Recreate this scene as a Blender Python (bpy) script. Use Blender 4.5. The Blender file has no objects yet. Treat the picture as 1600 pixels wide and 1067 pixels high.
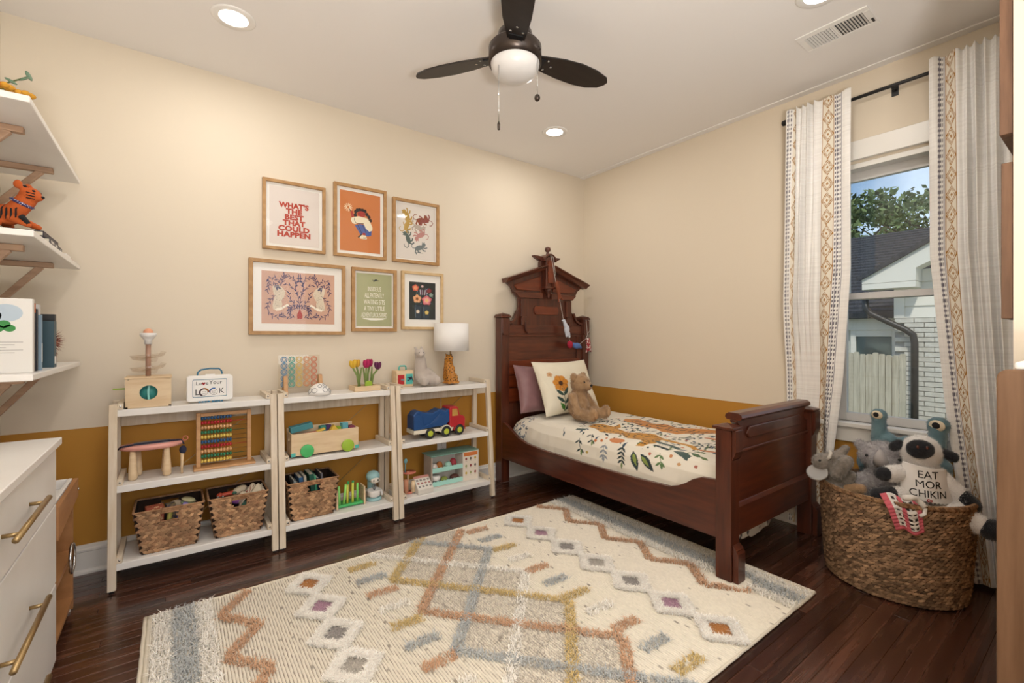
import bpy, math, random
import numpy as np
from mathutils import Vector, Matrix, Euler
sc = bpy.context.scene
col = sc.collection
PI = math.pi
R = random.Random(7)
NR = np.random.default_rng(7)

# ---------------------------------------------------------------- camera
cam = bpy.data.cameras.new('camera')
cam.sensor_width = 36.0
cam.lens = 715.0 / 1600.0 * 36.0
cam.shift_y = -8.5 / 1600.0
cam.clip_start = 0.02
camo = bpy.data.objects.new('camera', cam)
camo.location = (-3.225, -3.175, 1.207)
YAW = -math.atan2(715.0, 965.0)
camo.rotation_euler = (PI / 2, 0, YAW)
col.objects.link(camo)
sc.camera = camo

# ---------------------------------------------------------------- sky, exposure, room lights
sc.view_settings.view_transform = 'Standard'
sc.view_settings.look = 'None'
sc.view_settings.exposure = 0.0
sc.view_settings.gamma = 1.0
sc.view_settings.use_curve_mapping = False
W = bpy.data.worlds.new('sky'); sc.world = W; W.use_nodes = True
nt = W.node_tree; nt.nodes.clear()
wo = nt.nodes.new('ShaderNodeOutputWorld'); bg = nt.nodes.new('ShaderNodeBackground')
sky = nt.nodes.new('ShaderNodeTexSky'); sky.sky_type = 'HOSEK_WILKIE'
sky.sun_direction = (-0.35, 0.45, 0.82); sky.turbidity = 2.6; sky.ground_albedo = 0.4
wtc = nt.nodes.new('ShaderNodeTexCoord'); wno = nt.nodes.new('ShaderNodeTexNoise')
wno.inputs['Scale'].default_value = 3.2; wno.inputs['Detail'].default_value = 6
wra = nt.nodes.new('ShaderNodeValToRGB'); wra.color_ramp.elements[0].position = .45; wra.color_ramp.elements[1].position = .75
wmx = nt.nodes.new('ShaderNodeMix'); wmx.data_type = 'RGBA'; wmx.inputs[7].default_value = (.95, .97, 1, 1)
nt.links.new(wtc.outputs['Generated'], wno.inputs['Vector']); nt.links.new(wno.outputs['Fac'], wra.inputs['Fac'])
wmul = nt.nodes.new('ShaderNodeMath'); wmul.operation = 'MULTIPLY'; wmul.inputs[1].default_value = .35
nt.links.new(wra.outputs['Color'], wmul.inputs[0]); nt.links.new(wmul.outputs[0], wmx.inputs[0])
nt.links.new(sky.outputs['Color'], wmx.inputs[6]); nt.links.new(wmx.outputs[2], bg.inputs['Color'])
bg.inputs['Strength'].default_value = 3.2
nt.links.new(bg.outputs[0], wo.inputs['Surface'])
CAN_W = 5.0
CANS = [(-2.99, -.605), (-.922, -.605), (-.9, -2.35), (-2.99, -2.35)]
def area(name, loc, w, size, color, shape='DISK', rot=(0, 0, 0), spread=PI, sy=None):
    l = bpy.data.lights.new(name, 'AREA'); l.energy = w; l.shape = shape; l.size = size; l.color = color; l.spread = spread
    if sy: l.size_y = sy
    o = bpy.data.objects.new(name, l); o.location = loc; o.rotation_euler = rot; col.objects.link(o); return o
for (x, y) in CANS:
    area('can_lamp', (x, y, 2.722), CAN_W, .12, (1, .955, .90))
# unseen overhead fill light, added behind the camera to soften the room
area('hall_top_fill', (-2.6, -3.75, 2.72), 8.0, .9, (1, .965, .93), 'DISK')

# added fill light outside the unseen end wall, brightens room and ceiling
area('hall_back_fill', (-2.5, -4.82, 1.52), 22.0, 2.0, (.96, .98, 1.0), 'RECTANGLE', (PI / 2, 0, 0), PI, 1.5)
# unseen upward fill light, added behind the camera to brighten the ceiling
area('ceiling_fill', (-3.25, -3.85, .9), 90.0, .35, (1, .96, .91), 'DISK', (PI, 0, 0), PI)
_s = bpy.data.lights.new('sun', 'SUN'); _s.energy = 2.2; _s.angle = .06; _s.color = (1, .95, .88); _so = bpy.data.objects.new('sun', _s); _so.rotation_euler = (.25, -.62, 0); col.objects.link(_so)

# ---------------------------------------------------------------- helpers
def lin(h):
    h = h.lstrip('#'); o = []
    for i in (0, 2, 4):
        c = int(h[i:i + 2], 16) / 255.0
        o.append(c / 12.92 if c <= .04045 else ((c + .055) / 1.055) ** 2.4)
    return tuple(o)
MATS = {}
def mat(name, c, rough=.6, c2=None, vs=6.0, st=(1, 1, 1), det=4, lo=.35, hi=.65, bump=0.0, bs=120.0, bst=None, metal=0.0, attr=False,
        sheen=0.0, emit=0.0, coat=0.0, spec=.5, sss=0.0, island=0.0):
    if name in MATS: return MATS[name]
    m = bpy.data.materials.new(name); m.use_nodes = True; t = m.node_tree; b = t.nodes['Principled BSDF']
    L = t.links.new; N = t.nodes.new
    b.inputs['Roughness'].default_value = rough; b.inputs['Metallic'].default_value = metal
    b.inputs['Specular IOR Level'].default_value = spec
    if sheen: b.inputs['Sheen Weight'].default_value = sheen
    if coat: b.inputs['Coat Weight'].default_value = coat; b.inputs['Coat Roughness'].default_value = .15
    col1 = lin(c) + (1,)
    b.inputs['Base Color'].default_value = col1
    m.diffuse_color = col1
    tc = N('ShaderNodeTexCoord')
    src = None
    if attr:
        a = N('ShaderNodeAttribute'); a.attribute_name = 'Col'; src = a.outputs['Color']
    if c2:
        mp = N('ShaderNodeMapping'); mp.inputs['Scale'].default_value = st
        no = N('ShaderNodeTexNoise'); no.inputs['Scale'].default_value = vs; no.inputs['Detail'].default_value = det
        L(tc.outputs['Object'], mp.inputs['Vector']); L(mp.outputs[0], no.inputs['Vector'])
        if island:
            gi = N('ShaderNodeNewGeometry'); ad = N('ShaderNodeVectorMath'); ad.operation = 'MULTIPLY_ADD'
            ad.inputs[1].default_value = (17, 31, 23); L(gi.outputs['Random Per Island'], ad.inputs[0]); L(mp.outputs[0], ad.inputs[2]); L(ad.outputs[0], no.inputs['Vector'])
        ra = N('ShaderNodeValToRGB'); ra.color_ramp.elements[0].position = lo; ra.color_ramp.elements[1].position = hi
        ra.color_ramp.elements[0].color = col1; ra.color_ramp.elements[1].color = lin(c2) + (1,)
        L(no.outputs['Fac'], ra.inputs['Fac'])
        if src:
            mx = N('ShaderNodeMix'); mx.data_type = 'RGBA'; mx.blend_type = 'MULTIPLY'; mx.inputs[0].default_value = 1
            L(src, mx.inputs[6]); L(ra.outputs['Color'], mx.inputs[7]); src = mx.outputs[2]
        else: src = ra.outputs['Color']
    if island:
        gi = N('ShaderNodeNewGeometry'); hs = N('ShaderNodeHueSaturation'); mr = N('ShaderNodeMapRange')
        mr.inputs['To Min'].default_value = 1 - island; mr.inputs['To Max'].default_value = 1 + island
        L(gi.outputs['Random Per Island'], mr.inputs['Value']); L(mr.outputs[0], hs.inputs['Value'])
        if src: L(src, hs.inputs['Color'])
        else: hs.inputs['Color'].default_value = col1
        src = hs.outputs['Color']
    if src: L(src, b.inputs['Base Color'])
    if emit:
        b.inputs['Emission Color'].default_value = col1; b.inputs['Emission Strength'].default_value = emit
    if bump:
        bn = N('ShaderNodeTexNoise'); bn.inputs['Scale'].default_value = bs; bn.inputs['Detail'].default_value = 3
        bm_ = N('ShaderNodeBump'); bm_.inputs['Strength'].default_value = min(1, bump); bm_.inputs['Distance'].default_value = .004
        if bst:
            mp2 = N('ShaderNodeMapping'); mp2.inputs['Scale'].default_value = bst
            L(tc.outputs['Object'], mp2.inputs['Vector']); L(mp2.outputs[0], bn.inputs['Vector'])
        else: L(tc.outputs['Object'], bn.inputs['Vector'])
        L(bn.outputs['Fac'], bm_.inputs['Height']); L(bm_.outputs[0], b.inputs['Normal'])
    MATS[name] = m; return m
def glassmat(name, tint=(1, 1, 1), gloss=.05, rough=.02):
    if name in MATS: return MATS[name]
    m = bpy.data.materials.new(name); m.use_nodes = True; t = m.node_tree; t.nodes.clear()
    o = t.nodes.new('ShaderNodeOutputMaterial'); a = t.nodes.new('ShaderNodeBsdfTransparent'); g = t.nodes.new('ShaderNodeBsdfGlossy'); x = t.nodes.new('ShaderNodeMixShader')
    a.inputs[0].default_value = tint + (1,); g.inputs['Roughness'].default_value = rough; x.inputs[0].default_value = gloss
    t.links.new(a.outputs[0], x.inputs[1]); t.links.new(g.outputs[0], x.inputs[2]); t.links.new(x.outputs[0], o.inputs[0])
    MATS[name] = m; return m
WORLD = {}
def wm(o): return WORLD.get(o.name, Matrix.Identity(4)) if o else Matrix.Identity(4)
def thing(name, label, cat, loc, rotz=0.0, group=None, local=False):
    o = bpy.data.objects.new(name, None); o.empty_display_size = .05; col.objects.link(o)
    o.location = loc; o.rotation_euler = (0, 0, rotz); o['label'] = label; o['category'] = cat
    if group: o['group'] = group
    WORLD[o.name] = Matrix.LocRotScale(Vector(loc), Euler((0, 0, rotz)), None)
    o['loc_build'] = 1 if local else 0
    return o
def tag(o, label, cat, group=None):
    o['label'] = label; o['category'] = cat
    if group: o['group'] = group
    return o
def link(o, parent):
    col.objects.link(o)
    if parent:
        o.parent = parent
        if parent.get('category') and not parent.get('loc_build'):
            o.matrix_parent_inverse = WORLD.get(parent.name, Matrix.Identity(4)).inverted()
    return o
def rot(ax, a): return Matrix.Rotation(a, 4, ax)
def tr(x, y, z): return Matrix.Translation((x, y, z))
class MB:
    def __init__(s): s.v = []; s.f = []; s.mi = []; s.sm = []; s.cur = 0; s.X = None
    def add(s, vs, fs, smooth=False, M=None):
        k = len(s.v)
        if M is None: M = s.X
        elif s.X is not None: M = s.X @ M
        if M is not None: vs = [M @ Vector(p) for p in vs]
        s.v.extend(tuple(p) for p in vs); s.f.extend(tuple(i + k for i in q) for q in fs)
        s.mi.extend([s.cur] * len(fs)); s.sm.extend([smooth] * len(fs)); return s
    def m(s, i): s.cur = i; return s
    def box(s, x0, x1, y0, y1, z0, z1, M=None):
        v = [(x0, y0, z0), (x1, y0, z0), (x1, y1, z0), (x0, y1, z0), (x0, y0, z1), (x1, y0, z1), (x1, y1, z1), (x0, y1, z1)]
        return s.add(v, [(3, 2, 1, 0), (4, 5, 6, 7), (0, 1, 5, 4), (1, 2, 6, 5), (2, 3, 7, 6), (3, 0, 4, 7)], False, M)
    def cbox(s, c, d, M=None):
        q = tr(*c) @ (M or Matrix.Identity(4)); a, b, e = d[0] / 2, d[1] / 2, d[2] / 2
        return s.box(-a, a, -b, b, -e, e, q)
    def bar(s, p, q, w, h=None, up=(0, 0, 1)):
        p = Vector(p); q = Vector(q); d = (q - p); L = d.length; d.normalize(); h = h or w
        x = d.cross(Vector(up))
        if x.length < 1e-4: x = d.cross(Vector((0, 1, 0)))
        x.normalize(); z = x.cross(d)
        M = Matrix((x, d, z)).transposed().to_4x4(); M.translation = p
        return s.box(-w / 2, w / 2, 0, L, -h / 2, h / 2, M)
    def prism(s, poly, a, b, ax='y', M=None, smooth=False):
        n = len(poly); vs = []
        for t in (a, b):
            for (p, q) in poly: vs.append({'y': (p, t, q), 'x': (t, p, q), 'z': (p, q, t)}[ax])
        ar = sum(poly[i][0] * poly[(i + 1) % n][1] - poly[(i + 1) % n][0] * poly[i][1] for i in range(n))
        flip = (ar > 0) ^ (ax == 'y') ^ (b < a)
        f0 = tuple(range(n)); f1 = tuple(range(2 * n - 1, n - 1, -1))
        fs = [f0[::-1], f1[::-1]] if flip else [f0, f1]
        for i in range(n):
            j = (i + 1) % n
            q = (i, j, j + n, i + n); fs.append(q if flip else q[::-1])
        k0 = len(s.f); s.add(vs, fs, smooth, M)
        if smooth: s.sm[k0] = s.sm[k0 + 1] = False
        return s
    def flat(s, poly, y, M=None):
        n = len(poly); ar = sum(poly[i][0] * poly[(i + 1) % n][1] - poly[(i + 1) % n][0] * poly[i][1] for i in range(n))
        f = tuple(range(n)) if ar > 0 else tuple(range(n))[::-1]
        return s.add([(p, y, q) for p, q in poly], [f], False, M)
    def lathe(s, prof, c=(0, 0, 0), seg=24, M=None, smooth=True, sx=1, sy=1):
        vs = []; fs = []; n = len(prof)
        for i in range(seg):
            a = 2 * PI * i / seg
            for (r, z) in prof: vs.append((c[0] + sx * r * math.cos(a), c[1] + sy * r * math.sin(a), c[2] + z))
        for i in range(seg):
            j = (i + 1) % seg
            for k in range(n - 1): fs.append((i * n + k, j * n + k, j * n + k + 1, i * n + k + 1))
        if prof[0][0] > 1e-5: fs.append(tuple(i * n for i in range(seg))[::-1])
        if prof[-1][0] > 1e-5: fs.append(tuple(i * n + n - 1 for i in range(seg)))
        return s.add(vs, fs, smooth, M)
    def cyl(s, p, q, r, r2=None, seg=16, smooth=True):
        p = Vector(p); q = Vector(q); d = q - p; L = d.length
        M = tr(*p) @ d.to_track_quat('Z', 'Y').to_matrix().to_4x4()
        return s.lathe([(r, 0), (r if r2 is None else r2, L)], seg=seg, M=M, smooth=smooth)
    def ell(s, c, r, M=None, seg=16, rings=10):
        if not hasattr(r, '__len__'): r = (r, r, r)
        vs = [(0, 0, -r[2])]; fs = []
        for k in range(1, rings):
            t = PI * k / rings - PI / 2
            for i in range(seg):
                a = 2 * PI * i / seg; vs.append((r[0] * math.cos(t) * math.cos(a), r[1] * math.cos(t) * math.sin(a), r[2] * math.sin(t)))
        vs.append((0, 0, r[2])); n = len(vs) - 1
        for i in range(seg):
            j = (i + 1) % seg; fs.append((0, 1 + j, 1 + i)); fs.append((n, 1 + (rings - 2) * seg + i, 1 + (rings - 2) * seg + j))
            for k in range(rings - 2): fs.append((1 + k * seg + i, 1 + k * seg + j, 1 + (k + 1) * seg + j, 1 + (k + 1) * seg + i))
        return s.add(vs, fs, True, tr(*c) @ (M or Matrix.Identity(4)))
    def tube(s, pts, r, seg=8, closed=False, flatten=None):
        P_ = [Vector(p) for p in pts]; n = len(P_); rr = r if hasattr(r, '__len__') else [r] * n
        vs = []; fs = []; prev = None
        for i in range(n):
            if closed: d = P_[(i + 1) % n] - P_[i - 1]
            else: d = P_[min(i + 1, n - 1)] - P_[max(i - 1, 0)]
            if d.length < 1e-9: d = Vector((0, 0, 1))
            d.normalize()
            u = prev - d * prev.dot(d) if prev is not None else d.cross(Vector((0, 0, 1)) if abs(d.z) < .9 else Vector((1, 0, 0)))
            if u.length < 1e-6: u = d.cross(Vector((1, 0, 0)))
            u.normalize(); prev = u; w = d.cross(u)
            for k in range(seg):
                a = 2 * PI * k / seg; vs.append(P_[i] + rr[i] * (math.cos(a) * u + math.sin(a) * w * (flatten or 1)))
        for i in range(n if closed else n - 1):
            j = (i + 1) % n
            for k in range(seg): l = (k + 1) % seg; fs.append((i * seg + k, i * seg + l, j * seg + l, j * seg + k))
        if not closed: fs.append(tuple(range(seg))[::-1]); fs.append(tuple(range((n - 1) * seg, n * seg)))
        return s.add(vs, fs, True)
    def mesh(s, name, mats):
        me = bpy.data.meshes.new(name); me.from_pydata(s.v, [], s.f)
        for q in (mats if isinstance(mats, (list, tuple)) else [mats]): me.materials.append(q)
        if len(s.f):
            me.polygons.foreach_set('material_index', s.mi); me.polygons.foreach_set('use_smooth', s.sm)
        me.update(); return me
    def build(s, name, mats, parent=None, bev=0.0, seg=2, label=None, kind=None, sub=0):
        o = bpy.data.objects.new(name, s.mesh(name, mats)); link(o, parent)
        if bev:
            b = o.modifiers.new('bevel', 'BEVEL'); b.width = bev; b.segments = seg; b.limit_method = 'ANGLE'; b.angle_limit = .7
        if sub:
            b = o.modifiers.new('sub', 'SUBSURF'); b.levels = sub; b.render_levels = sub
        if label: o['label'] = label
        if kind: o['kind'] = kind
        return o
def struct(o): o['kind'] = 'structure'; return o
def bigmesh(name, V, F, mats, parent=None, color=None, smooth=True, mi=None, kind=None):
    """fast numpy mesh: V (n,3), F (m,k)"""
    V = np.asarray(V, np.float32); F = np.asarray(F, np.int32); k = F.shape[1]
    me = bpy.data.meshes.new(name); me.vertices.add(len(V)); me.vertices.foreach_set('co', V.ravel())
    me.loops.add(F.size); me.loops.foreach_set('vertex_index', F.ravel()); me.polygons.add(len(F))
    me.polygons.foreach_set('loop_start', np.arange(0, F.size, k, dtype=np.int32))
    try: me.polygons.foreach_set('loop_total', np.full(len(F), k, np.int32))
    except Exception: pass
    me.polygons.foreach_set('use_smooth', np.full(len(F), smooth))
    for q in (mats if isinstance(mats, (list, tuple)) else [mats]): me.materials.append(q)
    if mi is not None: me.polygons.foreach_set('material_index', np.asarray(mi, np.int32))
    if color is not None:
        a = me.color_attributes.new('Col', 'FLOAT_COLOR', 'POINT')
        c4 = np.ones((len(V), 4), np.float32); c4[:, :3] = color; a.data.foreach_set('color', c4.ravel())
    me.update(calc_edges=True); me.validate()
    o = bpy.data.objects.new(name, me); link(o, parent)
    if kind: o['kind'] = kind
    return o
def gridmesh(name, P3, mats, parent=None, color=None, smooth=True, close_u=False, thick=0.0, kind=None):
    a, b = P3.shape[:2]; idx = np.arange(a * b).reshape(a, b)
    if close_u: idx = np.vstack([idx, idx[:1]])
    F = np.stack([idx[:-1, :-1], idx[1:, :-1], idx[1:, 1:], idx[:-1, 1:]], -1).reshape(-1, 4)
    o = bigmesh(name, P3.reshape(-1, 3), F, mats, parent, None if color is None else color.reshape(-1, 3), smooth, kind=kind)
    if thick:
        s = o.modifiers.new('solid', 'SOLIDIFY'); s.thickness = thick; s.offset = 0
    return o
def inpoly(x, y, poly):
    c = np.zeros(x.shape, bool); n = len(poly)
    for i in range(n):
        x1, y1 = poly[i]; x2, y2 = poly[i - 1]
        if y1 == y2: continue
        c ^= ((y1 > y) != (y2 > y)) & (x < (x2 - x1) * (y - y1) / (y2 - y1) + x1)
    return c
def leafpoly(x, y, ang, L, w):
    c, s = math.cos(ang), math.sin(ang); o = []
    for (t, k) in ((0, 0), (.25, .8), (.5, 1), (.75, .65), (1, 0), (.75, -.65), (.5, -1), (.25, -.8)):
        a, b = t * L, k * w / 2; o.append((x + a * c - b * s, y + a * s + b * c))
    return o
def disc(x, y, r, r2=None, n=14, a=0):
    r2 = r2 or r; c, s = math.cos(a), math.sin(a)
    return [(x + r * math.cos(t) * c - r2 * math.sin(t) * s, y + r * math.cos(t) * s + r2 * math.sin(t) * c) for t in [2 * PI * i / n for i in range(n)]]
def stroke(pts, w):
    L = []; Rr = []
    for i, p in enumerate(pts):
        a = Vector(pts[max(i - 1, 0)]); b = Vector(pts[min(i + 1, len(pts) - 1)]); d = (b - a); d.normalize(); n = Vector((-d.y, d.x)) * w / 2
        L.append((p[0] + n.x, p[1] + n.y)); Rr.append((p[0] - n.x, p[1] - n.y))
    return L + Rr[::-1]
def text(body, size, loc, m, parent, rx=PI / 2, rz=0.0, ry=0.0, align='CENTER', off=0.0, ext=.0004, name='lettering', sp=1.0, line=1.0, sx=1.0):
    c = bpy.data.curves.new(name, 'FONT'); c.body = body; c.size = size; c.align_x = align; c.align_y = 'CENTER'; c.extrude = ext
    c.offset = off; c.space_character = sp; c.space_line = line; c.resolution_u = 3; c.materials.append(m)
    o = bpy.data.objects.new('tmp', c); col.objects.link(o); dg = bpy.context.evaluated_depsgraph_get(); me = bpy.data.meshes.new_from_object(o.evaluated_get(dg)); bpy.data.objects.remove(o); bpy.data.curves.remove(c)
    me.name = name; o = bpy.data.objects.new(name, me); link(o, parent); o.location = loc; o.rotation_euler = (rx, ry, rz); o.scale = (sx, 1, 1); return o
def blob(name, balls, m, parent, vox=.008, smooth=4, fur=0, furlen=.008, furm=None, label=None, M=None, furw=.0012, lump=0.0):
    """one continuous soft body grown from overlapping balls and tapered limbs; optional real fur blades"""
    b = MB()
    for q in balls:
        if q[0] == 'e': b.ell(q[1], q[2], q[3] if len(q) > 3 else None, 20, 12)
        else:
            p0, p1, r0, r1 = q[1:5]; n = 7
            for i in range(n):
                t = i / (n - 1); c = Vector(p0).lerp(Vector(p1), t); b.ell(c, r0 + (r1 - r0) * t, None, 12, 8)
    me = b.mesh('tmp', m); o = bpy.data.objects.new('tmp', me); col.objects.link(o)
    rm = o.modifiers.new('r', 'REMESH'); rm.mode = 'VOXEL'; rm.voxel_size = vox
    s = o.modifiers.new('s', 'SMOOTH'); s.factor = .6; s.iterations = smooth
    dg = bpy.context.evaluated_depsgraph_get(); ev = o.evaluated_get(dg); nm = bpy.data.meshes.new_from_object(ev)
    bpy.data.objects.remove(o); bpy.data.meshes.remove(me)
    n = len(nm.vertices); V = np.empty(n * 3, np.float32); nm.vertices.foreach_get('co', V); V = V.reshape(-1, 3)
    N = np.empty(n * 3, np.float32); nm.vertices.foreach_get('normal', N); N = N.reshape(-1, 3)
    if lump:
        V = V + N * (lump * np.sin(V[:, :1] * 190 + 3) * np.sin(V[:, 1:2] * 170) * np.sin(V[:, 2:] * 210 + 1)); nm.vertices.foreach_set('co', V.ravel())
    if M is not None:
        nm.transform(M)
    nm.name = name; nm.materials.clear(); nm.materials.append(m)
    nm.polygons.foreach_set('use_smooth', np.ones(len(nm.polygons), bool)); nm.update()
    o = bpy.data.objects.new(name, nm); link(o, parent)
    if label: o['label'] = label
    if fur:
        n = len(nm.vertices); V = np.empty(n * 3, np.float32); nm.vertices.foreach_get('co', V); V = V.reshape(-1, 3)
        N = np.empty(n * 3, np.float32); nm.vertices.foreach_get('normal', N); N = N.reshape(-1, 3)
        nf = len(nm.polygons); i = NR.integers(0, nf, fur)
        ls = np.empty(nf, np.int32); nm.polygons.foreach_get('loop_start', ls); lv = np.empty(len(nm.loops), np.int32); nm.loops.foreach_get('vertex_index', lv)
        a = lv[ls[i]]; c = lv[ls[i] + 2]; t = NR.random((fur, 1)); p = V[a] * t + V[c] * (1 - t); nn = N[a]
        furblades('fur', p, nn, furlen, furw, furm or m, o, (0, 0, -.45))
    return o
def furblades(name, p, nn, L, w, m, parent, droop=(0, 0, -.3), jit=.55, color=None):
    k = len(p); d = nn + NR.normal(0, jit, (k, 3)) * .7 + np.array(droop); d /= np.linalg.norm(d, axis=1, keepdims=True) + 1e-9
    sd = np.cross(d, NR.normal(0, 1, (k, 3))); sd /= np.linalg.norm(sd, axis=1, keepdims=True) + 1e-9
    l = L * (.6 + .7 * NR.random((k, 1))); q = np.stack([p - sd * w / 2 - nn * .001, p + sd * w / 2 - nn * .001, p + d * l], 1)
    o = bigmesh(name, q.reshape(-1, 3), np.arange(k * 3).reshape(-1, 3), m, parent, None, True, kind='stuff'); return o
# ---------------------------------------------------------------- materials
cream = mat('cream_wall_paint', '#DED2BF', .75, bump=.06, bs=500)
ochre = mat('ochre_wall_paint', '#B9842F', .7, bump=.06, bs=500)
ceil_m = mat('ceiling_paint', '#F0EDEB', .85, bump=.04, bs=400)
white_trim = mat('white_trim_paint', '#E9E6E0', .35)
white_lac = mat('white_lacquer', '#EDEBE8', .32, c2='#E6E3DF', vs=3)
white_pl = mat('white_plastic', '#EFEDEA', .35)
birch = mat('whitewashed_birch', '#E2D5C2', .55, c2='#D3C2A9', vs=5, st=(9, 9, .7), bump=.08, bs=60)
birch_x = mat('whitewashed_birch_across', '#E2D5C2', .55, c2='#D3C2A9', vs=5, st=(9, .7, 9), bump=.08, bs=60)
pale_wood = mat('pale_maple', '#E2CBA8', .5, c2='#D6BA94', vs=6, st=(1.2, 8, 8))
beech = mat('beech_wood', '#CDA071', .5, c2='#BE8F61', vs=6, st=(2, 8, 8))
oak_frame = mat('light_oak', '#B8905F', .5, c2='#A57C4C', vs=9, st=(3, 3, 3))
pine_frame = mat('pale_pine', '#D3B78C', .5, c2='#C5A677', vs=9, st=(3, 3, 3))
walnut = mat('bracket_walnut', '#B59478', .5, c2='#A28066', vs=8, st=(1, 6, 6))
ply = mat('orange_plywood', '#B07E50', .5, c2='#9C6C41', vs=4, st=(4, 1, 4))
mahog = mat('mahogany', '#5f2e1c', .33, c2='#3a1910', vs=5, st=(7, 7, .8), lo=.3, hi=.75, coat=.25, bump=.05, bs=80)
mahog_x = mat('mahogany_along', '#68331e', .33, c2='#421d12', vs=5, st=(.8, 7, 7), lo=.3, hi=.75, coat=.25, bump=.05, bs=80)
mahog_y = mat('mahogany_rail', '#5c2b1a', .33, c2='#3a190f', vs=5, st=(7, .8, 7), lo=.3, hi=.75, coat=.25, bump=.05, bs=80)
mahog_lit = mat('mahogany_lit', '#7A3619', .33, c2='#55220F', vs=5, st=(.8, 7, 7), lo=.3, hi=.75, coat=.25)  # lighter copy of the mahogany, lit look of the panels put into the colour
brass = mat('brushed_brass', '#A88F66', .38, metal=1)
chrome = mat('chrome', '#C9CBCD', .15, metal=1)
blackm = mat('black_metal', '#17171A', .4)
bronze = mat('dark_bronze', '#453C37', .3, metal=.75)
blade_m = mat('espresso_blade', '#241C18', .45, c2='#1b1411', vs=4, st=(1, 8, 8))
blackp = mat('black_paint', '#141416', .5)
sash_m = mat('grey_white_vinyl', '#CFCDCB', .4)
linen = mat('white_linen', '#FFFFFF', .85, attr=True, bump=.1, bs=700)
_t = linen.node_tree; _tl = _t.nodes.new('ShaderNodeBsdfTranslucent'); _mx = _t.nodes.new('ShaderNodeMixShader'); _mx.inputs[0].default_value = .14
_at = [q for q in _t.nodes if q.type == 'ATTRIBUTE'][0]; _t.links.new(_at.outputs['Color'], _tl.inputs['Color']); _t.links.new(_t.nodes['Principled BSDF'].outputs[0], _mx.inputs[1]); _t.links.new(_tl.outputs[0], _mx.inputs[2]); _t.links.new(_mx.outputs[0], _t.nodes['Material Output'].inputs['Surface'])
glass_m = glassmat('window_glass', (.97, .99, .98), .04)
pglass = glassmat('picture_glass', (1, 1, 1), .012)
clear_m = glassmat('clear_acrylic', (.97, .95, .93), .08, .05)

def floor_mat():
    m = bpy.data.materials.new('dark_oak_boards'); m.use_nodes = True; t = m.node_tree; b = t.nodes['Principled BSDF']; N = t.nodes.new; L = t.links.new
    tc = N('ShaderNodeTexCoord'); oi = N('ShaderNodeObjectInfo'); mp = N('ShaderNodeMapping'); mp.inputs['Scale'].default_value = (3.2, 48, 1)
    ad = N('ShaderNodeVectorMath'); ad.operation = 'MULTIPLY_ADD'; ad.inputs[1].default_value = (37, 53, 11)
    L(tc.outputs['Object'], mp.inputs['Vector']); L(oi.outputs['Random'], ad.inputs[0]); L(mp.outputs[0], ad.inputs[2])
    n = N('ShaderNodeTexNoise'); n.inputs['Scale'].default_value = 1.0; n.inputs['Detail'].default_value = 7; n.inputs['Distortion'].default_value = .25; L(ad.outputs[0], n.inputs['Vector'])
    r = N('ShaderNodeValToRGB'); r.color_ramp.elements[0].position = .22; r.color_ramp.elements[1].position = .85
    r.color_ramp.elements[0].color = lin('#2a150e') + (1,); r.color_ramp.elements[1].color = lin('#5e3a2a') + (1,); L(n.outputs['Fac'], r.inputs['Fac'])
    h = N('ShaderNodeHueSaturation'); mr = N('ShaderNodeMapRange'); mr.inputs['To Min'].default_value = .55; mr.inputs['To Max'].default_value = 1.5
    L(oi.outputs['Random'], mr.inputs['Value']); L(mr.outputs[0], h.inputs['Value']); L(r.outputs['Color'], h.inputs['Color']); L(h.outputs['Color'], b.inputs['Base Color'])
    rr = N('ShaderNodeMapRange'); rr.inputs['To Min'].default_value = .16; rr.inputs['To Max'].default_value = .36; L(n.outputs['Fac'], rr.inputs['Value']); L(rr.outputs[0], b.inputs['Roughness'])
    b.inputs['Coat Weight'].default_value = .5; b.inputs['Coat Roughness'].default_value = .2
    bu = N('ShaderNodeBump'); bu.inputs['Strength'].default_value = .14; bu.inputs['Distance'].default_value = .002; L(n.outputs['Fac'], bu.inputs['Height']); L(bu.outputs[0], b.inputs['Normal'])
    return m
floor_m = floor_mat()

# ---------------------------------------------------------------- shell
LX, BY, H, YL = -3.88, -4.7, 2.74, .737
fl = struct(MB().box(-3.98, .0, BY, .0, -.08, -.012).build('floor', mat('subfloor', '#1b0f0b', .7)))
def plank_mesh():
    b = MB(); w = .0565; e = .0011
    v = [(0, 0, -.012), (1, 0, -.012), (1, w, -.012), (0, w, -.012), (0, 0, -e), (1, 0, -e), (1, w, -e), (0, w, -e), (.0015, e, 0), (.9985, e, 0), (.9985, w - e, 0), (.0015, w - e, 0)]
    b.add(v, [(0, 1, 5, 4), (1, 2, 6, 5), (2, 3, 7, 6), (3, 0, 4, 7), (4, 5, 9, 8), (5, 6, 10, 9), (6, 7, 11, 10), (7, 4, 8, 11), (8, 9, 10, 11)])
    return b.mesh('plank', floor_m)
pm = plank_mesh()
rows = int(2.99 / .057); npl = 0
for i in range(rows + 1):
    x = LX; y = -.0005 - (i + 1) * .057; first = True
    while x < -.004:
        l = R.uniform(.35, 1.0) if first else R.uniform(.85, 1.7)
        first = False
        if x + l > -.35: l = -.001 - x
        o = bpy.data.objects.new('plank', pm); o.parent = fl; o.location = (x, y, 0); o.scale = (l - .001, 1, 1); col.objects.link(o); x += l; npl += 1
rest = MB().box(LX, -1.13, BY, -.0005 - (rows + 1) * .057 - .001, -.012, 0).build('hall_boards', mat('hall_floor', '#3a2018', .4), fl)
struct(MB().box(-3.98, .12, BY, .12, H, H + .1).build('ceiling', ceil_m))
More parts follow.
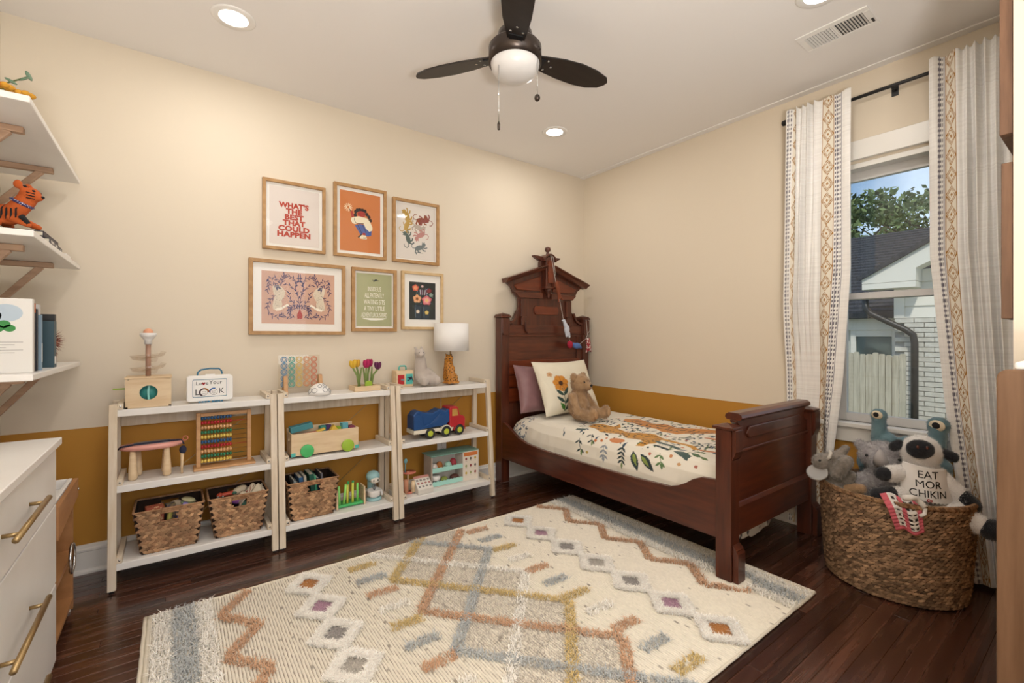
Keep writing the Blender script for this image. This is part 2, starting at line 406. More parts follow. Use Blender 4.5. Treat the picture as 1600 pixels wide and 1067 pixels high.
# back wall with pictures: cream above, ochre below
b = MB(); b.box(-3.98, .12, 0, .12, YL, H).m(1).box(-3.98, .12, 0, .12, -.08, YL); struct(b.build('wall_back', [cream, ochre]))
b = MB(); b.box(-3.98, LX, BY, 0, YL, H).m(1).box(-3.98, LX, BY, 0, -.08, YL); struct(b.build('wall_left', [cream, ochre]))
WY0, WY1, WZ0, WZ1 = -2.80, -2.085, .68, 2.22
b = MB(); b.box(0, .12, WY1, 0, YL, H).box(0, .12, -3.06, WY0, YL, H).box(0, .12, WY0, WY1, WZ1, H).m(1)
b.box(0, .12, WY1, 0, -.08, YL).box(0, .12, -3.06, WY0, -.08, YL).box(0, .12, WY0, WY1, -.08, WZ0); struct(b.build('wall_right', [cream, ochre]))
b = MB(); b.box(-1.127, 0, -3.06, -2.96, YL, H).box(-1.127, -1.03, BY, -3.06, -.08, H).m(1).box(-1.12, 0, -3.06, -2.96, -.08, YL).m(0).box(-1.127, -1.12, -3.06, -2.96, -.08, YL); struct(b.build('wall_front', [cream, ochre]))
struct(MB().box(-3.98, -1.03, BY - .1, BY, -.08, .75).box(-3.98, -1.03, BY - .1, BY, 2.3, H).box(-3.98, -3.5, BY - .1, BY, .75, 2.3).box(-1.5, -1.03, BY - .1, BY, .75, 2.3).build('wall_hall', cream))  # opening left in this unseen wall to let the added fill light in
# baseboards with a stepped cap and shoe moulding
def baseboard(name, p, q, n):
    b = MB(); prof = [(0, 0), (.026, 0), (.026, .010), (.022, .018), (.014, .022), (.014, .108), (.018, .112), (.018, .122), (.011, .128), (.009, .140), (.004, .144), (0, .144)]
    P0 = Vector(p); P1 = Vector(q); n = Vector(n); vs = []
    for P_ in (P0, P1):
        for a, z in prof: vs.append(P_ + n * a + Vector((0, 0, z)))
    k = len(prof); d = (P1 - P0).cross(n).z > 0
    fs = [tuple(range(k)), tuple(range(2 * k - 1, k - 1, -1))] + [(i, i + k, (i + 1) % k + k, (i + 1) % k) for i in range(k)]
    b.add(vs, [f if d else f[::-1] for f in fs]); return struct(b.build(name, white_trim))
baseboard('baseboard_back', (LX, 0, 0), (0, 0, 0), (0, -1, 0))
baseboard('baseboard_right', (0, -.03, 0), (0, -2.96, 0), (-1, 0, 0))
baseboard('baseboard_left', (LX, -.03, 0), (LX, -3.0, 0), (1, 0, 0))
struct(MB().box(-.055, 0, -2.96, 0, H - .006, H).build('ceiling_band', ceil_m))  # thin flat band on the ceiling along the window wall

# ---------------------------------------------------------------- window
win = bpy.data.objects.new('window_1', None); col.objects.link(win); win.location = (0, -2.47, WZ0); struct(win)
win['label'] = 'white double-hung window between the two linen curtains'; win.name = 'window_1'
WORLD['window_1'] = Matrix.Translation(win.location); win['category'] = 'window'
def wpart(name, mbx, m, bev=.003, label=None, parent=None): return mbx.build(name, m, parent or win, bev, label=label)
b = MB(); b.box(-.022, .0, WY0 - .09, WY0 + .012, .70, WZ1 + .015).box(-.022, 0, WY1 - .012, WY1 + .075, .70, WZ1 + .015).box(-.028, 0, WY0 - .105, WY1 + .105, WZ1 + .015, WZ1 + .125)
wpart('casing', b, white_trim)
wpart('stool', MB().box(-.045, .05, WY0 - .11, WY1 + .045, .672, .70), white_trim, .006)
wpart('apron', MB().box(-.02, 0, WY0 - .09, WY1 + .075, .585, .672), white_trim)
b = MB(); b.box(.0, .12, WY0, WY0 + .03, WZ0 + .02, WZ1).box(0, .12, WY1 - .03, WY1, WZ0 + .02, WZ1).box(0, .12, WY0, WY1, WZ1 - .03, WZ1).box(.02, .12, WY0, WY1, .68, .70)
wpart('jamb', b, white_trim)
def sash(x0, x1, z0, z1, bot, top):
    b = MB(); y0, y1 = WY0 + .03, WY1 - .03
    b.box(x0, x1, y0, y0 + .045, z0, z1).box(x0, x1, y1 - .045, y1, z0, z1).box(x0, x1, y0 + .045, y1 - .045, z0, z0 + bot).box(x0, x1, y0 + .045, y1 - .045, z1 - top, z1)
    s = wpart('sash', b, sash_m, .002)
    MB().box((x0 + x1) / 2 - .003, (x0 + x1) / 2 + .003, y0 + .04, y1 - .04, z0 + bot - .005, z1 - top + .005).build('pane', glass_m, s)
sash(.075, .11, 1.425, 2.19, .035, .055)
sash(.035, .07, .70, 1.463, .05, .037)

# ---------------------------------------------------------------- outside
lawn = mat('lawn', '#6d7a52', .9, c2='#4e5c38', vs=3)
struct(MB().box(.3, 40, -14, 24, -.75, -.6).build('ground_outside', lawn))
house = thing('neighbour_house', 'white brick house with dark shingle roof seen through the window', 'house', (5.2, -1.6, -.6))
wbrick = mat('white_painted_brick', '#E6E0D4', .8, c2='#D6CFC2', vs=14, bump=.2, bs=60)
mortar = mat('grey_mortar', '#A9A8A4', .9)
siding = mat('white_siding_paint', '#F0E9DC', .6)
MB().box(5.03, 5.3, -4.6, -1.185, -.6, 1.46).build('brick_wall', mortar, house)
bm_ = MB().box(0, .045, .004, .209, .004, .062).mesh('brick', wbrick)
for r in range(22):
    for c in range(8):
        y = -1.19 - (c + 1) * .2135 + (.1065 if r % 2 else 0)
        if y + .2 > -1.18: continue
        o = bpy.data.objects.new('brick', bm_); link(o, house); o.matrix_parent_inverse = wm(house).inverted(); o.location = (4.99 + R.uniform(-.003, .003), y, 1.392 - r * .067)
for k in range(6):
    z = 1.46 + k * .165; y1 = -1.19 if z < 1.9 else max(-1.19 - (z - 1.85) * 1.75, -4)
    MB().prism([(5.03, z), (5.0, z), (5.02, z + .17), (5.03, z + .17)], -4.6, y1, 'y').build('siding_board', siding, house)
bd = MB(); bd.prism([(-.887, 2.02), (-3.6, 3.577), (-3.6, 3.18), (-1.48, 2.12), (-1.48, 1.95), (-.887, 1.95)], 4.72, 5.0, 'x'); bd.build('rake_board', siding, house)
MB().prism([(-.887, 1.865), (-1.48, 1.865), (-1.48, 1.945), (-.887, 1.945)], 4.72, 5.0, 'x').build('eave_return', siding, house, .004)
MB().box(4.99, 5.03, -1.30, -1.185, 1.46, 1.95).build('corner_board', siding, house)
shing = mat('charcoal_shingle', '#4b4b4f', .95, c2='#38383c', vs=30, st=(1, 1, 1), bump=.4, bs=40)
MB().bar((4.7, -.84, 2.02), (4.7, -3.66, 3.64), .06, .04, up=(1, 0, 0)).build('drip_edge', shing, house)
V = []; F = []
nr = 26
for k in range(nr):
    t0 = k / nr; t1 = (k + 1) / nr; xa, za = 5.15 + 3.35 * t0, 1.56 + 1.74 * t0; xb, zb = 5.15 + 3.35 * t1, 1.56 + 1.74 * t1; q = len(V)
    V += [(xa, -1.5 - 3 * t0 * 0 - .0, za + .03), (xa, 4.0, za + .03), (xb, 4.0, zb + .005), (xb, -1.5, zb + .005), (xa, -1.5, za), (xa, 4.0, za)]
    F += [(q, q + 3, q + 2, q + 1), (q + 4, q, q + 1, q + 5)]
for k in range(10):
    pass
o = bigmesh('roof', V, F, shing, house, None, False)
MB().prism([(5.15, 1.53), (8.5, 3.28), (8.5, 3.2), (5.3, 1.5)], -1.5, 4.0, 'y').build('roof_deck', siding, house)
MB().prism([(6.0, -1.5), (8.5, -1.5), (8.5, -4.6), (6.0, -4.6)], 2.0, 3.2, 'z').build('far_roof', shing, house)
MB().box(5.05, 5.17, -1.18, 4.0, 1.47, 1.56).build('gutter', mat('dark_gutter', '#3c3a3b', .5), house, .01)
MB().box(5.3, 5.45, -1.19, 4.0, -.6, 1.5).build('side_wall', mat('cream_siding', '#CFCCC0', .7), house)
MB().box(5.22, 5.3, -1.185, 4.0, 1.30, 1.47).build('frieze_board', siding, house)
hw = MB(); hw.box(5.24, 5.3, -1.17, -1.1, .3, 1.30).box(5.24, 5.3, -.66, -.59, .3, 1.30).box(5.24, 5.3, -1.1, -.66, 1.2, 1.30).box(5.24, 5.3, -1.1, -.66, .3, .38)
hw = hw.build('window_frame', siding, house, .004)
MB().box(5.275, 5.285, -1.1, -.66, .38, 1.2).build('pane', mat('dim_pane', '#5e6b68', .1), hw)
b = MB(); pts = [(4.9, -.872, 1.74), (4.9, -.885, 1.60), (4.9, -.94, 1.53), (4.9, -1.34, 1.29), (4.9, -1.415, 1.22), (4.9, -1.43, 1.10), (4.9, -1.43, -.55)]
b.tube([(x, y, z) for x, y, z in pts], .042, 12); b.build('downspout', mat('downspout_brown', '#2f2c2c', .4), house, label='dark bent downspout')
fence = thing('board_fence', 'weathered grey board fence standing outside below the window', 'fence', (3.6, -.5, -.6))
fm = mat('weathered_board', '#D2C8B4', .9, c2='#A79C88', vs=6, st=(8, 8, .6), lo=.3, hi=.8)
for k in range(36):
    y = -1.63 + k * .064; w = R.uniform(.054, .062); h = .99 + R.uniform(-.02, .02)
    MB().prism([(y, -.6), (y + w, -.6), (y + w, h - .02), (y + w - .01, h), (y + .01, h), (y, h - .02)], 3.6 + R.uniform(-.012, .012), 3.62, 'x').build('picket', fm, fence)
MB().box(3.63, 3.67, -1.6, .7, .7, .79).box(3.63, 3.67, -1.6, .7, -.3, -.21).build('fence_rail', fm, fence)
leafm = mat('tree_leaves', '#4f5f3c', .8, c2='#7e8f58', vs=.8, island=.35)
barkm = mat('tree_bark', '#4f4438', .9)
def tree(x, y, h, cr, lab, n=4200):
    t = thing('tree', lab, 'tree', (x, y, -.6), group=None)
    b = MB(); b.tube([(x, y, -.6), (x + .1, y, h * .45), (x, y + .1, h * .8)], [.22, .16, .05], 8)
    for k in range(7):
        a = R.uniform(0, 6.28); z = h * R.uniform(.4, .7); b.tube([(x, y, z), (x + math.cos(a) * cr * .45, y + math.sin(a) * cr * .45, z + .8), (x + math.cos(a) * cr * .8, y + math.sin(a) * cr * .8, z + 1.3)], [.09, .05, .02], 6)
    b.build('trunk', barkm, t)
    cs = []
    for k in range(26):
        a = R.uniform(0, 6.28); q = R.uniform(0, 1) ** .6; cs.append((x + math.cos(a) * cr * q, y + math.sin(a) * cr * q, h * R.uniform(.5, .95), R.uniform(.5, 1.0)))
    cs = np.array(cs); i = NR.integers(0, len(cs), n); d = NR.normal(0, 1, (n, 3)); d /= np.linalg.norm(d, axis=1, keepdims=True)
    p = cs[i, :3] + d * cs[i, 3:4] * (NR.random((n, 1)) ** .4) * np.array([1, 1, .62])
    u = NR.normal(0, 1, (n, 3)); u /= np.linalg.norm(u, axis=1, keepdims=True); w = np.cross(u, NR.normal(0, 1, (n, 3))); w /= np.linalg.norm(w, axis=1, keepdims=True)
    s = .10 * (.7 + .6 * NR.random((n, 1)))
    V = np.stack([p - u * s, p + w * s * .55, p + u * s, p - w * s * .55], 1).reshape(-1, 3)
    bigmesh('foliage', V, np.arange(n * 4).reshape(-1, 4), leafm, t, None, False, kind='stuff')
tree(13.5, 2.2, 5.6, 1.3, 'nearest leafy tree seen through the window above the dark roof')
tree(18.6, .9, 7.0, 2.0, 'second leafy tree, further back behind the dark roof ridge')
tree(25.5, 3.6, 8.6, 2.6, 'furthest leafy tree showing behind the two nearer ones')

# ---------------------------------------------------------------- curtain rod and curtains
rod = thing('curtain_rod', 'thin black metal curtain rod above the window', 'curtain rod', (-.05, -2.39, 2.582))
MB().cyl((-.05, -2.95, 2.582), (-.05, -1.86, 2.582), .0095).build('rod', blackm, rod)
b = MB(); b.lathe([(.010, 0), (.017, .002), (.017, .030), (.013, .034), (0, .034)], (0, 0, 0), 16, tr(-.05, -1.868, 2.582) @ rot('X', -PI / 2)); b.build('finial', blackm, rod)
for y in (-1.90, -2.40, -2.9): MB().cyl((-.05, y, 2.570), (-.005, y, 2.570), .006).box(-.006, 0, y - .015, y + .015, 2.54, 2.6).build('bracket', blackm, rod)
def interp(z, T): return np.interp(z, [t[0] for t in T], [t[1] for t in T])
def curtain(name, label, S, dens, LE, RE, z0, folds, bands, squeeze=False):
    ns, nz = 210, 430
    s = np.linspace(0, S, ns); z = np.linspace(z0, 2.622, nz)
    d = np.interp(s, [q[0] for q in dens], [q[1] for q in dens]); Yc = np.concatenate([[0], np.cumsum((d[1:] + d[:-1]) / 2)]); Yc /= Yc[-1]
    am = np.interp(s, [q[0] for q in folds], [q[1] for q in folds])
    ph = 2 * PI * s / .135
    Zg = np.broadcast_to(z[None, :], (ns, nz)); tt = (Zg - z0) / (2.622 - z0)
    YL_ = interp(Zg, LE); YR_ = interp(Zg, RE)
    wob = .25 * np.sin(Zg * 2.3 + s[:, None] * 7) + .2 * np.sin(Zg * 5.1 + s[:, None] * 13)
    X = -.083 - am[:, None] * (np.sin(ph[:, None] + wob) * (.75 + .45 * (1 - tt))) - .008 * np.sin(s[:, None] * 31 + Zg * 3) - .012 * (1 - tt)
    X -= .026
    Yg = YL_ + (YR_ - YL_) * (Yc[:, None] + (.012 * np.sin(ph[:, None] * 1 + 1.3 + wob) * np.minimum(am[:, None] / .03, 1)))
    if squeeze:
        sm = lambda a, b, v: np.clip((v - a) / (b - a), 0, 1) ** 2 * (3 - 2 * np.clip((v - a) / (b - a), 0, 1))
        q = sm(1.5, .82, Zg) * sm(-2.11, -2.055, Yg); X = X * (1 - q) + (-.0315 + .002 * np.sin(ph[:, None])) * q
    Zo = Zg + .006 * np.sin(ph[:, None]) * (tt > .97)
    C = np.empty((ns, nz, 3), np.float32); C[:] = lin('#FBF9F6')
    C *= (1 + .03 * NR.normal(0, 1, (1, nz)) + .02 * NR.normal(0, 1, (ns, 1)))[..., None]
    gold = np.array(lin('#A9741F')); tan = np.array(lin('#F3ECDD')); dk = np.array(lin('#66636c'))
    for (kind, a, c) in bands:
        w = (s >= a) & (s <= c); ii = np.where(w)[0]; u = ((s[ii] - a) / (c - a))[:, None]; zz = z[None, :]
        sub = C[ii]
        if kind == 'gold':
            sub[:] = tan; P_ = .098; f = np.abs((zz / P_) % 1 - .5) * 2; e = np.abs(u - .5) * 2; r = f + e
            for lo, hi in ((.84, 1.0), (.58, .70), (-1, .2)):
                sub[(r > lo) & (r < hi)] = gold
            sub[(u[:, 0] < .05) | (u[:, 0] > .95)] = gold
        else:
            q = (zz / .026) % 1
            for c0 in (.12, .45, .78):
                sub[(np.abs(u - c0) < .07) & (q < .55)] = dk
            sub[((np.abs(u - .28) < .03) | (np.abs(u - .95) < .03)) & (q > -1)] = dk * 1.9
        C[ii] = sub
    P3 = np.stack([X, Yg, Zo], -1)
    o = gridmesh(name, P3, linen, None, C, True, thick=.0022)
    tag(o, label, 'curtain', None)
    return o
curtain('curtain', 'narrow white linen curtain with gold diamond bands, behind the bed footboard', .86,
        [(0, .8), (.07, .8), (.10, .1), (.17, .15), (.2, .3), (.6, .32), (.66, .9), (.86, .95)],
        [(0.02, -1.86), (.9, -1.853), (1.7, -1.868), (2.6, -1.885)], [(.02, -2.09), (.55, -2.147), (.93, -2.187), (1.6, -2.228), (2.62, -2.228)], .02,
        [(0, .004), (.08, .004), (.12, .014), (.22, .017), (.58, .015), (.66, .006), (.86, .004)],
        [('dots', .012, .058), ('gold', .062, .135), ('gold', .665, .745), ('dots', .75, .80)], True)
curtain('curtain', 'white linen curtain with gold diamond band, behind the basket of soft toys', .98,
        [(0, .9), (.17, .9), (.22, .35), (.8, .38), (.84, .7), (.98, .8)],
        [(0.02, -2.72), (.68, -2.645), (.9, -2.621), (1.355, -2.585), (1.62, -2.565), (2.62, -2.563)], [(.02, -2.945), (1.0, -2.93), (2.62, -2.90)], .02,
        [(0, .004), (.17, .008), (.24, .016), (.8, .018), (.88, .012), (.98, .006)],
        [('dots', .055, .095), ('gold', .10, .17), ('gold', .87, .94)])
# ---------------------------------------------------------------- three shelf units
ZS = (.13, .49, .85)
def shelf_unit(x0, x1, label):
    t = thing('shelf_unit', label, 'shelf unit', ((x0 + x1) / 2, -.19, 0), group='open shelf units along the back wall')
    pw = .032
    for xa, xb in ((x0, x0 + pw), (x1 - pw, x1)):
        MB().prism([(-.345, .012), (-.345 + pw, .012), (-.275 + pw - .004, .876), (-.275, .876)], xa, xb, 'x').build('front_post', birch, t, .002)
        MB().prism([(-.045 - pw, .012), (-.045, .012), (-.062, .876), (-.062 - pw + .004, .876)], xa, xb, 'x').build('back_post', birch, t, .002)
        f = MB()
        for y in (-.329, -.061): f.lathe([(.009, 0), (.011, .003), (.011, .012)], ((xa + xb) / 2, y, 0), 10)
        f.build('foot', blackp, t)
        for z in ZS:
            xi = xb if xa == x0 else xa - .022
            yf = -.345 + .07 * z / .876
            MB().box(xi, xi + .022, yf + .004, -.055, z + .001, z + .030).build('side_rail', birch_x, t, .002)
            s = MB(); s.cyl((xi + .011, yf + .0045, z + .016), (xi + .011, yf + .002, z + .016), .0045, seg=10); s.build('screw', chrome, t)
    for z in ZS:
        yf = -.345 + .07 * z / .876
        MB().box(x0 + pw - .002, x1 - pw + .002, yf + .006, -.05, z - .034, z).build('shelf', white_lac, t, .003)
    MB().box(x0 + pw, x1 - pw, -.075, -.06, .74, .806).build('back_apron', birch, t, .002)
    MB().bar((x0 + .22, -.068, .45), (x1 - .05, -.068, .79), .004).bar((x0 + .22, -.068, .10), (x1 - .05, -.068, .45), .004).build('cross_brace', brass, t)
    return t
shelf_unit(-3.472, -2.750, 'white shelf unit furthest from the bed, abacus inside and two baskets below')
shelf_unit(-2.744, -2.043, 'white shelf unit between two others, wooden block wagon inside')
shelf_unit(-2.037, -1.284, 'white shelf unit beside the bed, red and blue truck inside')

# ---------------------------------------------------------------- wall shelves, brackets
for k, (z, ye, lab) in enumerate(((1.965, -1.05, 'highest white wall shelf on brown wooden brackets'), (1.538, -1.0, 'middle white wall shelf carrying a felt tiger'), (1.058, -1.01, 'lowest white wall shelf carrying upright books'))):
    t = thing('wall_shelf', lab, 'shelf', (-3.88, -.53, z), group='white wall shelves')
    MB().box(-3.879, -3.598, ye, -.05, z, z + .022).build('board', white_lac, t, .003)
    for y in (-.27, -.78):
        b = MB(); b.box(-3.879, -3.66, y - .014, y + .014, z - .024, z - .0005).box(-3.879, -3.855, y - .014, y + .014, z - .24, z - .024)
        b.bar((-3.862, y, z - .225), (-3.70, y, z - .02), .024, .022, up=(0, 1, 0)); b.build('bracket', walnut, t, .003)
# things on the wall shelves
SX = -3.70
ft = thing('flower_sprig', 'yellow felt flower sprig with eucalyptus leaf on the highest wall shelf', 'flower', (-3.69, -.99, 1.987))
lf = mat('eucalyptus', '#5f7a62', .7); yl = mat('mustard_felt', '#C8912A', .8); orf = mat('orange_felt', '#C9631f', .8)
b = MB(); b.X = tr(.035, -.205, .004); b.tube([(-3.76, -.84, 1.991), (-3.70, -.78, 2.03), (-3.655, -.74, 2.085)], .0025, 6).tube([(-3.77, -.80, 1.991), (-3.68, -.79, 2.01)], .0025, 6); b.build('stem', mat('stem_green', '#55663f', .7), ft)
b = MB(); b.X = tr(.035, -.205, .004)
for p, a in (((-3.69, -.77, 2.045), .5), ((-3.665, -.75, 2.07), -.6), ((-3.655, -.735, 2.09), 1.2), ((-3.72, -.79, 2.02), 2.0)): b.ell(p, (.017, .011, .004), rot('Y', a) @ rot('X', .5), 10, 6)
b.build('leaves', lf, ft)
b = MB(); b.X = tr(.035, -.205, .004)
for p in ((-3.70, -.80, 2.012), (-3.675, -.77, 2.008), (-3.655, -.785, 2.004)):
    for q in range(5): b.ell((p[0] + .014 * math.cos(q * 1.256), p[1] + .014 * math.sin(q * 1.256), p[2]), (.013, .013, .009), None, 8, 6)
b.build('petals', yl, ft)
b = MB(); b.X = tr(.035, -.205, .004); b.ell((-3.72, -.82, 2.012), (.018, .018, .014), None, 10, 6); b.build('blossom', orf, ft)
# tiger figure on books
tb = thing('felt_tiger', 'orange felt tiger with black stripes on the middle wall shelf', 'toy', (-3.69, -.735, 1.604), -.35, local=True); tb.scale = (.86, .86, .86)
tig = mat('tiger_felt', '#B9561f', .85, bump=.2, bs=250); blackf = mat('black_felt', '#1c1a1b', .9); whitef = mat('white_felt', '#E9E3D6', .9)
blob('body', [('e', (-.03, 0, .055), (.055, .036, .045)), ('c', (.0, 0, .075), (.035, 0, .12), .036, .034), ('e', (.05, 0, .145), (.036, .034, .034)), ('e', (.077, 0, .135), (.017, .018, .014)), ('e', (.025, .03, .182), (.017, .009, .019)), ('e', (.025, -.03, .182), (.017, .009, .019)), ('c', (.0, -.025, .04), (.06, -.03, .012), .018, .013), ('c', (.0, .025, .04), (.06, .03, .012), .018, .013), ('c', (-.07, -.02, .04), (-.04, -.035, .012), .022, .015), ('c', (-.07, .02, .04), (-.04, .035, .012), .022, .015)], tig, tb, .005, 3)
b = MB()
for i in range(7):
    x = -.075 + i * .016; b.tube([(x, -.0375 - .003 * (i % 2), .03), (x + .004, -.041, .05), (x, -.034, .075), (x + .003, -.02, .094)], [.001, .0035, .003, .001], 5)
for i in range(3): b.tube([(.03 + i * .012, -.02, .178 - i * .004), (.034 + i * .012, 0, .184 - i * .007), (.03 + i * .012, .02, .178 - i * .004)], .0025, 5)
for i in range(3): b.tube([(.055, -.034, .15 - i * .012), (.078, -.022, .146 - i * .011)], .0022, 5)
b.ell((.093, 0, .139), (.006, .008, .005)).ell((.072, -.019, .158), .006).ell((.072, .019, .158), .006).tube([(.04, -.035, .045), (.066, -.036, .014)], [.012, .008], 8)
b.build('stripes', blackf, tb, kind='stuff')
b = MB(); b.lathe([(.037, -.006), (.041, 0), (.037, .006)], (0, 0, 0), 20, tr(.022, 0, .108) @ rot('Y', .5)); b.build('collar', mat('navy_bandana', '#3a3663', .9, c2='#d8d2e4', vs=180, lo=.55, hi=.6), tb)
tg = thing('felt_mouse', 'pink and grey felt animal beside the felt tiger', 'toy', (-3.79, -.85, 1.604))
blob('body', [('e', (-3.775, -.86, 1.655), (.045, .04, .05)), ('c', (-3.755, -.86, 1.63), (-3.74, -.855, 1.616), .02, .012), ('c', (-3.80, -.84, 1.63), (-3.80, -.82, 1.616), .02, .012)], mat('grey_felt', '#8d8a88', .95), tg, .006, 3)
blob('head', [('e', (-3.768, -.865, 1.725), (.045, .038, .036)), ('e', (-3.735, -.87, 1.715), (.02, .02, .016))], mat('pink_felt', '#b98a99', .95, c2='#d9c9c9', vs=30), tg, .006, 3)
b = MB(); b.lathe([(.05, 0), (.052, .006), (.03, .01), (0, .012)], (0, 0, 0), 18, tr(-3.768, -.865, 1.705)); b.build('scarf', orf, tg)
def book(name, lab, c, d, m, pages, group, M=None, spine='x', parent=None):
    """closed book with covers, spine and page block; local x thickness, y depth, z height"""
    t = thing(name, lab, 'book', c, 0, group, local=True)
    if M is not None: t.rotation_euler = M.to_euler(); 
    w, dp, h = d; k = .0025
    b = MB(); b.box(-w / 2, -w / 2 + k, -dp / 2, dp / 2, 0, h).box(w / 2 - k, w / 2, -dp / 2, dp / 2, 0, h)
    if spine == 'y-': b.box(-w / 2 + k, w / 2 - k, -dp / 2, -dp / 2 + k, 0, h)
    else: b.box(-w / 2 + k, w / 2 - k, dp / 2 - k, dp / 2, 0, h)
    b.build('cover', m, t, .0006); MB().box(-w / 2 + k, w / 2 - k, -dp / 2 + k, dp / 2 - k, .003, h - .003).build('pages', pages, t); return t
pages = mat('paper_pages', '#E4DDCB', .9)
def flat_book(lab, x, y, z, w, d, h, m, grp, rz=0.0):
    t = thing('book', lab, 'book', (x, y, z), rz, grp, local=True)
    b = MB(); b.box(-w / 2, w / 2, -d / 2, d / 2, 0, .003).box(-w / 2, w / 2, -d / 2, d / 2, h - .003, h).box(w / 2 - .003, w / 2, -d / 2, d / 2, .003, h - .003); b.build('cover', m, t, .0008)
    MB().box(-w / 2 + .004, w / 2 - .003, -d / 2 + .004, d / 2 - .004, .003, h - .003).build('pages', pages, t); return t
g0 = 'flat books on the middle wall shelf'
flat_book('purple-black book lying flat under the felt tiger', -3.70, -.61, 1.5825, .17, .27, .02, mat('aubergine_cover', '#2d2431', .5), g0)
fb = flat_book('dark grey book lying flat on the middle wall shelf, under the purple one', -3.695, -.58, 1.5605, .18, .30, .021, mat('slate_cover', '#33333b', .5), g0, .03)
b = MB()
for y0, y1 in ((-.13, -.06), (-.03, .02), (.10, .125)): b.box(.0902, .0906, y0, y1, .006, .015)
b.build('spine_print', mat('pale_print', '#d9d5cf', .6), fb)
t = thing('crayon_tube', 'small red tube lying on the middle wall shelf near the back wall', 'tube', (-3.63, -.16, 1.5605))
MB().cyl((-3.625, -.10, 1.571), (-3.625, -.21, 1.571), .010).build('body', mat('red_paint', '#b8372a', .45), t); MB().cyl((-3.625, -.21, 1.571), (-3.625, -.235, 1.571), .0085).build('cap', white_pl, t)
t = thing('white_card_box', 'thin white box lying beside the red tube on the wall shelf', 'box', (-3.63, -.30, 1.5605)); MB().box(-3.665, -3.605, -.36, -.26, 1.5605, 1.574).build('box', white_pl, t, .001)
# upright books on the lowest wall shelf, spines towards the room (+x): thickness along y
g1 = 'upright books on the lowest wall shelf'; zb = 1.0805
def sbook(lab, y, th, h, dp, m, xf=-3.625):
    t = thing('book', lab, 'book', (xf - dp / 2, y, zb), PI / 2, g1, local=True)
    w = th; k = .0022; b = MB(); b.box(-w / 2, -w / 2 + k, -dp / 2, dp / 2, 0, h).box(w / 2 - k, w / 2, -dp / 2, dp / 2, 0, h).box(-w / 2 + k, w / 2 - k, -dp / 2, -dp / 2 + k, 0, h)
    b.build('cover', m, t, .0006); MB().box(-w / 2 + k, w / 2 - k, -dp / 2 + k, dp / 2 - .004, .002, h - .003).build('pages', pages, t); return t
# big picture book: its back cover faces the camera side (-y)
wb = sbook('large white picture book with a watercolour clover on its cover', -.905, .026, .255, .245, mat('white_cover', '#DEDCD8', .45), -3.615)
b = MB(); a = NR.normal(0, 1, 2)
b.m(0)
for dx, dz, r in ((.0, .012, .016), (-.014, -.003, .015), (.013, -.002, .015)): b.flat(disc(dx + .055, .155 + dz, r, r * .8, 12), -.0136)
b.m(1)
for dx, dz, r in ((.06, .205, .04), (.02, .195, .03)): b.flat(disc(dx, dz, r, r * .75, 16), -.0134)
b.m(2)
for i in range(5): b.flat([(.0, .105 - i * .009), (.10 - .02 * (i % 3), .105 - i * .009), (.10 - .02 * (i % 3), .1065 - i * .009), (.0, .1065 - i * .009)], -.0136)
o = b.build('cover_print', [mat('clover_green', '#3f8a4a', .8), mat('watercolour_blue', '#b4c4d2', .8), mat('grey_ink', '#8b8987', .8)], wb)
o.rotation_euler = (0, 0, -PI / 2)
for lab, y, th, h, dp, c, xf in (('thin dark brown book with an orange top edge, beside the white picture book', -.855, .016, .245, .20, '#32241f', -3.62),
                             ('dark navy book third along the lowest wall shelf', -.815, .018, .225, .19, '#20242c', -3.62), ('pale blue-grey paperback beside the navy book', -.775, .016, .205, .19, '#8298a8', -3.615),
                             ('tall white book behind the teal book', -.66, .03, .248, .2, '#c9c7c6', -3.64), ('teal hardback with a small white label on its spine', -.57, .050, .187, .18, '#2f4a55', -3.61),
                             ('black book standing behind the teal hardback', -.50, .030, .217, .18, '#1b1b1d', -3.62)):
    q = sbook(lab, y, th, h, dp, mat('cover_' + c[1:], c, .5), xf)
    if 'teal' in lab and 'small' in lab: MB().box(-.012, .012, -dp / 2 - .0006, -dp / 2, .015, .045).build('label', white_pl, q)
    if 'orange' in lab: MB().box(-th / 2, th / 2, -dp / 2 - .0006, -dp / 2, h - .035, h - .002).build('spine_band', orf, q)
    if 'pale blue' in lab: MB().box(-th / 2 + .003, th / 2 - .003, -dp / 2 - .0006, -dp / 2, .03, .10).build('spine_band', white_pl, q)
t = thing('yarn_lion', 'small orange toy lion with shaggy dark mane at the end of the books', 'toy', (-3.66, -.40, zb), 0)
blob('body', [('e', (-3.66, -.40, zb + .04), (.03, .03, .04)), ('e', (-3.65, -.405, zb + .098), (.024, .024, .026))], orf, t, .005, 3)
k = 420; d = NR.normal(0, 1, (k, 3)); d /= np.linalg.norm(d, axis=1, keepdims=True); furblades('mane', np.array([-3.655, -.40, zb + .10]) + d * np.array([.022, .026, .03]), d, .034, .003, mat('rust_yarn', '#7d2f17', .9), t)

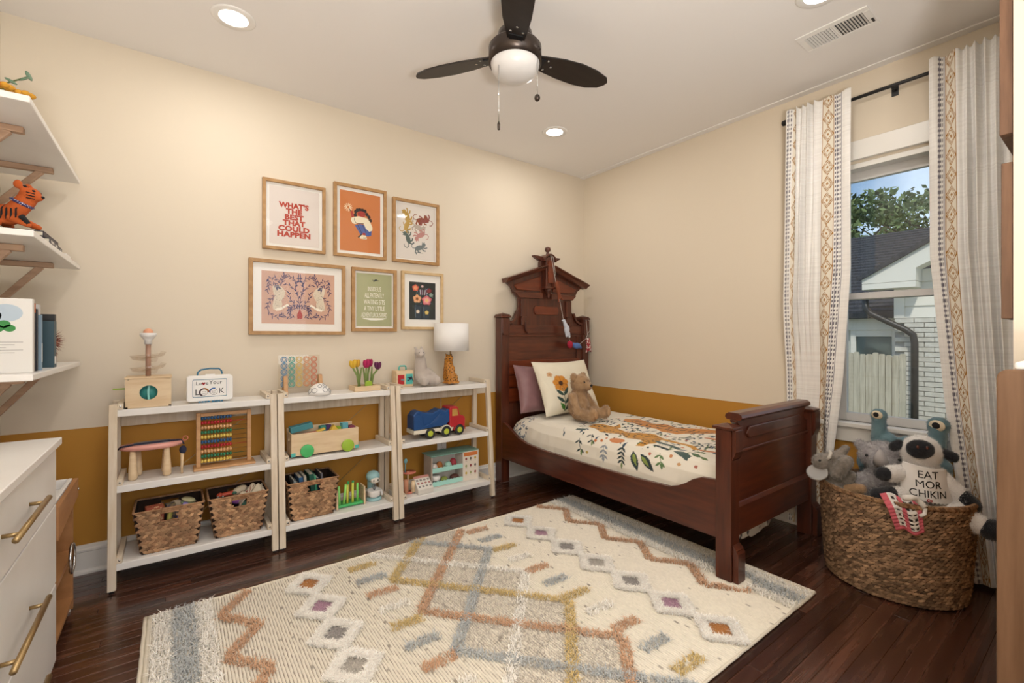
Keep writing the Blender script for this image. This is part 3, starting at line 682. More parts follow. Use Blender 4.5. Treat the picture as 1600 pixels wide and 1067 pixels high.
# ---------------------------------------------------------------- dresser and play sink
ds = thing('dresser', 'white dresser with long brass bar handles below the wall shelves', 'dresser', (-3.7, -1.3, 0))
XF = -3.565; HZ = (.711, .405, .16); HY = ((-1.567, -1.195), (-1.59, -1.195), (-1.59, -1.195))
MB().box(-3.879, XF - .019, -1.95, -.857, .03, .812).build('body', white_lac, ds, .002)
MB().box(-3.879, XF + .014, -1.965, -.848, .812, .838).build('top', white_lac, ds, .003)
MB().box(-3.86, XF - .04, -1.93, -.875, 0, .03).build('plinth', white_lac, ds)
for k, (z0, z1) in enumerate(((.604, .808), (.318, .598), (.036, .312))):
    d = MB().box(XF - .018, XF, -1.947, -.860, z0, z1).build('drawer', white_lac, ds, .002)
    zc = z0 + (z1 - z0) * .5 + .0
    zc = HZ[k]
    for (ya, yb) in (HY[k],):
        b = MB(); b.cyl((XF + .034, ya, zc), (XF + .034, yb, zc), .0075, seg=18)
        for y in (ya + .05, yb - .05): b.cyl((XF, y, zc), (XF + .034, y, zc), .0055, seg=12)
        b.build('handle', brass, d)
ps = thing('play_sink', 'orange plywood play sink with white basin between dresser and shelf unit', 'toy kitchen', (-3.7, -.6, 0))
PX = -3.578
MB().box(-3.872, PX, -.418, -.40, .012, .535).build('side_panel', ply, ps, .001); MB().box(-3.872, PX, -.83, -.812, .012, .535).build('side_panel', ply, ps, .001)
MB().box(-3.872, -3.858, -.812, -.418, .012, .535).build('back_panel', ply, ps)
MB().box(-3.858, PX + .002, -.812, -.418, .255, .272).build('shelf', ply, ps); MB().box(-3.858, PX + .002, -.812, -.418, .05, .066).build('shelf', ply, ps)
b = MB(); b.prism([(-.835, .455), (-.395, .5), (-.395, .578), (-.835, .578)], PX, PX + .016, 'x'); b.prism([(-.835, .5), (-.395, .5), (-.395, .578), (-.835, .578)], -3.872, -3.86, 'x').prism([(-3.86, .5), (PX, .5), (PX, .578), (-3.86, .578)], -.409, -.395, 'y').prism([(-3.86, .5), (PX, .5), (PX, .578), (-3.86, .578)], -.835, -.82, 'y'); b.build('top_rail', ply, ps, .002)
b = MB(); b.box(-3.858, PX - .002, -.818, -.411, .535, .545).box(-3.858, -3.845, -.818, -.411, .545, .584).box(PX - .016, PX - .002, -.818, -.411, .545, .584).box(-3.845, PX - .016, -.818, -.805, .545, .584).box(-3.845, PX - .016, -.424, -.411, .545, .584); b.build('basin', white_pl, ps, .003)
b = MB(); b.tube([(PX + .022, -.60 + .052 * math.cos(a), .30 + .058 * math.sin(a)) for a in [2 * PI * i / 28 for i in range(28)]], .0055, 8, closed=True); b.build('towel_ring', chrome, ps)
MB().cyl((PX + .016, -.42, .535), (PX + .021, -.42, .535), .006).build('bolt', chrome, ps)
for y in (-.41, -.82): MB().lathe([(.013, 0), (.013, .012)], (PX - .02, y, 0), 10).build('foot', white_pl, ps)

# ---------------------------------------------------------------- framed prints
artm = {}
def am(h): return mat('ink_' + h.lstrip('#').lower(), h, .8)
def frame(label, x0, x1, z0, z1, fw, mount, wood, paper, art):
    t = thing('framed_print', label, 'picture', ((x0 + x1) / 2, 0, z0), 0, 'framed prints on the back wall')
    D = .03; b = MB()
    b.prism([(x0, z0), (x1, z0), (x1 - fw, z0 + fw), (x0 + fw, z0 + fw)], -D, -.001).prism([(x0, z1), (x0 + fw, z1 - fw), (x1 - fw, z1 - fw), (x1, z1)], -D, -.001)
    b.prism([(x0, z0), (x0 + fw, z0 + fw), (x0 + fw, z1 - fw), (x0, z1)], -D, -.001).prism([(x1, z0), (x1, z1), (x1 - fw, z1 - fw), (x1 - fw, z0 + fw)], -D, -.001)
    b.build('frame', wood, t, .0015)
    MB().box(x0 + fw, x1 - fw, -.012, -.002, z0 + fw, z1 - fw).build('mount', mat('white_mount', '#EDEAE4', .85), t)
    ax0, ax1, az0, az1 = x0 + fw + mount[0], x1 - fw - mount[0], z0 + fw + mount[1], z1 - fw - mount[1]
    pr = MB().box(ax0, ax1, -.0135, -.012, az0, az1).build('print', am(paper), t)
    mats = []; b = MB(); lay = [0]
    def put(poly, colr, l=None):
        if colr not in mats: mats.append(colr)
        b.cur = mats.index(colr); lay[0] += 1
        w, h = ax1 - ax0, az1 - az0
        b.flat([(ax0 + p * w, az0 + q * h) for p, q in poly], -.0136 - (lay[0] if l is None else l) * .000006)
    art(put, pr, ax0, ax1, az0, az1)
    if mats: b.build('printed_artwork', [am(c) for c in mats], pr)
    MB().box(x0 + fw * .8, x1 - fw * .8, -.0215, -.020, z0 + fw * .8, z1 - fw * .8).build('glass', pglass, t)
    return t
def art_words(put, pr, a, b, c, d):
    cx = (a + b) / 2; m = am('#B23A22'); rows_ = ("WHAT'S", 'THE', 'BEST', 'THAT', 'COULD', 'HAPPEN'); wid = (.165, .095, .13, .125, .165, .20); 
    for i, (w, k) in enumerate(zip(rows_, wid)):
        o = text(w, .044, (cx - .004, -.0138, d - .1105 - i * .0366), m, pr, off=.0024, sp=1.06); o.scale = (k / (.0305 * len(w)) * (1.06 if w != "WHAT'S" else 1.12), 1, 1)
frame("print with red bold lettering, leftmost in the upper row", -2.786, -2.418, 1.745, 2.18, .019, (.02, .02), oak_frame, '#DDD3CC', art_words)
def art_girl(put, pr, *r):
    sk = '#A8372E'; dk = '#2b211f'; cr = '#E9DFC4'; bl = '#4a5f9e'
    for i in range(12):
        t = i * PI / 6; put(stroke([(.2 + .03 * math.cos(t), .725 + .022 * math.sin(t)), (.2 + .1 * math.cos(t), .725 + .068 * math.sin(t))], .012), '#F0E6C8')
    put(stroke([(.22, .71), (.27, .65)], .014), dk); put([(.25, .66), (.3, .68), (.33, .62), (.33, .57), (.28, .57)], sk)
    for x, y in ((.38, .67), (.42, .70), (.48, .71), (.55, .71), (.61, .70), (.37, .61), (.66, .65), (.71, .61), (.745, .555)): put(disc(x, y, .042, .032), dk)
    put(disc(.52, .64, .1, .055), sk); put(disc(.48, .645, .03, .012), '#8e2a26'); put(disc(.58, .645, .03, .012), '#8e2a26')
    put([(.36, .44), (.47, .47), (.6, .47), (.78, .38), (.77, .3), (.70, .28), (.62, .28), (.56, .31), (.5, .29)], bl)
    put([(.36, .58), (.46, .60), (.66, .585), (.74, .53), (.8, .44), (.795, .39), (.72, .36), (.63, .41), (.58, .48), (.45, .485), (.36, .46), (.3, .47), (.26, .52), (.28, .56)], cr)
    put(stroke([(.345, .56), (.345, .53), (.38, .485), (.45, .475), (.58, .488)], .009), dk); put(stroke([(.42, .46), (.47, .40), (.52, .33), (.53, .3)], .011), dk); put(stroke([(.54, .47), (.6, .40), (.64, .34)], .011), dk)
    put([(.55, .33), (.62, .33), (.63, .29), (.56, .29)], sk); put([(.46, .25), (.5, .29), (.56, .29), (.63, .29), (.66, .24), (.64, .225), (.5, .225)], cr)
    put([(.43, .25), (.52, .31), (.54, .30), (.46, .235)], dk)
    for k in range(3): put(stroke([(.57 + k * .025, .23), (.585 + k * .025, .26)], .009), dk)
frame('orange print of a crouching girl holding a sparkler', -2.365, -2.003, 1.745, 2.237, .020, (.022, .022), oak_frame, '#C87B46', art_girl)
def cat(put, x, y, s, a, c, tail=1):
    ca, sa = math.cos(a), math.sin(a)
    def T(pts): return [(x + (p * ca - q * sa) * s, y + (p * sa + q * ca) * s * .78) for p, q in pts]
    put(T(disc(0, 0, .17, .085)), c); put(T(disc(.2, .05, .075, .07)), c); put(T([(.15, .09), (.17, .16), (.21, .11)]), c); put(T([(.21, .11), (.26, .15), (.26, .08)]), c)
    put(T(stroke([(.12, -.02), (.22, -.08), (.30, -.07)], .045)), c); put(T(stroke([(.08, -.04), (.13, -.14), (.2, -.17)], .045)), c)
    put(T(stroke([(-.1, -.03), (-.08, -.13), (-.01, -.17)], .05)), c); put(T(stroke([(-.13, .0), (-.2, -.1), (-.16, -.18)], .05)), c)
    put(T(stroke([(-.14, .02), (-.24, .06), (-.27, .14), (-.2, .21), (-.12, .2)], .026)), c)
def art_cats(put, pr, *r):
    for x, y, a, c in ((.27, .76, 1.9, '#B5913F'), (.62, .74, .2, '#8E4A22'), (.74, .75, 3.4, '#8C4B42'), (.25, .60, 1.2, '#BD9B52'), (.55, .60, -.3, '#B5A99D'), (.62, .46, 3.6, '#BE8A84'), (.29, .36, 1.9, '#5B6863'), (.58, .22, .35, '#737B7C')): cat(put, x, y, .70, a, c)
    put(stroke([(.5, .13), (.68, .125)], .008), '#6b6b6b')
frame('cream print of tumbling tabby cats in ochre, brown, pink and grey', -1.955, -1.585, 1.745, 2.21, .021, (.012, .012), oak_frame, '#DDD6CE', art_cats)
def art_leopards(put, pr, *r):
    nv = '#2d2f63'; asp = 1.46
    def mirror(f):
        for sgn in (1, -1): f(lambda x, y: (.5 + sgn * x, y))
    def leo(T):
        put([T(x, y) for x, y in ((-.36, .70), (-.33, .74), (-.27, .73), (-.22, .68), (-.19, .60), (-.21, .50), (-.24, .44), (-.23, .36), (-.26, .28), (-.30, .25), (-.35, .27), (-.36, .34), (-.345, .44), (-.33, .52), (-.35, .60))], '#D9CBB5')
        put([T(x, y) for x, y in ((-.33, .27), (-.30, .30), (-.24, .32), (-.18, .37), (-.16, .37), (-.15, .345), (-.19, .32), (-.25, .26), (-.31, .245))], '#EFE7D6')
        put([T(x, y) for x, y in disc(-.165, .355, .022, .028, 10)], '#EFE7D6')
        for k in range(70):
            x = R.uniform(-.345, -.215); y = R.uniform(.29, .70)
            if y > .45 and x < -.32: continue
            put([T(p, q) for p, q in disc(x, y, .0032, .0045, 5)], '#3d3a40')
    mirror(leo)
    br = [[(0, .27), (-.01, .45), (-.03, .6), (-.1, .72), (-.2, .78)], [(-.03, .55), (-.06, .72), (-.02, .85), (.02, .92)], [(-.06, .70), (-.04, .82), (-.1, .9), (-.16, .92)], [(-.02, .3), (-.08, .4), (-.14, .5), (-.15, .62)],
          [(-.25, .72), (-.27, .82), (-.34, .88), (-.42, .84)], [(-.24, .78), (-.22, .88), (-.2, .94)], [(-.42, .86), (-.40, .74), (-.43, .6)], [(-.32, .54), (-.38, .46), (-.42, .36), (-.43, .28)], [(-.42, .24), (-.36, .14), (-.28, .12), (-.24, .16)], [(-.02, .29), (-.09, .33), (-.13, .26)],
          [(-.06, .12), (-.12, .14), (-.2, .12), (-.24, .18)], [(-.09, .35), (-.15, .3), (-.14, .2)], [(-.35, .8), (-.31, .72), (-.29, .68)]]
    def draw(T):
        for B in br:
            put(stroke([T(*p) for p in B], .006), nv)
            n = 8
            for i in range(n):
                t = (i + .5) / n * (len(B) - 1); k = int(t); f = t - k; p = B[k]; q = B[k + 1]
                x = p[0] + (q[0] - p[0]) * f; y = p[1] + (q[1] - p[1]) * f; a = math.atan2((q[1] - p[1]), (q[0] - p[0]) * asp) + (.7 if i % 2 else -.7)
                put([T(x + px / asp, y + py) for px, py in leafpoly(0, 0, a, .075, .017)], nv)
    mirror(draw)
    put([(.47, .10), (.465, .16), (.475, .21), (.49, .245), (.492, .27), (.515, .27), (.518, .245), (.53, .21), (.54, .16), (.535, .10)], '#B03A2A')
frame('wide pink print of two spotted leopards under navy branches', -2.859, -2.29, 1.216, 1.68, .022, (.047, .047), oak_frame, '#CDA48F', art_leopards)
def art_green(put, pr, a, b, c, d):
    cx = (a + b) / 2; m = am('#F1EEE2'); L_ = ('INSIDE US', 'ALL PATIENTLY', 'WAITING SITS', 'A TINY LITTLE', 'ADVENTUROUS BIRD'); ws = (.12, .16, .175, .185, .19)
    for i, (w, k) in enumerate(zip(L_, ws)):
        o = text(w, .046, (cx, -.0138, d - .108 - i * .0455), m, pr, off=.0001); o.scale = (k / (.0285 * len(w)), 1, 1)
    put([(.15, .155), (.85, .155), (.74, .125), (.55, .112), (.4, .112), (.24, .13)], '#F1EEE2')
    put(disc(.52, .875, .05, .016, 10, .3), '#3d4440'); put(stroke([(.44, .88), (.5, .87), (.62, .875)], .012), '#3d4440'); put(stroke([(.47, .85), (.53, .895), (.58, .89)], .014), '#3d4440')
frame('sage green print with white hand lettering and a small bird', -2.247, -1.926, 1.239, 1.68, .023, (.011, .014), oak_frame, '#A9AB84', art_green)
def art_flowers(put, pr, *r):
    def rose(x, y, q, cs):
        for k, c in enumerate(cs):
            f = 1 - k * .24
            put([(x + q * f * (1 + .13 * math.sin(5 * t + k)) * math.cos(t), y + q * .7 * f * (1 + .13 * math.sin(5 * t + k)) * math.sin(t)) for t in [2 * PI * i / 22 for i in range(22)]], c)
    for i in range(46): put(leafpoly(R.uniform(.15, .85), R.uniform(.3, .84), R.uniform(0, 6.28), R.uniform(.08, .14), .05), R.choice(['#3c4a42', '#4a5a50', '#2c3b3d', '#35433a', '#54685d']))
    put([(.22, .34), (.30, .40), (.72, .40), (.78, .34), (.74, .02), (.26, .02)], '#26303c')
    for x0 in (.3, .62): put([(x0 - .12, .36), (x0 + .16, .36), (x0 + .13, .03), (x0 - .09, .03)], '#34414b'); put(stroke([(x0 - .08, .33), (x0 - .06, .06)], .016), '#6b7d85')
    for k in range(7): put(stroke([(.42 + k * .04, .66), (.40 + k * .05, .8)], .022), ['#d8d5dd', '#7d4a63'][k % 2])
    rose(.23, .84, .12, ['#C25345', '#D77a5c', '#E39a70']); rose(.29, .55, .15, ['#D99B6E', '#E6B68A', '#D08a58', '#6d4a33']); rose(.66, .52, .18, ['#C9606a', '#DD8f90', '#E7aaa0', '#E6c47a'])
    rose(.75, .78, .1, ['#6e2a2f', '#8d3a3c']); rose(.49, .89, .05, ['#b88', '#ddc0bb'][0:0] + ['#B78A86', '#D9C0BB']); rose(.83, .67, .08, ['#71867c', '#8ea396'])
    rose(.32, .21, .07, ['#C9B29A', '#E8DBC6']); rose(.66, .19, .08, ['#B99a4c', '#E0C878'])
    for i in range(10): put(disc(R.uniform(.1, .9), R.uniform(.3, .9), .02, .014, 8), R.choice(['#4a6a8a', '#3f6277', '#8a8fb0']))
frame('dark floral still-life print in a pale frame behind the lamp', -1.887, -1.55, 1.256, 1.685, .020, (.042, .055), pine_frame, '#2f3330', art_flowers)
# ---------------------------------------------------------------- toys on the shelf units
teal = mat('teal_paint', '#53B7AE', .5); green = mat('green_paint', '#4CB86A', .45); lime = mat('lime_paint', '#9CBF3A', .45); yellow = mat('yellow_paint', '#E3BF4A', .45)
red = mat('red_gloss', '#B5272F', .35); blue = mat('blue_gloss', '#1F4A82', .35); pinkp = mat('pink_gloss', '#E0A095', .35); navy = mat('navy_fabric', '#22263F', .8); purple = mat('purple_paint', '#6B4C9A', .5)
greyp = mat('grey_plastic', '#8C8F94', .5); coral = mat('coral_paint', '#D27A66', .5); mint = mat('mint_paint', '#A8DDD2', .5); steelblue = mat('handle_blue', '#2E6E8E', .4)
inkd = am('#34383d')
def rrect(x0, x1, z0, z1, r, n=5):
    o = []
    for cx, cz, a in ((x1 - r, z1 - r, 0), (x0 + r, z1 - r, PI / 2), (x0 + r, z0 + r, PI), (x1 - r, z0 + r, 3 * PI / 2)):
        for i in range(n + 1): t = a + PI / 2 * i / n; o.append((cx + r * math.cos(t), cz + r * math.sin(t)))
    return o
# ball-drop tower
t = thing('ball_drop_toy', 'wooden ball drop toy with clear spiral ramp on the shelf unit top', 'toy', (-3.32, -.19, .851))
x0, x1, y0, y1, z0, z1 = -3.413, -3.232, -.26, -.115, .851, .995
b = MB(); ring = disc((x0 + x1) / 2, .925, .036, .036, 24); hole = ring
sq = []
for (px, pz) in ring:
    a = math.atan2(pz - .925, px - (x0 + x1) / 2); c, s = math.cos(a), math.sin(a); w, hh = (x1 - x0) / 2, .072
    k = min(w / abs(c) if abs(c) > 1e-6 else 9, hh / abs(s) if abs(s) > 1e-6 else 9); sq.append(((x0 + x1) / 2 + k * c, .925 + k * s * (1 if s < 0 else 1)))
n = len(ring); vs = [(p, y0, q) for p, q in sq] + [(p, y0, q) for p, q in ring] + [(p, y0 + .01, q) for p, q in ring]
fs = [(i, (i + 1) % n, n + (i + 1) % n, n + i) for i in range(n)] + [(n + i, n + (i + 1) % n, 2 * n + (i + 1) % n, 2 * n + i) for i in range(n)]
b.add(vs, fs); b.box(x0, x0 + .01, y0 + .001, y1, z0, z1).box(x1 - .01, x1, y0 + .001, y1, z0, z1).box(x0, x1, y1 - .01, y1, z0, z1).box(x0, x1, y0 + .001, y1, z0, z0 + .008); b.build('box', pale_wood, t)
b = MB(); b.box(x0 - .003, x1 + .003, y0 - .003, y1, z1, z1 + .008); b.build('lid', pale_wood, t, .002)
b = MB(); cx = (x0 + x1) / 2; b.cyl((cx, y0 + .06, .925), (cx, y0 + .045, .925), .05, seg=24); b.build('drum', mat('teal_drum', '#57B8B0', .4), t)
b = MB(); b.prism([(cx - .004, .886), (cx + .004, .886), (cx + .002, .925), (cx + .006, .964), (cx - .003, .964), (cx - .006, .93)], y0 + .02, y0 + .045); b.build('paddle', mat('light_teal', '#8fd6cf', .4), t)
MB().cyl((cx - .004, -.185, 1.0), (cx - .004, -.185, 1.165), .011).build('post', mat('post_brown', '#A98572', .5), t)
b = MB(); b.lathe([(.016, 0), (.016, .02), (.026, .034), (.034, .044), (.034, .058), (.030, .058), (.026, .05)], (cx - .004, -.185, 1.165), 24); b.build('funnel', mat('white_satin', '#E4E2E0', .4), t)
MB().ell((cx - .004, -.185, 1.225), .021).build('ball', mat('peach_ball', '#E2A27F', .4), t)
for zc in (1.10, 1.04):
    nn, mm = 40, 7; P3 = np.zeros((nn, mm, 3))
    for i in range(nn):
        a = 2 * PI * i / (nn - 1) * .97 + 1.0
        for j in range(mm):
            u = j / (mm - 1); r = .014 + .06 * u; P3[i, j] = (cx - .004 + r * math.cos(a), -.185 + r * math.sin(a) * .9, zc + .035 * (i / nn - .5) - .010 * math.sin(PI * u) + .012 * (u > .95))
    gridmesh('ramp', P3, clear_m, t, thick=.002)
b = MB(); b.bar((x0 + .001, -.2, .945), (x0 - .05, -.2, .945), .016, .006); b.build('lever', lime, t, .002)
# white case
t = thing('carry_case', 'white play case with printed faces and teal handle on the shelf unit top', 'case', (-3.063, -.19, .851))
MB().prism(rrect(-3.168, -2.958, .857, .995, .016), -.222, -.166).build('body', white_pl, t, .006, 3)
b = MB(); b.tube([(-3.12, -.195, .995), (-3.117, -.195, 1.012), (-3.103, -.195, 1.025), (-3.063, -.195, 1.031), (-3.022, -.195, 1.029), (-3.010, -.195, 1.016), (-3.007, -.195, .998)], .0042, 8); b.build('handle', steelblue, t)
MB().box(-3.085, -3.04, -.205, -.185, .994, 1.0).build('latch', white_pl, t, .002)
b = MB()
for i in range(8):
    x = -3.116 + i * .0135 + (.006 if i > 3 else 0); b.box(x, x + .010, -.224, -.20, .851, .859)
b.build('feet', steelblue, t, kind=None); t.children[-1]['kind'] = 'stuff'
YF = -.2221
b = MB(); o_ = rrect(-3.142, -2.986, .880, .975, .006); i_ = rrect(-3.139, -2.989, .883, .972, .004)
n = len(o_); b.add([(p, YF - .0004, q) for p, q in o_] + [(p, YF - .0004, q) for p, q in i_], [(i, (i + 1) % n, n + (i + 1) % n, n + i) for i in range(n)])
def ringp(bb, x, z, r0, r1, y, a0=0, a1=2 * PI, n=24):
    vs = [(x + r * math.cos(a0 + (a1 - a0) * i / n), y, z + r * math.sin(a0 + (a1 - a0) * i / n)) for r in (r1, r0) for i in range(n + 1)]
    bb.add(vs, [(i, i + 1, n + 2 + i, n + 1 + i) for i in range(n)])
b.m(1); ringp(b, -3.091, .906, .017, .023, YF - .0005, .4, PI + 1.2); b.m(2); ringp(b, -3.091, .906, .017, .0235, YF - .0006, 0, 1.6); b.m(3); ringp(b, -3.047, .906, .017, .0225, YF - .0005, 1.2, PI + .2)
b.m(4); ringp(b, -3.091, .906, .0155, .017, YF - .0007); ringp(b, -3.047, .906, .0155, .017, YF - .0007)
for x in (-3.091, -3.047):
    for dx in (-.005, .005): b.flat(disc(x + dx, .909, .0014, .002, 8), YF - .0006)
    ringp(b, x, .904, .0055, .0068, YF - .0006, PI + .3, 2 * PI - .3, 8)
b.m(5); hx, hz = -3.093, .9525; b.flat([(hx, hz - .009), (hx + .008, hz), (hx + .0085, hz + .004), (hx + .005, hz + .007), (hx + .0015, hz + .0055), (hx, hz + .003), (hx - .0015, hz + .0055), (hx - .005, hz + .007), (hx - .0085, hz + .004), (hx - .008, hz)], YF - .0006)
b.build('printed_faces', [steelblue, am('#4a3440'), am('#a0632c'), am('#3b6aa8'), am('#5a4a42'), am('#a3262e')], t)
text('Lo', .026, (-3.1145, YF - .0003, .9535), inkd, t); text('e', .026, (-3.0775, YF - .0003, .9535), inkd, t); text('Your', .029, (-3.0385, YF - .0003, .956), inkd, t)
text('L', .045, (-3.1215, YF - .0003, .906), inkd, t); text('K', .041, (-3.0125, YF - .0003, .909), inkd, t)
# pink toy table with mallet
t = thing('toy_keyboard_table', 'pink oval toy bench with pale peg legs and a navy cord', 'toy', (-3.31, -.19, .491))
b = MB(); b.lathe([(.06, 0), (.085, .006), (.09, .018), (.085, .028), (.0, .030)], (-3.31, -.19, .632), 36, sx=1.48, sy=.8); b.build('top', pinkp, t)
MB().prism(rrect(-3.385, -3.235, -.225, -.155, .01), .6605, .6635, 'z').build('panel', greyp, t, .001)
b = MB()
for x, y in ((-3.385, -.225), (-3.25, -.225), (-3.37, -.145), (-3.255, -.145)): b = MB(); b.lathe([(.012, 0), (.018, .006), (.019, .03), (.012, .142)], (x, y, .491), 14); b.build('leg', pale_wood, t)
b = MB(); pts = [(-3.447, -.20, .642), (-3.43, -.235, .662), (-3.37, -.232, .668), (-3.31, -.228, .668), (-3.24, -.222, .668), (-3.19, -.205, .662), (-3.178, -.215, .64)]; b.tube(pts, .004, 8); b.build('cord', navy, t)
b = MB(); b.ell((-3.183, -.235, .615), (.016, .014, .022)); b.build('tassel', navy, t)
b = MB(); b.cyl((-3.188, -.235, .493), (-3.186, -.235, .60), .005, .008); b.build('stick', pale_wood, t)
b = MB(); b.tube([(-3.172 + .011 * math.cos(a), -.20, .668 + .011 * math.sin(a)) for a in [2 * PI * i / 14 for i in range(14)]], .0025, 6, closed=True); b.build('ring', coral, t)
# abacus
t = thing('abacus', 'wooden abacus with ten rows of coloured beads inside the shelf unit', 'abacus', (-2.995, -.19, .491))
MB().box(-3.138, -2.85, -.245, -.135, .491, .503).build('base', beech, t, .003)
for x in (-3.125, -2.888): MB().box(x, x + .020, -.205, -.18, .503, .793).build('frame_post', beech, t, .002)
MB().box(-3.105, -2.888, -.203, -.182, .772, .790).build('top_bar', beech, t, .002)
bc = [mat('bead_blue', '#2E5F8F', .35), red, mat('bead_peach', '#E0AE7C', .4), mat('bead_green', '#2E7A57', .35), mat('bead_yellow', '#E4C762', .35)]; wires = [mat('wire_dark', '#3c3a3a', .3), red, brass, mat('wire_green', '#2c5f45', .4), brass]
bead = None
for r in range(10):
    z = .762 - r * .0258; MB().cyl((-3.106, -.192, z), (-2.887, -.192, z), .0016, seg=6).build('wire', wires[r % 5], t)
    bmh = MB().lathe([(.0025, -.0068), (.0085, -.005), (.0108, 0), (.0085, .005), (.0025, .0068)], (0, 0, 0), 10, rot('Y', PI / 2)).mesh('bead', bc[r % 5])
    for k in range(10):
        o = bpy.data.objects.new('bead', bmh); link(o, t); o.location = (-3.098 + k * .0145, -.192, z)
# woven storage baskets
hy = mat('water_hyacinth', '#C9A27A', .8, c2='#7b5238', vs=22, island=.38, lo=.3, hi=.75, bump=.2, bs=150)
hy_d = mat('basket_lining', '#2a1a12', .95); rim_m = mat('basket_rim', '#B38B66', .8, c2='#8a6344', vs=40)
def leaflet(V, F, c, u, v, n, L, w, h):
    q = len(V)
    for (a, s, k) in ((-1, 0, 0), (-.45, -1, .25), (-.45, 1, .25), (-.1, 0, 1), (.45, -1, .3), (.45, 1, .3), (1, 0, 0)): V.append(tuple(c + u * (a * L / 2) + v * (s * w / 2) + n * (k * h)))
    F += [(q, q + 1, q + 3, q + 2), (q + 1, q + 4, q + 3, q + 3), (q + 2, q + 3, q + 5, q + 5), (q + 3, q + 4, q + 6, q + 5)]
def weave_panel(V, F, A, B, C, D, rows_, hole=None, out=None):
    """woven lozenges over quad A(bottom-left) B(bottom-right) C(top-right) D(top-left)"""
    A, B, C, D = map(Vector, (A, B, C, D)); n = (B - A).cross(D - A).normalized()
    for r in range(rows_):
        t = (r + .5) / rows_; P0 = A.lerp(D, t); P1 = B.lerp(C, t); W_ = (P1 - P0).length; k = max(3, int(W_ / .019)); u = (P1 - P0).normalized(); v = n.cross(u)
        hstep = (D - A).length / rows_
        for i in range(k + 1):
            x = (i + (.5 if r % 2 else 0)) / k
            if x < .02 or x > .985: continue
            if hole and hole[0] < x < hole[1] and hole[2] < t < hole[3]: continue
            sgn = 1 if r % 2 else -1; a = .5 * sgn + R.uniform(-.08, .08)
            uu = (u * math.cos(a) + v * math.sin(a)); vv = n.cross(uu)
            leaflet(V, F, P0.lerp(P1, x) + n * R.uniform(-.0005, .0012), uu, vv, n, W_ / k * 1.75, hstep * .85, .006)
def tri_fix(F): return [f if f[2] != f[3] else f[:3] for f in F]
def storage_basket(cx, cy, zb, w0, w1, d0, d1, h, lab):
    t = thing('storage_basket', lab, 'basket', (cx, cy, zb), 0, 'woven storage baskets in the shelf units')
    q = lambda w, d, z: [Vector((cx - w / 2, cy - d / 2, z)), Vector((cx + w / 2, cy - d / 2, z)), Vector((cx + w / 2, cy + d / 2, z)), Vector((cx - w / 2, cy + d / 2, z))]
    lo, hi = q(w0, d0, zb + .002), q(w1, d1, zb + h); V = []; F = []
    hole = (.36, .64, .72, .92)
    for i in range(4):
        j = (i + 1) % 4; weave_panel(V, F, lo[i], lo[j], hi[j], hi[i], 13, hole if i in (0, 2) else None)
    me = bpy.data.meshes.new('weave'); me.from_pydata([tuple(v) for v in V], [], tri_fix(F)); me.materials.append(hy); me.polygons.foreach_set('use_smooth', [True] * len(me.polygons)); o = bpy.data.objects.new('weave', me); link(o, t); o['kind'] = 'stuff'
    # lining with handle openings
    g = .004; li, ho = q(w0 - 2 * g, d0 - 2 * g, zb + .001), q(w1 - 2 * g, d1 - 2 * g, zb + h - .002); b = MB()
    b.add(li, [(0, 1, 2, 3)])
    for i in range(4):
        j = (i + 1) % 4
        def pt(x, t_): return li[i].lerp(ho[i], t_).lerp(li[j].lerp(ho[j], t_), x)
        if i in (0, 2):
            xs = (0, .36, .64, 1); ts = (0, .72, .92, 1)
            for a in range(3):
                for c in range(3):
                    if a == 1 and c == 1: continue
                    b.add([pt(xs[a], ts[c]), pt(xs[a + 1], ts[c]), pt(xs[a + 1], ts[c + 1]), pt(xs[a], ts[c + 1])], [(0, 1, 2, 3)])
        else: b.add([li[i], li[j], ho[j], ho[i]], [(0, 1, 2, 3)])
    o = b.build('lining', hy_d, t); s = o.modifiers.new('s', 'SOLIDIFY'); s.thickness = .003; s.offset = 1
    b = MB(); b.tube([tuple(p) for i in range(4) for p in (hi[i].lerp(hi[(i + 1) % 4], .03), hi[i].lerp(hi[(i + 1) % 4], .5), hi[i].lerp(hi[(i + 1) % 4], .97))], .0055, 8, closed=True)
    b.build('rim', rim_m, t)
    V = []; F = []
    for s_ in (-1,):
        for k in range(14):
            c = hi[0].lerp(hi[1], .36 + .28 * (k + .5) / 14); leaflet(V, F, c + Vector((0, -.002, -.004)), Vector((.1, 0, 1)).normalized(), Vector((1, 0, 0)), Vector((0, -1, 0)), .028, w1 * .022, .004)
    me = bpy.data.meshes.new('handle_wrap'); me.from_pydata([tuple(v) for v in V], [], tri_fix(F)); me.materials.append(rim_m); o = bpy.data.objects.new('handle_wrap', me); link(o, t); o['kind'] = 'stuff'
    b = MB(); hA = li[0].lerp(ho[0], .72).lerp(li[1].lerp(ho[1], .72), .36); hB = li[0].lerp(ho[0], .72).lerp(li[1].lerp(ho[1], .72), .64); hC = li[0].lerp(ho[0], .92).lerp(li[1].lerp(ho[1], .92), .64); hD = li[0].lerp(ho[0], .92).lerp(li[1].lerp(ho[1], .92), .36)
    dv = Vector((0, -.006, 0)); b.tube([tuple(p + dv) for p in (hA, hB, hC, hD)], .004, 6, closed=True); b.build('handle_edge', rim_m, t)
    return t
bs = 'woven storage baskets in the shelf units'
storage_basket(-3.238, -.195, .131, .225, .284, .19, .235, .215, 'woven basket of small toys with an empty-looking handle hole, nearest the dresser')
storage_basket(-2.936, -.195, .131, .215, .276, .19, .235, .215, 'woven basket of toys with a cloth on top, beside the first basket')
storage_basket(-2.556, -.195, .131, .235, .282, .19, .235, .222, 'woven basket packed with upright books')
tz = .27
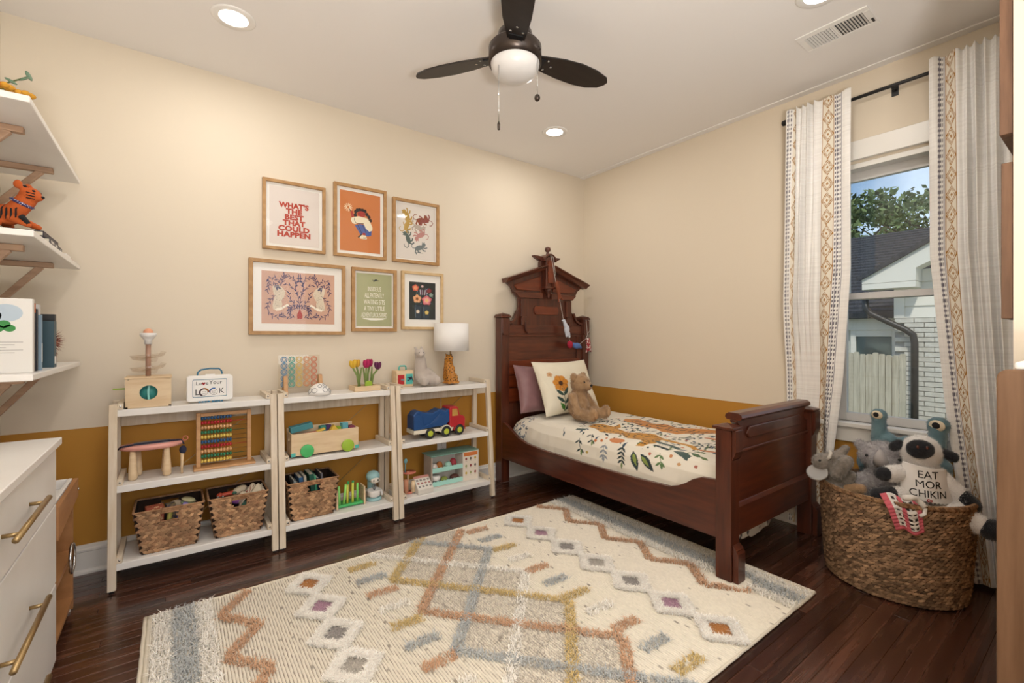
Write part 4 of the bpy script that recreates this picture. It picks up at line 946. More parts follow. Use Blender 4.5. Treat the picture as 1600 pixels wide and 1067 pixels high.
def small(name, lab, cat, c, build, m, grp=None, part='body'):
    t = thing(name, lab, cat, c, 0, grp, local=True); b = MB(); build(b); b.build(part, m, t, .002); return t
gt = 'small toys in the basket nearest the dresser'
t = small('toy_block', 'red speckled card box in the basket nearest the dresser', 'toy', (-3.30, -.235, .25), lambda b: b.box(-.036, .036, -.025, .025, 0, .098, rot('Z', .15)), mat('speckled_red', '#A5533c', .7, c2='#e3b88c', vs=70, lo=.6, hi=.64), gt)
small('toy_block', 'navy toy box beside the red speckled one', 'toy', (-3.235, -.23, .255), lambda b: b.box(-.02, .02, -.02, .02, 0, .09, rot('Z', .2)), mat('navy_card', '#2b2b52', .6, c2='#8c7b4a', vs=60), gt)
small('toy_peg', 'lavender toy peg leaning in the basket', 'toy', (-3.205, -.265, .26), lambda b: b.cyl((0, 0, 0), (.035, 0, .085), .012), mat('lavender', '#8e84c8', .5), gt)
small('toy_bag', 'beige cloth bag slumped among the basket toys', 'bag', (-3.212, -.20, .255), lambda b: b.ell((0, 0, .045), (.042, .03, .05)), mat('beige_cloth', '#a39480', .9), gt)
small('toy_peg', 'yellow wooden peg at the basket front', 'toy', (-3.245, -.275, .255), lambda b: b.cyl((0, 0, 0), (.012, 0, .075), .011), mat('dull_yellow', '#a8a052', .6), gt)
small('toy_block', 'pink toy block at the basket front', 'toy', (-3.19, -.272, .25), lambda b: b.box(-.02, .02, -.012, .012, 0, .085, rot('Y', .5)), mat('dull_pink', '#b5716f', .6), gt)
XR = -3.158
t = thing('stacking_rings', 'pale green and cream ringed ball in the basket', 'toy', (-3.125, -.21, .25))
for k in range(4):
    b = MB(); b.lathe([(.022, -.009), (.043 - abs(k - 1.4) * .005, 0), (.025, .009)], (0, 0, 0), 18, tr(XR, -.205, .29 + k * .017) @ rot('Y', .35)); b.build('ring', mat('ring%d' % (k % 2), ('#8fa07c', '#c3bd94')[k % 2], .6), t)
g2 = 'small toys in the basket with the cloth'
t = thing('crumpled_cloth', 'cream printed cloth crumpled on top of the second basket', 'cloth', (-2.88, -.21, .30))
nn = 26; u, v = np.meshgrid(np.linspace(-1, 1, nn), np.linspace(-1, 1, nn), indexing='ij'); Zc = .385 - .02 * u * u - .03 * v * v + .012 * np.sin(u * 5 + v * 3) + .01 * np.sin(v * 8 - u * 4) + .02 * u
Cc = np.empty((nn, nn, 3)); Cc[:] = lin('#CFC3AC'); Cc[(NR.random((nn, nn)) > .93)] = lin('#8a3b34')
gridmesh('cloth', np.stack([-2.872 + u * .062, -.225 + v * .065, Zc - .035], -1), mat('printed_cloth', '#ffffff', .9, attr=True), t, Cc, thick=.002)
small('toy_rattle', 'red wooden toy with green band in the second basket', 'toy', (-2.985, -.20, .30), lambda b: b.cyl((-.03, 0, .03), (.03, 0, .035), .012).ell((-.033, 0, .03), .016), mat('orange_red', '#B4462f', .5), g2)
small('toy_ring', 'dark green ring on the red toy in the second basket', 'toy', (-2.95, -.20, .32), lambda b: b.lathe([(.012, -.007), (.018, 0), (.012, .007)], (0, 0, .015), 14, rot('Y', 0)), mat('bottle_green', '#2c5c49', .5), g2)
small('toy_egg', 'cream wooden egg in the second basket', 'toy', (-2.925, -.19, .29), lambda b: b.ell((0, 0, .05), (.04, .022, .022), rot('Y', -.4)), mat('cream_wood', '#c9bba2', .6), g2)
small('jingle_bell', 'silver jingle bell toy at the front of the second basket', 'bell', (-3.02, -.25, .295), lambda b: b.ell((0, 0, .022), (.032, .026, .02)).ell((-.01, 0, .043), .006).ell((.012, 0, .043), .006), mat('silver', '#9b9c9e', .3, metal=.9), g2)
small('toy_ball', 'purple toy glimpsed through the second basket handle', 'toy', (-2.95, -.245, .275), lambda b: b.ell((0, 0, .03), (.032, .02, .02), rot('Y', .5)), mat('violet', '#9A5BA8', .5), g2)
small('toy_ball', 'dark green ring glimpsed through the second basket handle', 'toy', (-2.903, -.255, .28), lambda b: b.lathe([(.012, -.006), (.022, -.004), (.022, .004), (.012, .006)], (0, 0, .022), 16, rot('X', PI / 2)), mat('bottle_green', '#2c5c49', .5), g2)
# books in third basket
gb = 'books packed upright in the third basket'
for k, (x, c, hh, th, ti, lab) in enumerate(((-2.70, '#8c9496', .225, .010, .13, 'thin grey book at the end of the book basket'), (-2.672, '#d5cfc4', .2, .011, .16, 'cream book in the book basket'), (-2.642, '#2f5c86', .235, .022, .14, 'blue hardback in the book basket'), (-2.605, '#bcb5a6', .24, .014, .13, 'cream and grey book beside the blue hardback'),
                                (-2.545, '#1d5a49', .245, .026, .12, 'dark green hardback in the middle of the book basket'), (-2.515, '#4fae86', .235, .010, .14, 'bright green thin book beside the dark green one'), (-2.49, '#2b3a4c', .215, .014, .16, 'navy book in the book basket'), (-2.462, '#3c3440', .19, .014, .1, 'low dark book behind the navy one'), (-2.452, '#6c6a70', .24, .012, -.1, 'tall grey book at the far end of the book basket'))):
    t = thing('book', lab, 'book', (-2.553 + (x + 2.575) * .62, -.19, .137), 0, gb, local=True)
    M = rot('Y', -.10); b = MB(); b.box(-th / 2, -th / 2 + .002, -.07, .07, 0, hh, M).box(th / 2 - .002, th / 2, -.07, .07, 0, hh, M).box(-th / 2 + .002, th / 2 - .002, -.07, -.068, 0, hh, M).build('cover', mat('bk_' + c[1:], c, .5), t, .0005)
    MB().box(-th / 2 + .002, th / 2 - .002, -.068, .067, .002, hh - .003, M).build('pages', pages, t)
# peg board with coloured rings
t = thing('ring_board', 'clear board of coloured ring outlines in wooden stands on the shelf top', 'toy', (-2.6, -.115, .851))
MB().box(-2.714, -2.478, -.118, -.113, .886, 1.09).build('panel', glassmat('clear_panel', (.97, .96, .94), .05), t)
for x in (-2.688, -2.487): MB().prism([(-.155, .851), (-.075, .851), (-.10, .965), (-.13, .965)], x, x + .022, 'x').build('stand', beech, t, .002)
rc = [mat('ring_' + c, c, .5) for c in ('#5B8FB5', '#4FA79A', '#DDBE6A', '#D99A6A', '#CF7F62')]
rme = [MB().tube([(.0165 * math.cos(a), 0, .0165 * math.sin(a)) for a in [2 * PI * i / 18 for i in range(18)]], .0028, 6, closed=True).mesh('ring', m) for m in rc]
rmi = [MB().tube([(.0095 * math.cos(a), 0, .0095 * math.sin(a)) for a in [2 * PI * i / 14 for i in range(14)]], .0018, 5, closed=True).mesh('ring', m) for m in rc]
for i in range(5):
    for j in range(5):
        for q in (rme, rmi):
            o = bpy.data.objects.new('ring', q[i]); link(o, t); o.location = (-2.683 + i * .0425, -.121, 1.063 - j * .0375)
# white dome
t = thing('dome_toy', 'white half dome with grey squiggles in front of the ring board', 'toy', (-2.505, -.225, .851))
MB().lathe([(.066, 0), (.062, .02), (.05, .042), (.03, .06), (.012, .067), (0, .068)], (-2.505, -.225, .851), 28).build('dome', white_pl, t)
b = MB()
for a, e in ((-2.3, .45), (-1.2, .5), (-.5, .35), (-1.75, .95), (-2.9, .4), (-.9, 1.0)):
    pts = []
    for i in range(15):
        w = 2 * PI * i / 14; az = a + .28 * math.cos(w); el = e + .22 * math.sin(w); pts.append((-2.505 + .0655 * math.cos(el) * math.cos(az), -.225 + .0655 * math.cos(el) * math.sin(az), .851 + .0685 * math.sin(el)))
    b.tube(pts, .0014, 5)
b.build('squiggle', greyp, t, kind='stuff')
# felt tulips
t = thing('tulip_box', 'wooden tray of felt tulips in yellow, magenta and purple', 'flowers', (-2.2, -.17, .851))
b = MB(); tx0, tx1, ty0, ty1 = -2.292, -2.125, -.235, -.10
b.box(tx0, tx1, ty0, ty0 + .012, .851, .883).box(tx0, tx1, ty1 - .012, ty1, .851, .883).box(tx0, tx0 + .012, ty0 + .012, ty1 - .012, .851, .883).box(tx1 - .012, tx1, ty0 + .012, ty1 - .012, .851, .883).box(tx0 + .012, tx1 - .012, ty0 + .012, ty1 - .012, .851, .856); b.build('tray', pale_wood, t, .002)
stem = mat('felt_stem', '#7f9456', .9)
for k, (x, y, x2, z2, c, lab) in enumerate(((-2.245, -.17, -2.285, 1.045, '#DDB53E', 'yellow'), (-2.235, -.15, -2.255, 1.05, '#D9A93a', 'yellow'), (-2.205, -.18, -2.20, 1.045, '#B0265C', 'magenta'), (-2.185, -.15, -2.17, 1.05, '#A62458', 'magenta'), (-2.165, -.17, -2.12, 1.03, '#642a52', 'purple'))):
    s = MB().tube([(x, y, .875), ((x * 2 + x2) / 3, y, .95), (x2, y, z2 - .045)], [.0075, .0065, .006], 8).build('stem', stem, t)
    fb_ = MB(); pm_ = mat('petal_' + c[1:], c, .9)
    for q in range(5): a = q * 2 * PI / 5; fb_.ell((x2 + .012 * math.cos(a), y + .012 * math.sin(a), z2 - .022), (.012, .008, .026), rot('Z', a) @ rot('Y', .28 if k in (0, 4) else .12), 10, 8)
    fb_.build('flower', pm_, s)
b = MB(); b.prism([(-2.215, .865), (-2.165, .865), (-2.168, .905), (-2.19, .915), (-2.212, .905)], -.20, -.185); b.build('felt_block', lime, t, .004)
for x0_, x1_ in ((-2.25, -2.225), (-2.20, -2.215), (-2.17, -2.155)): MB().prism([(x0_, .875), (x0_ + .014, .875), (x1_ + .006, 1.0), (x1_ - .002, 1.0)], -.155, -.15).build('leaf', stem, t)
# block wagon
t = thing('block_wagon', 'long wooden wagon of building blocks with two green wheels', 'toy wagon', (-2.475, -.2, .491))
wx0, wx1, wy0, wy1, wz0, wz1 = -2.672, -2.283, -.275, -.135, .503, .632
b = MB(); b.box(wx0, wx1, wy0, wy0 + .008, wz0, wz1).box(wx0, wx1, wy1 - .008, wy1, wz0, wz1 + .02).box(wx1 - .008, wx1, wy0 + .008, wy1 - .008, wz0, wz1).box(wx0 + .001, wx1 - .001, wy0 + .008, wy1 - .008, wz0, wz0 + .006)
b.box(wx0, wx0 + .008, wy0 + .008, wy0 + .045, wz0, wz1).box(wx0, wx0 + .008, wy1 - .045, wy1 - .008, wz0, wz1).box(wx0, wx0 + .008, wy0 + .045, wy1 - .045, wz0, wz1 - .05).box(wx0, wx0 + .008, wy0 + .045, wy1 - .045, wz1 - .025, wz1); b.build('crate', pale_wood, t, .0012)
for x, m in ((-2.588, green), (-2.352, lime)):
    w_ = MB().cyl((x, wy0 - .001, .529), (x, wy0 - .017, .529), .037, seg=28).build('wheel', m, t, .002); MB().cyl((x, wy1 + .001, .529), (x, wy1 + .016, .529), .037, seg=28).build('wheel', m, t, .002)
b = MB().box(wx0 - .001, wx0 + .022, wy0 - .0015, wy0 + .002, wz0 - .001, wz0 + .02).box(wx1 - .022, wx1 + .001, wy0 - .0015, wy0 + .002, wz0 - .001, wz0 + .02); b.build('corner_cap', teal, t)
gw = 'building blocks in the wagon'
def block(lab, c, d, M, m):
    t = thing('building_block', lab, 'block', c, 0, gw, local=True); o = MB().box(-d[0] / 2, d[0] / 2, -d[1] / 2, d[1] / 2, -d[2] / 2, d[2] / 2, M).build('block', m, t, .002); return t
block('long dull teal block lying across the wagon end', (-2.605, -.20, .657), (.125, .055, .035), rot('Y', -.16), mat('dull_teal', '#3f8790', .5))
block('light blue cube near the far end of the wagon', (-2.352, -.205, .640), (.038, .038, .038), rot('Z', .2), mat('light_blue', '#6DB8C6', .5))
t = thing('building_block', 'yellow triangular block in the wagon middle', 'block', (-2.42, -.22, .618), 0, gw, local=True); MB().prism([(-.03, 0), (.03, 0), (0, .038)], -.02, .02).build('block', yellow, t, .002)
block('flat yellow block leaning in the wagon', (-2.51, -.225, .628), (.075, .03, .012), rot('Y', -.3), yellow)
block('purple block behind the yellow triangle', (-2.445, -.18, .632), (.03, .03, .04), rot('Z', .5), mat('dull_purple', '#5b3f77', .5))
block('orange block lying between teal and yellow blocks', (-2.565, -.235, .617), (.08, .03, .02), rot('Y', -.1), coral); block('small green block in the wagon', (-2.48, -.19, .628), (.035, .03, .05), rot('Z', .3), mat('teal_block', '#3d8f86', .5)); block('red block at the far end of the wagon', (-2.31, -.2, .615), (.04, .05, .04), rot('Z', .1), mat('plum_block', '#8d3a55', .5)); block('lime block beside the light blue cube', (-2.388, -.19, .622), (.03, .04, .03), rot('Z', .4), lime)
# test-tube counting rack
t = thing('peg_rack', 'green peg rack holding lime and yellow sticks on the lowest shelf', 'toy', (-2.32, -.21, .131))
MB().box(-2.40, -2.245, -.255, -.165, .137, .153).build('tray', green, t, .003)
for x in (-2.413, -2.243): MB().prism([(-.26, .131), (-.16, .131), (-.165, .245), (-.255, .245)], x, x + .011, 'x').build('side_panel', pale_wood, t, .002)
for y in (-.235, -.185): MB().cyl((-2.402, y, .225), (-2.243, y, .225), .002).build('bar', clear_m, t)
for k, (x, c, a) in enumerate(((-2.388, '#8fe07c', -.06), (-2.362, '#9be06f', .12), (-2.34, '#d8cf5a', 0), (-2.307, '#d9e25c', 0), (-2.277, '#7fd86a', .0))):
    MB().cyl((x, -.235, .153), (x + a * .1, -.235, .268 + .006 * (k % 2)), .0075, seg=12).build('stick', mat('stick_' + c[1:], c, .4), t)
for k, x in enumerate((-2.32, -2.29)): MB().cyl((x, -.185, .153), (x, -.185, .272), .0075, seg=12).build('stick', green, t)
# toy mixer
t = thing('toy_mixer', 'toy stand mixer with pale blue head and white bowl', 'toy', (-2.148, -.2, .131)); MX = -.012
pb = mat('powder_blue', '#9CC7CB', .4)
b = MB(); b.lathe([(.048, 0), (.05, .006), (.044, .018), (0, .02)], (-2.159, -.205, .131), 26); b.build('base', pb, t)
b = MB(); b.lathe([(.02, .0), (.038, .012), (.043, .04), (.044, .05), (.040, .05), (.036, .02)], (-2.164, -.225, .152), 24); bw = b.build('bowl', white_pl, t)
MB().tube([(-2.129, -.235, .197), (-2.119, -.235, .190), (-2.115, -.235, .170), (-2.117, -.235, .158)], .006, 8).build('bowl_handle', white_pl, t)
blob('head', [('e', (-2.164, -.20, .282), (.045, .05, .038)), ('c', (-2.164, -.155, .16), (-2.164, -.165, .27), .024, .026)], pb, t, .006, 4)
b = MB(); b.ell((-2.164, -.242, .264), (.03, .018, .02)); b.build('face', mat('cream_face', '#dcd6cc', .5), t)
b = MB()
for a in range(6): b.tube([(-2.164, -.225, .245), (-2.164 + .017 * math.cos(a), -.225 + .017 * math.sin(a), .222), (-2.164, -.225, .195)], .0015, 5)
b.build('whisk', greyp, t, kind='stuff')
for dx in (-.014, .014): MB().ell((-2.164 + dx, -.2575, .268), (.004, .003, .006)).build('eye', blackp, t)
# busy box
t = thing('busy_box', 'small wooden latch box with red and teal doors and a teal handle', 'toy', (-1.92, -.10, .851))
bx = MB().box(-1.9780, -1.8510, -.145, -.06, .8512, .965).build('box', pale_wood, t, .002)
MB().prism([(-1.9680, .868), (-1.9210, .868), (-1.9210, .935), (-1.9680, .935)], -.1475, -.145).build('door', red, t, .001); MB().prism([(-1.9090, .868), (-1.8580, .868), (-1.8580, .94), (-1.9090, .94)], -.1475, -.145).build('door', teal, t, .001)
b = MB(); b.box(-1.9480, -1.9280, -.153, -.1475, .897, .907).cyl((-1.9310, -.152, .90), (-1.9310, -.156, .90), .008).build('latch', greyp, t)
b = MB(); b.box(-1.8990, -1.8740, -.153, -.1475, .912, .918).box(-1.8990, -1.8860, -.153, -.1475, .892, .898).box(-1.8860, -1.8680, -.152, -.1475, .898, .912).bar((-1.8710, -.150, .925), (-1.8540, -.150, .885), .004).build('latch', navy, t)
MB().tube([(-1.9410, -.10, .965), (-1.9410, -.10, .985), (-1.9340, -.10, .995), (-1.8960, -.10, .995), (-1.8890, -.10, .985), (-1.8890, -.10, .965)], .0055, 8).build('handle', teal, t)
# seated plush on the shelf
t = thing('plush_llama', 'pale grey plush llama seated between latch box and lamp', 'soft toy', (-1.80, -.15, .851))
pg = mat('pale_grey_plush', '#C0B5AC', .95, bump=.35, bs=220, sheen=.4)
blob('body', [('e', (-1.80, -.15, .924), (.058, .05, .065)), ('c', (-1.81, -.15, .96), (-1.828, -.165, 1.075), .046, .033), ('e', (-1.836, -.18, 1.085), (.036, .04, .03)), ('e', (-1.845, -.215, 1.077), (.019, .02, .016)), ('c', (-1.848, -.16, 1.10), (-1.860, -.155, 1.125), .012, .007), ('c', (-1.815, -.16, 1.10), (-1.806, -.15, 1.128), .012, .007),
               ('c', (-1.775, -.19, .8925), (-1.735, -.235, .8925), .032, .034), ('c', (-1.82, -.19, .8925), (-1.825, -.24, .888), .03, .028), ('c', (-1.765, -.165, .955), (-1.735, -.21, .92), .022, .02)], pg, t, .006, 3, fur=3500, furlen=.007)
for dx in (-.018, .014): MB().ell((-1.838 + dx, -.2145, 1.092), .0035).build('eye', blackp, t)
t.location.x += .016
# leopard lamp
t = thing('table_lamp', 'table lamp with spotted leopard base and white drum shade', 'lamp', (-1.565, -.17, .851))
leo = mat('leopard_gold', '#C98A38', .45, c2='#B87729', vs=8)
blob('base_figure', [('e', (-1.575, -.16, .905), (.046, .04, .05)), ('c', (-1.578, -.165, .92), (-1.59, -.18, 1.03), .044, .031), ('e', (-1.592, -.195, 1.045), (.030, .031, .027)), ('e', (-1.598, -.222, 1.037), (.015, .013, .012)), ('e', (-1.611, -.185, 1.070), (.009, .006, .010)), ('e', (-1.572, -.185, 1.070), (.009, .006, .010)),
                 ('c', (-1.60, -.20, .97), (-1.605, -.215, .87), .019, .014), ('c', (-1.57, -.205, .97), (-1.57, -.22, .87), .019, .014), ('e', (-1.536, -.17, .893), (.026, .035, .038)), ('c', (-1.535, -.18, .867), (-1.53, -.215, .867), .013, .012), ('e', (-1.607, -.225, .866), (.015, .018, .009)), ('e', (-1.57, -.228, .866), (.015, .018, .009)), ('c', (-1.525, -.14, .867), (-1.512, -.19, .866), .01, .009), ('e', (-1.575, -.17, .863), (.06, .055, .007))], leo, t, .005, 3)
bf = [q for q in t.children if q.name.startswith('base_figure')][0]; V = np.array([v.co for v in bf.data.vertices]); N_ = np.array([v.normal for v in bf.data.vertices]); b = MB(); picked = []
for i in NR.permutation(len(V)):
    p = V[i]
    if N_[i][1] > .3 or p[2] < .875: continue
    if all(np.linalg.norm(p - q) > .0155 for q in picked):
        picked.append(p); n = Vector(N_[i]); M = n.to_track_quat('Z', 'Y').to_matrix().to_4x4(); b.ell(tuple(p), (R.uniform(.0035, .006), R.uniform(.003, .005), .0012), M, 8, 5)
b.build('spots', am('#2a1b12'), bf, kind='stuff')
MB().cyl((-1.565, -.165, 1.04), (-1.565, -.165, 1.12), .006).build('neck', brass, t)
shade = mat('white_shade', '#F0EEEC', .8, bump=.05, bs=600)
b = MB(); b.lathe([(.130, 0), (.128, .202), (.1255, .202), (.1275, 0)], (-1.555, -.16, 1.098), 48); b.build('shade', shade, t)
b = MB(); b.ell((-1.565, -.165, 1.165), (.025, .025, .035)); b.build('bulb', white_pl, t)
b = MB(); b.bar((-1.68, -.16, 1.285), (-1.43, -.16, 1.285), .003).cyl((-1.565, -.165, 1.12), (-1.565, -.165, 1.287), .003).build('harp', brass, t)
cordw = mat('white_cord', '#d9d5cc', .5)
b = MB(); b.tube([(-1.57, -.112, .857), (-1.57, -.046, .857), (-1.572, -.026, .85), (-1.568, -.022, .6), (-1.562, -.02, .40), (-1.560, -.02, .36)], .0022, 6); b.build('cord', cordw, t)
# truck
t = thing('toy_truck', 'plastic toy recycling truck with blue bed and red cab', 'toy truck', (-1.71, -.21, .491))
by0, by1 = -.275, -.155
b = MB(); b.prism([(-1.905, .565), (-1.66, .565), (-1.628, .60), (-1.628, .685), (-1.66, .67), (-1.70, .69), (-1.76, .665), (-1.83, .675), (-1.858, .69), (-1.885, .685), (-1.905, .66)], by0 + .012, by1 - .012); b.build('truck_bed', blue, t, .006)
b = MB()
for y in (by0 + .002, by1 - .012): b.prism([(-1.905, .56), (-1.66, .575), (-1.632, .60), (-1.632, .655), (-1.71, .645), (-1.76, .60), (-1.83, .585), (-1.845, .655), (-1.86, .665), (-1.905, .655)], y, y + .010).bar((-1.78, y + .005, .585), (-1.70, y + .005, .66), .01)
b.build('side_frame', blue, t, .003); t.children[-1]['kind'] = 'stuff'
b = MB(); b.prism([(-1.632, .552), (-1.505, .552), (-1.503, .61), (-1.515, .625), (-1.545, .632), (-1.562, .69), (-1.572, .698), (-1.625, .698), (-1.632, .69)], by0, by1); b.build('cab', red, t, .007)
b = MB(); b.prism([(-1.612, .632), (-1.56, .632), (-1.573, .682), (-1.612, .682)], by0 - .0012, by1 + .0012); b.build('cab_window', mat('amber_window', '#b98f4a', .2), t)
b = MB(); b.prism([(-1.905, .533), (-1.505, .533), (-1.505, .556), (-1.905, .556)], by0 + .01, by1 - .01); b.prism([(-1.908, .533), (-1.80, .533), (-1.80, .56), (-1.908, .56)], by0 - .002, by1 + .002)
b.build('chassis', mat('ivory_plastic', '#DDD6C4', .45), t, .003)
for x in (-1.785, -1.66, -1.552):
    a = MB(); vs = [(x + r * math.cos(PI * i / 12), y, .528 + r * math.sin(PI * i / 12)) for y in (by0 - .004, by0 + .02) for r in (.047, .040) for i in range(13)]
    a.add(vs, [(i, 13 + i, 14 + i, i + 1) for i in range(12)] + [(26 + i, 27 + i, 40 + i, 39 + i) for i in range(12)] + [(i, i + 1, 27 + i, 26 + i) for i in range(12)])
    if x != -1.785: a.build('mudguard', MATS['ivory_plastic'] if x < -1.6 else red, t)
    for y in (by0 - .006, by1 - .017):
        w_ = MB().cyl((x, y, .5285), (x, y + .022, .5285), .0375, seg=26).build('wheel', mat('tyre_rubber', '#2a2b2c', .8), t, .004)
        MB().cyl((x, y - .0015, .5285), (x, y + .0235, .5285), .0205, seg=20).build('hub', mat('hub_lime', '#B5C23C', .45), w_, .002)
# bakery stand
t = thing('toy_bakery', 'toy pastry counter with mint roof, two shelves and a picture menu', 'toy', (-1.57, -.21, .131))
kx0, kx1, ky0, ky1, kz1 = -1.765, -1.375, -.255, -.13, .352
wl = mat('white_laminate', '#DAD5CC', .5); rm_ = mat('sage_roof', '#7FA79A', .45)
MB().box(kx0, kx0 + .008, ky0, ky1, .131, kz1).build('side_panel', mat('grey_grain', '#b9aca0', .6, c2='#a99b8f', vs=9), t); MB().box(kx1 - .008, kx1, ky0, ky1, .131, kz1).build('side_panel', wl, t)
MB().box(kx0 + .008, kx1 - .008, ky1 - .006, ky1, .131, kz1).build('back_panel', wl, t); MB().box(kx0 + .008, kx1 - .008, ky0 + .002, ky1 - .006, .131, .139).build('bottom', wl, t)
MB().box(kx0 - .002, kx1 + .002, ky0 - .002, ky1 + .03, kz1, kz1 + .006).build('roof', rm_, t, .001)
MB().box(-1.512, -1.505, ky0, ky1 - .006, .139, kz1).build('divider', wl, t)
MB().box(-1.505, kx1 - .008, ky0, ky0 + .004, .139, kz1).build('menu_board', mat('menu_cream', '#E6DCCD', .6), t)
MB().box(kx0 + .008, -1.512, ky0 + .01, ky1 - .006, .245, .250).build('inner_shelf', wl, t)
def scallop(z):
    pts = [(kx0 + .008, z)]; n = 9; w = (-1.512 - kx0 - .008) / n
    pts = [(kx0 + .008, z), (-1.512, z)]
    for i in range(n):
        for k in range(5): a = PI * k / 4; pts.append((-1.512 - w * (i + .5) + w / 2 * math.cos(a), z + .028 + .006 * math.sin(a)))
    MB().prism(pts, ky0 + .001, ky0 + .006).build('scalloped_rail', mint, t)
scallop(.142); scallop(.238)
b = MB(); b.m(0).flat([(-1.503, .318), (-1.385, .318), (-1.385, .346), (-1.503, .346)], ky0 - .0004)
pal = ['#8a2f33', '#9aa06a', '#c2a13a', '#b9a05a', '#a8a894', '#9aa79a', '#8f9a7a', '#4a3a44', '#6b6f72']
for i in range(3):
    for j in range(3):
        b.m(1 + (i * 3 + j) % 4).flat(disc(-1.483 + i * .039, .298 - j * .052, .008, .011, 10), ky0 - .0004); b.m(5).flat([(-1.491 + i * .039, .280 - j * .052), (-1.475 + i * .039, .280 - j * .052), (-1.475 + i * .039, .2815 - j * .052), (-1.491 + i * .039, .2815 - j * .052)], ky0 - .0004)
b.build('menu_print', [am('#D77B3F'), am('#8a2f33'), am('#9aa06a'), am('#c2a13a'), am('#5f5a55'), am('#9a9287')], t)
gp = 'toy pastries on the counter shelves'
def pastry(lab, c, build, m):
    t = thing('toy_pastry', lab, 'toy food', c, 0, gp, local=True); b = MB(); build(b); b.build('bun', m, t); return t
dome = lambda r, h: (lambda b: b.lathe([(r * .9, 0), (r, h * .35), (r * .8, h * .75), (r * .4, h * .97), (0, h)], (0, 0, 0), 18))
pastry('white toy bun on the upper counter shelf', (-1.725, -.215, .2505), dome(.026, .045), mat('bun_white', '#cfc8c2', .6)); pastry('caramel toy bun on the upper counter shelf', (-1.675, -.20, .2505), dome(.025, .05), mat('bun_caramel', '#a8682f', .6)); pastry('mint toy bun on the upper counter shelf', (-1.615, -.22, .2505), dome(.027, .045), mat('bun_mint', '#9dc9bb', .6)); pastry('red toy bun on the upper counter shelf', (-1.56, -.195, .2505), dome(.026, .055), mat('bun_red', '#a33440', .6))
t2 = thing('toy_cake', 'navy and white toy cake on the lower counter shelf', 'toy food', (-1.712, -.21, .1395), 0, gp, local=True); MB().lathe([(.034, 0), (.034, .035)], (0, 0, 0), 24).build('lower_layer', navy, t2, .002); MB().lathe([(.036, .035), (.036, .062), (.033, .066), (0, .066)], (0, 0, 0), 24).build('icing', white_pl, t2)
pastry('green toy pastry on the lower counter shelf', (-1.64, -.205, .1395), lambda b: b.ell((0, 0, .028), (.028, .02, .02)), mat('bun_green', '#8f9f4a', .6)); pastry('chocolate toy pastry on the lower counter shelf', (-1.555, -.205, .1395), lambda b: b.ell((0, 0, .03), (.036, .022, .022)), mat('bun_choc', '#5b3229', .6))
# toy till
t = thing('toy_till', 'small toy till with a slanted white picture keypad', 'toy', (-1.855, -.27, .131))
MB().prism([(-.315, .131), (-.225, .131), (-.225, .232), (-.315, .165)], -1.915, -1.80, 'x').build('body', wl, t, .004)
b = MB(); q = Vector((0, .09, .067)).normalized(); n_ = Vector((0, -.067, .09)).normalized()
for i in range(4):
    for j in range(3):
        c = Vector((-1.902 + .0 + i * .027 + .005, -.315, .165)) + q * (.022 + j * .026) + n_ * .0015; b.m(j % 2 + 1).cbox(tuple(c), (.014, .012, .003), Matrix.Rotation(math.atan2(.067, .09), 4, 'X'))
c = Vector((-1.857, -.315, .165)) + q * .102 + n_ * .001; b.m(0).cbox(tuple(c), (.113, .018, .003), Matrix.Rotation(math.atan2(.067, .09), 4, 'X'))
b.build('keypad', [mat('till_pink', '#C98F84', .5), mat('key_grey', '#8e8c8a', .5), mat('key_rose', '#a8706a', .5)], t, kind='stuff')
t.location.x += .022
# cake stand toy
t = thing('toy_cake_stand', 'coral toy cake stand with pegs behind the till', 'toy', (-1.9270, -.22, .131))
b = MB(); b.lathe([(.036, 0), (.036, .008), (.0, .008)], (-1.9270, -.22, .131), 20); b.build('base', coral, t)
MB().cyl((-1.9270, -.22, .139), (-1.9270, -.22, .275), .006).build('post', pale_wood, t)
b = MB(); b.lathe([(.006, .0), (.044, .004), (.046, .010), (.0, .011)], (-1.9170, -.22, .262), 22); b.build('plate', coral, t)
MB().cyl((-1.9570, -.255, .139), (-1.9570, -.255, .235), .013, .015).build('cup', mat('peach_cup', '#c78a6a', .6), t); MB().cyl((-1.9020, -.25, .139), (-1.9020, -.25, .215), .014).build('cup', pale_wood, t)
b = MB(); b.cyl((-1.9470, -.22, .27), (-1.9440, -.22, .335), .0035).ell((-1.9430, -.22, .35), (.013, .005, .018)); b.build('spoon', mat('spoon_blue', '#6fa3ab', .5), t)
# wall outlet
t = thing('wall_outlet', 'white wall outlet behind the shelf unit beside the bed', 'outlet', (-1.553, 0, .315))
MB().box(-1.592, -1.514, -.007, -.0005, .31, .425).build('plate', white_pl, t, .002)
for z in (.345, .39):
    s = MB().box(-1.568, -1.538, -.010, -.007, z - .014, z + .014).build('socket', white_pl, t, .001); b = MB(); b.box(-1.561, -1.559, -.0105, -.010, z - .004, z + .006).box(-1.547, -1.545, -.0105, -.010, z - .004, z + .006).cyl((-1.553, -.010, z - .009), (-1.553, -.0105, z - .009), .002, seg=8).build('slots', blackp, s); s.children[-1]['kind'] = 'stuff'
t = thing('extension_cord', 'thin white cord hanging under the lowest shelf beside the bed', 'cord', (-1.4, -.03, .1)); MB().tube([(-1.54, -.012, .34), (-1.50, -.03, .25), (-1.42, -.04, .115), (-1.36, -.045, .085), (-1.27, -.03, .09), (-1.21, -.028, .15)], .0025, 6).build('cord', cordw, t)
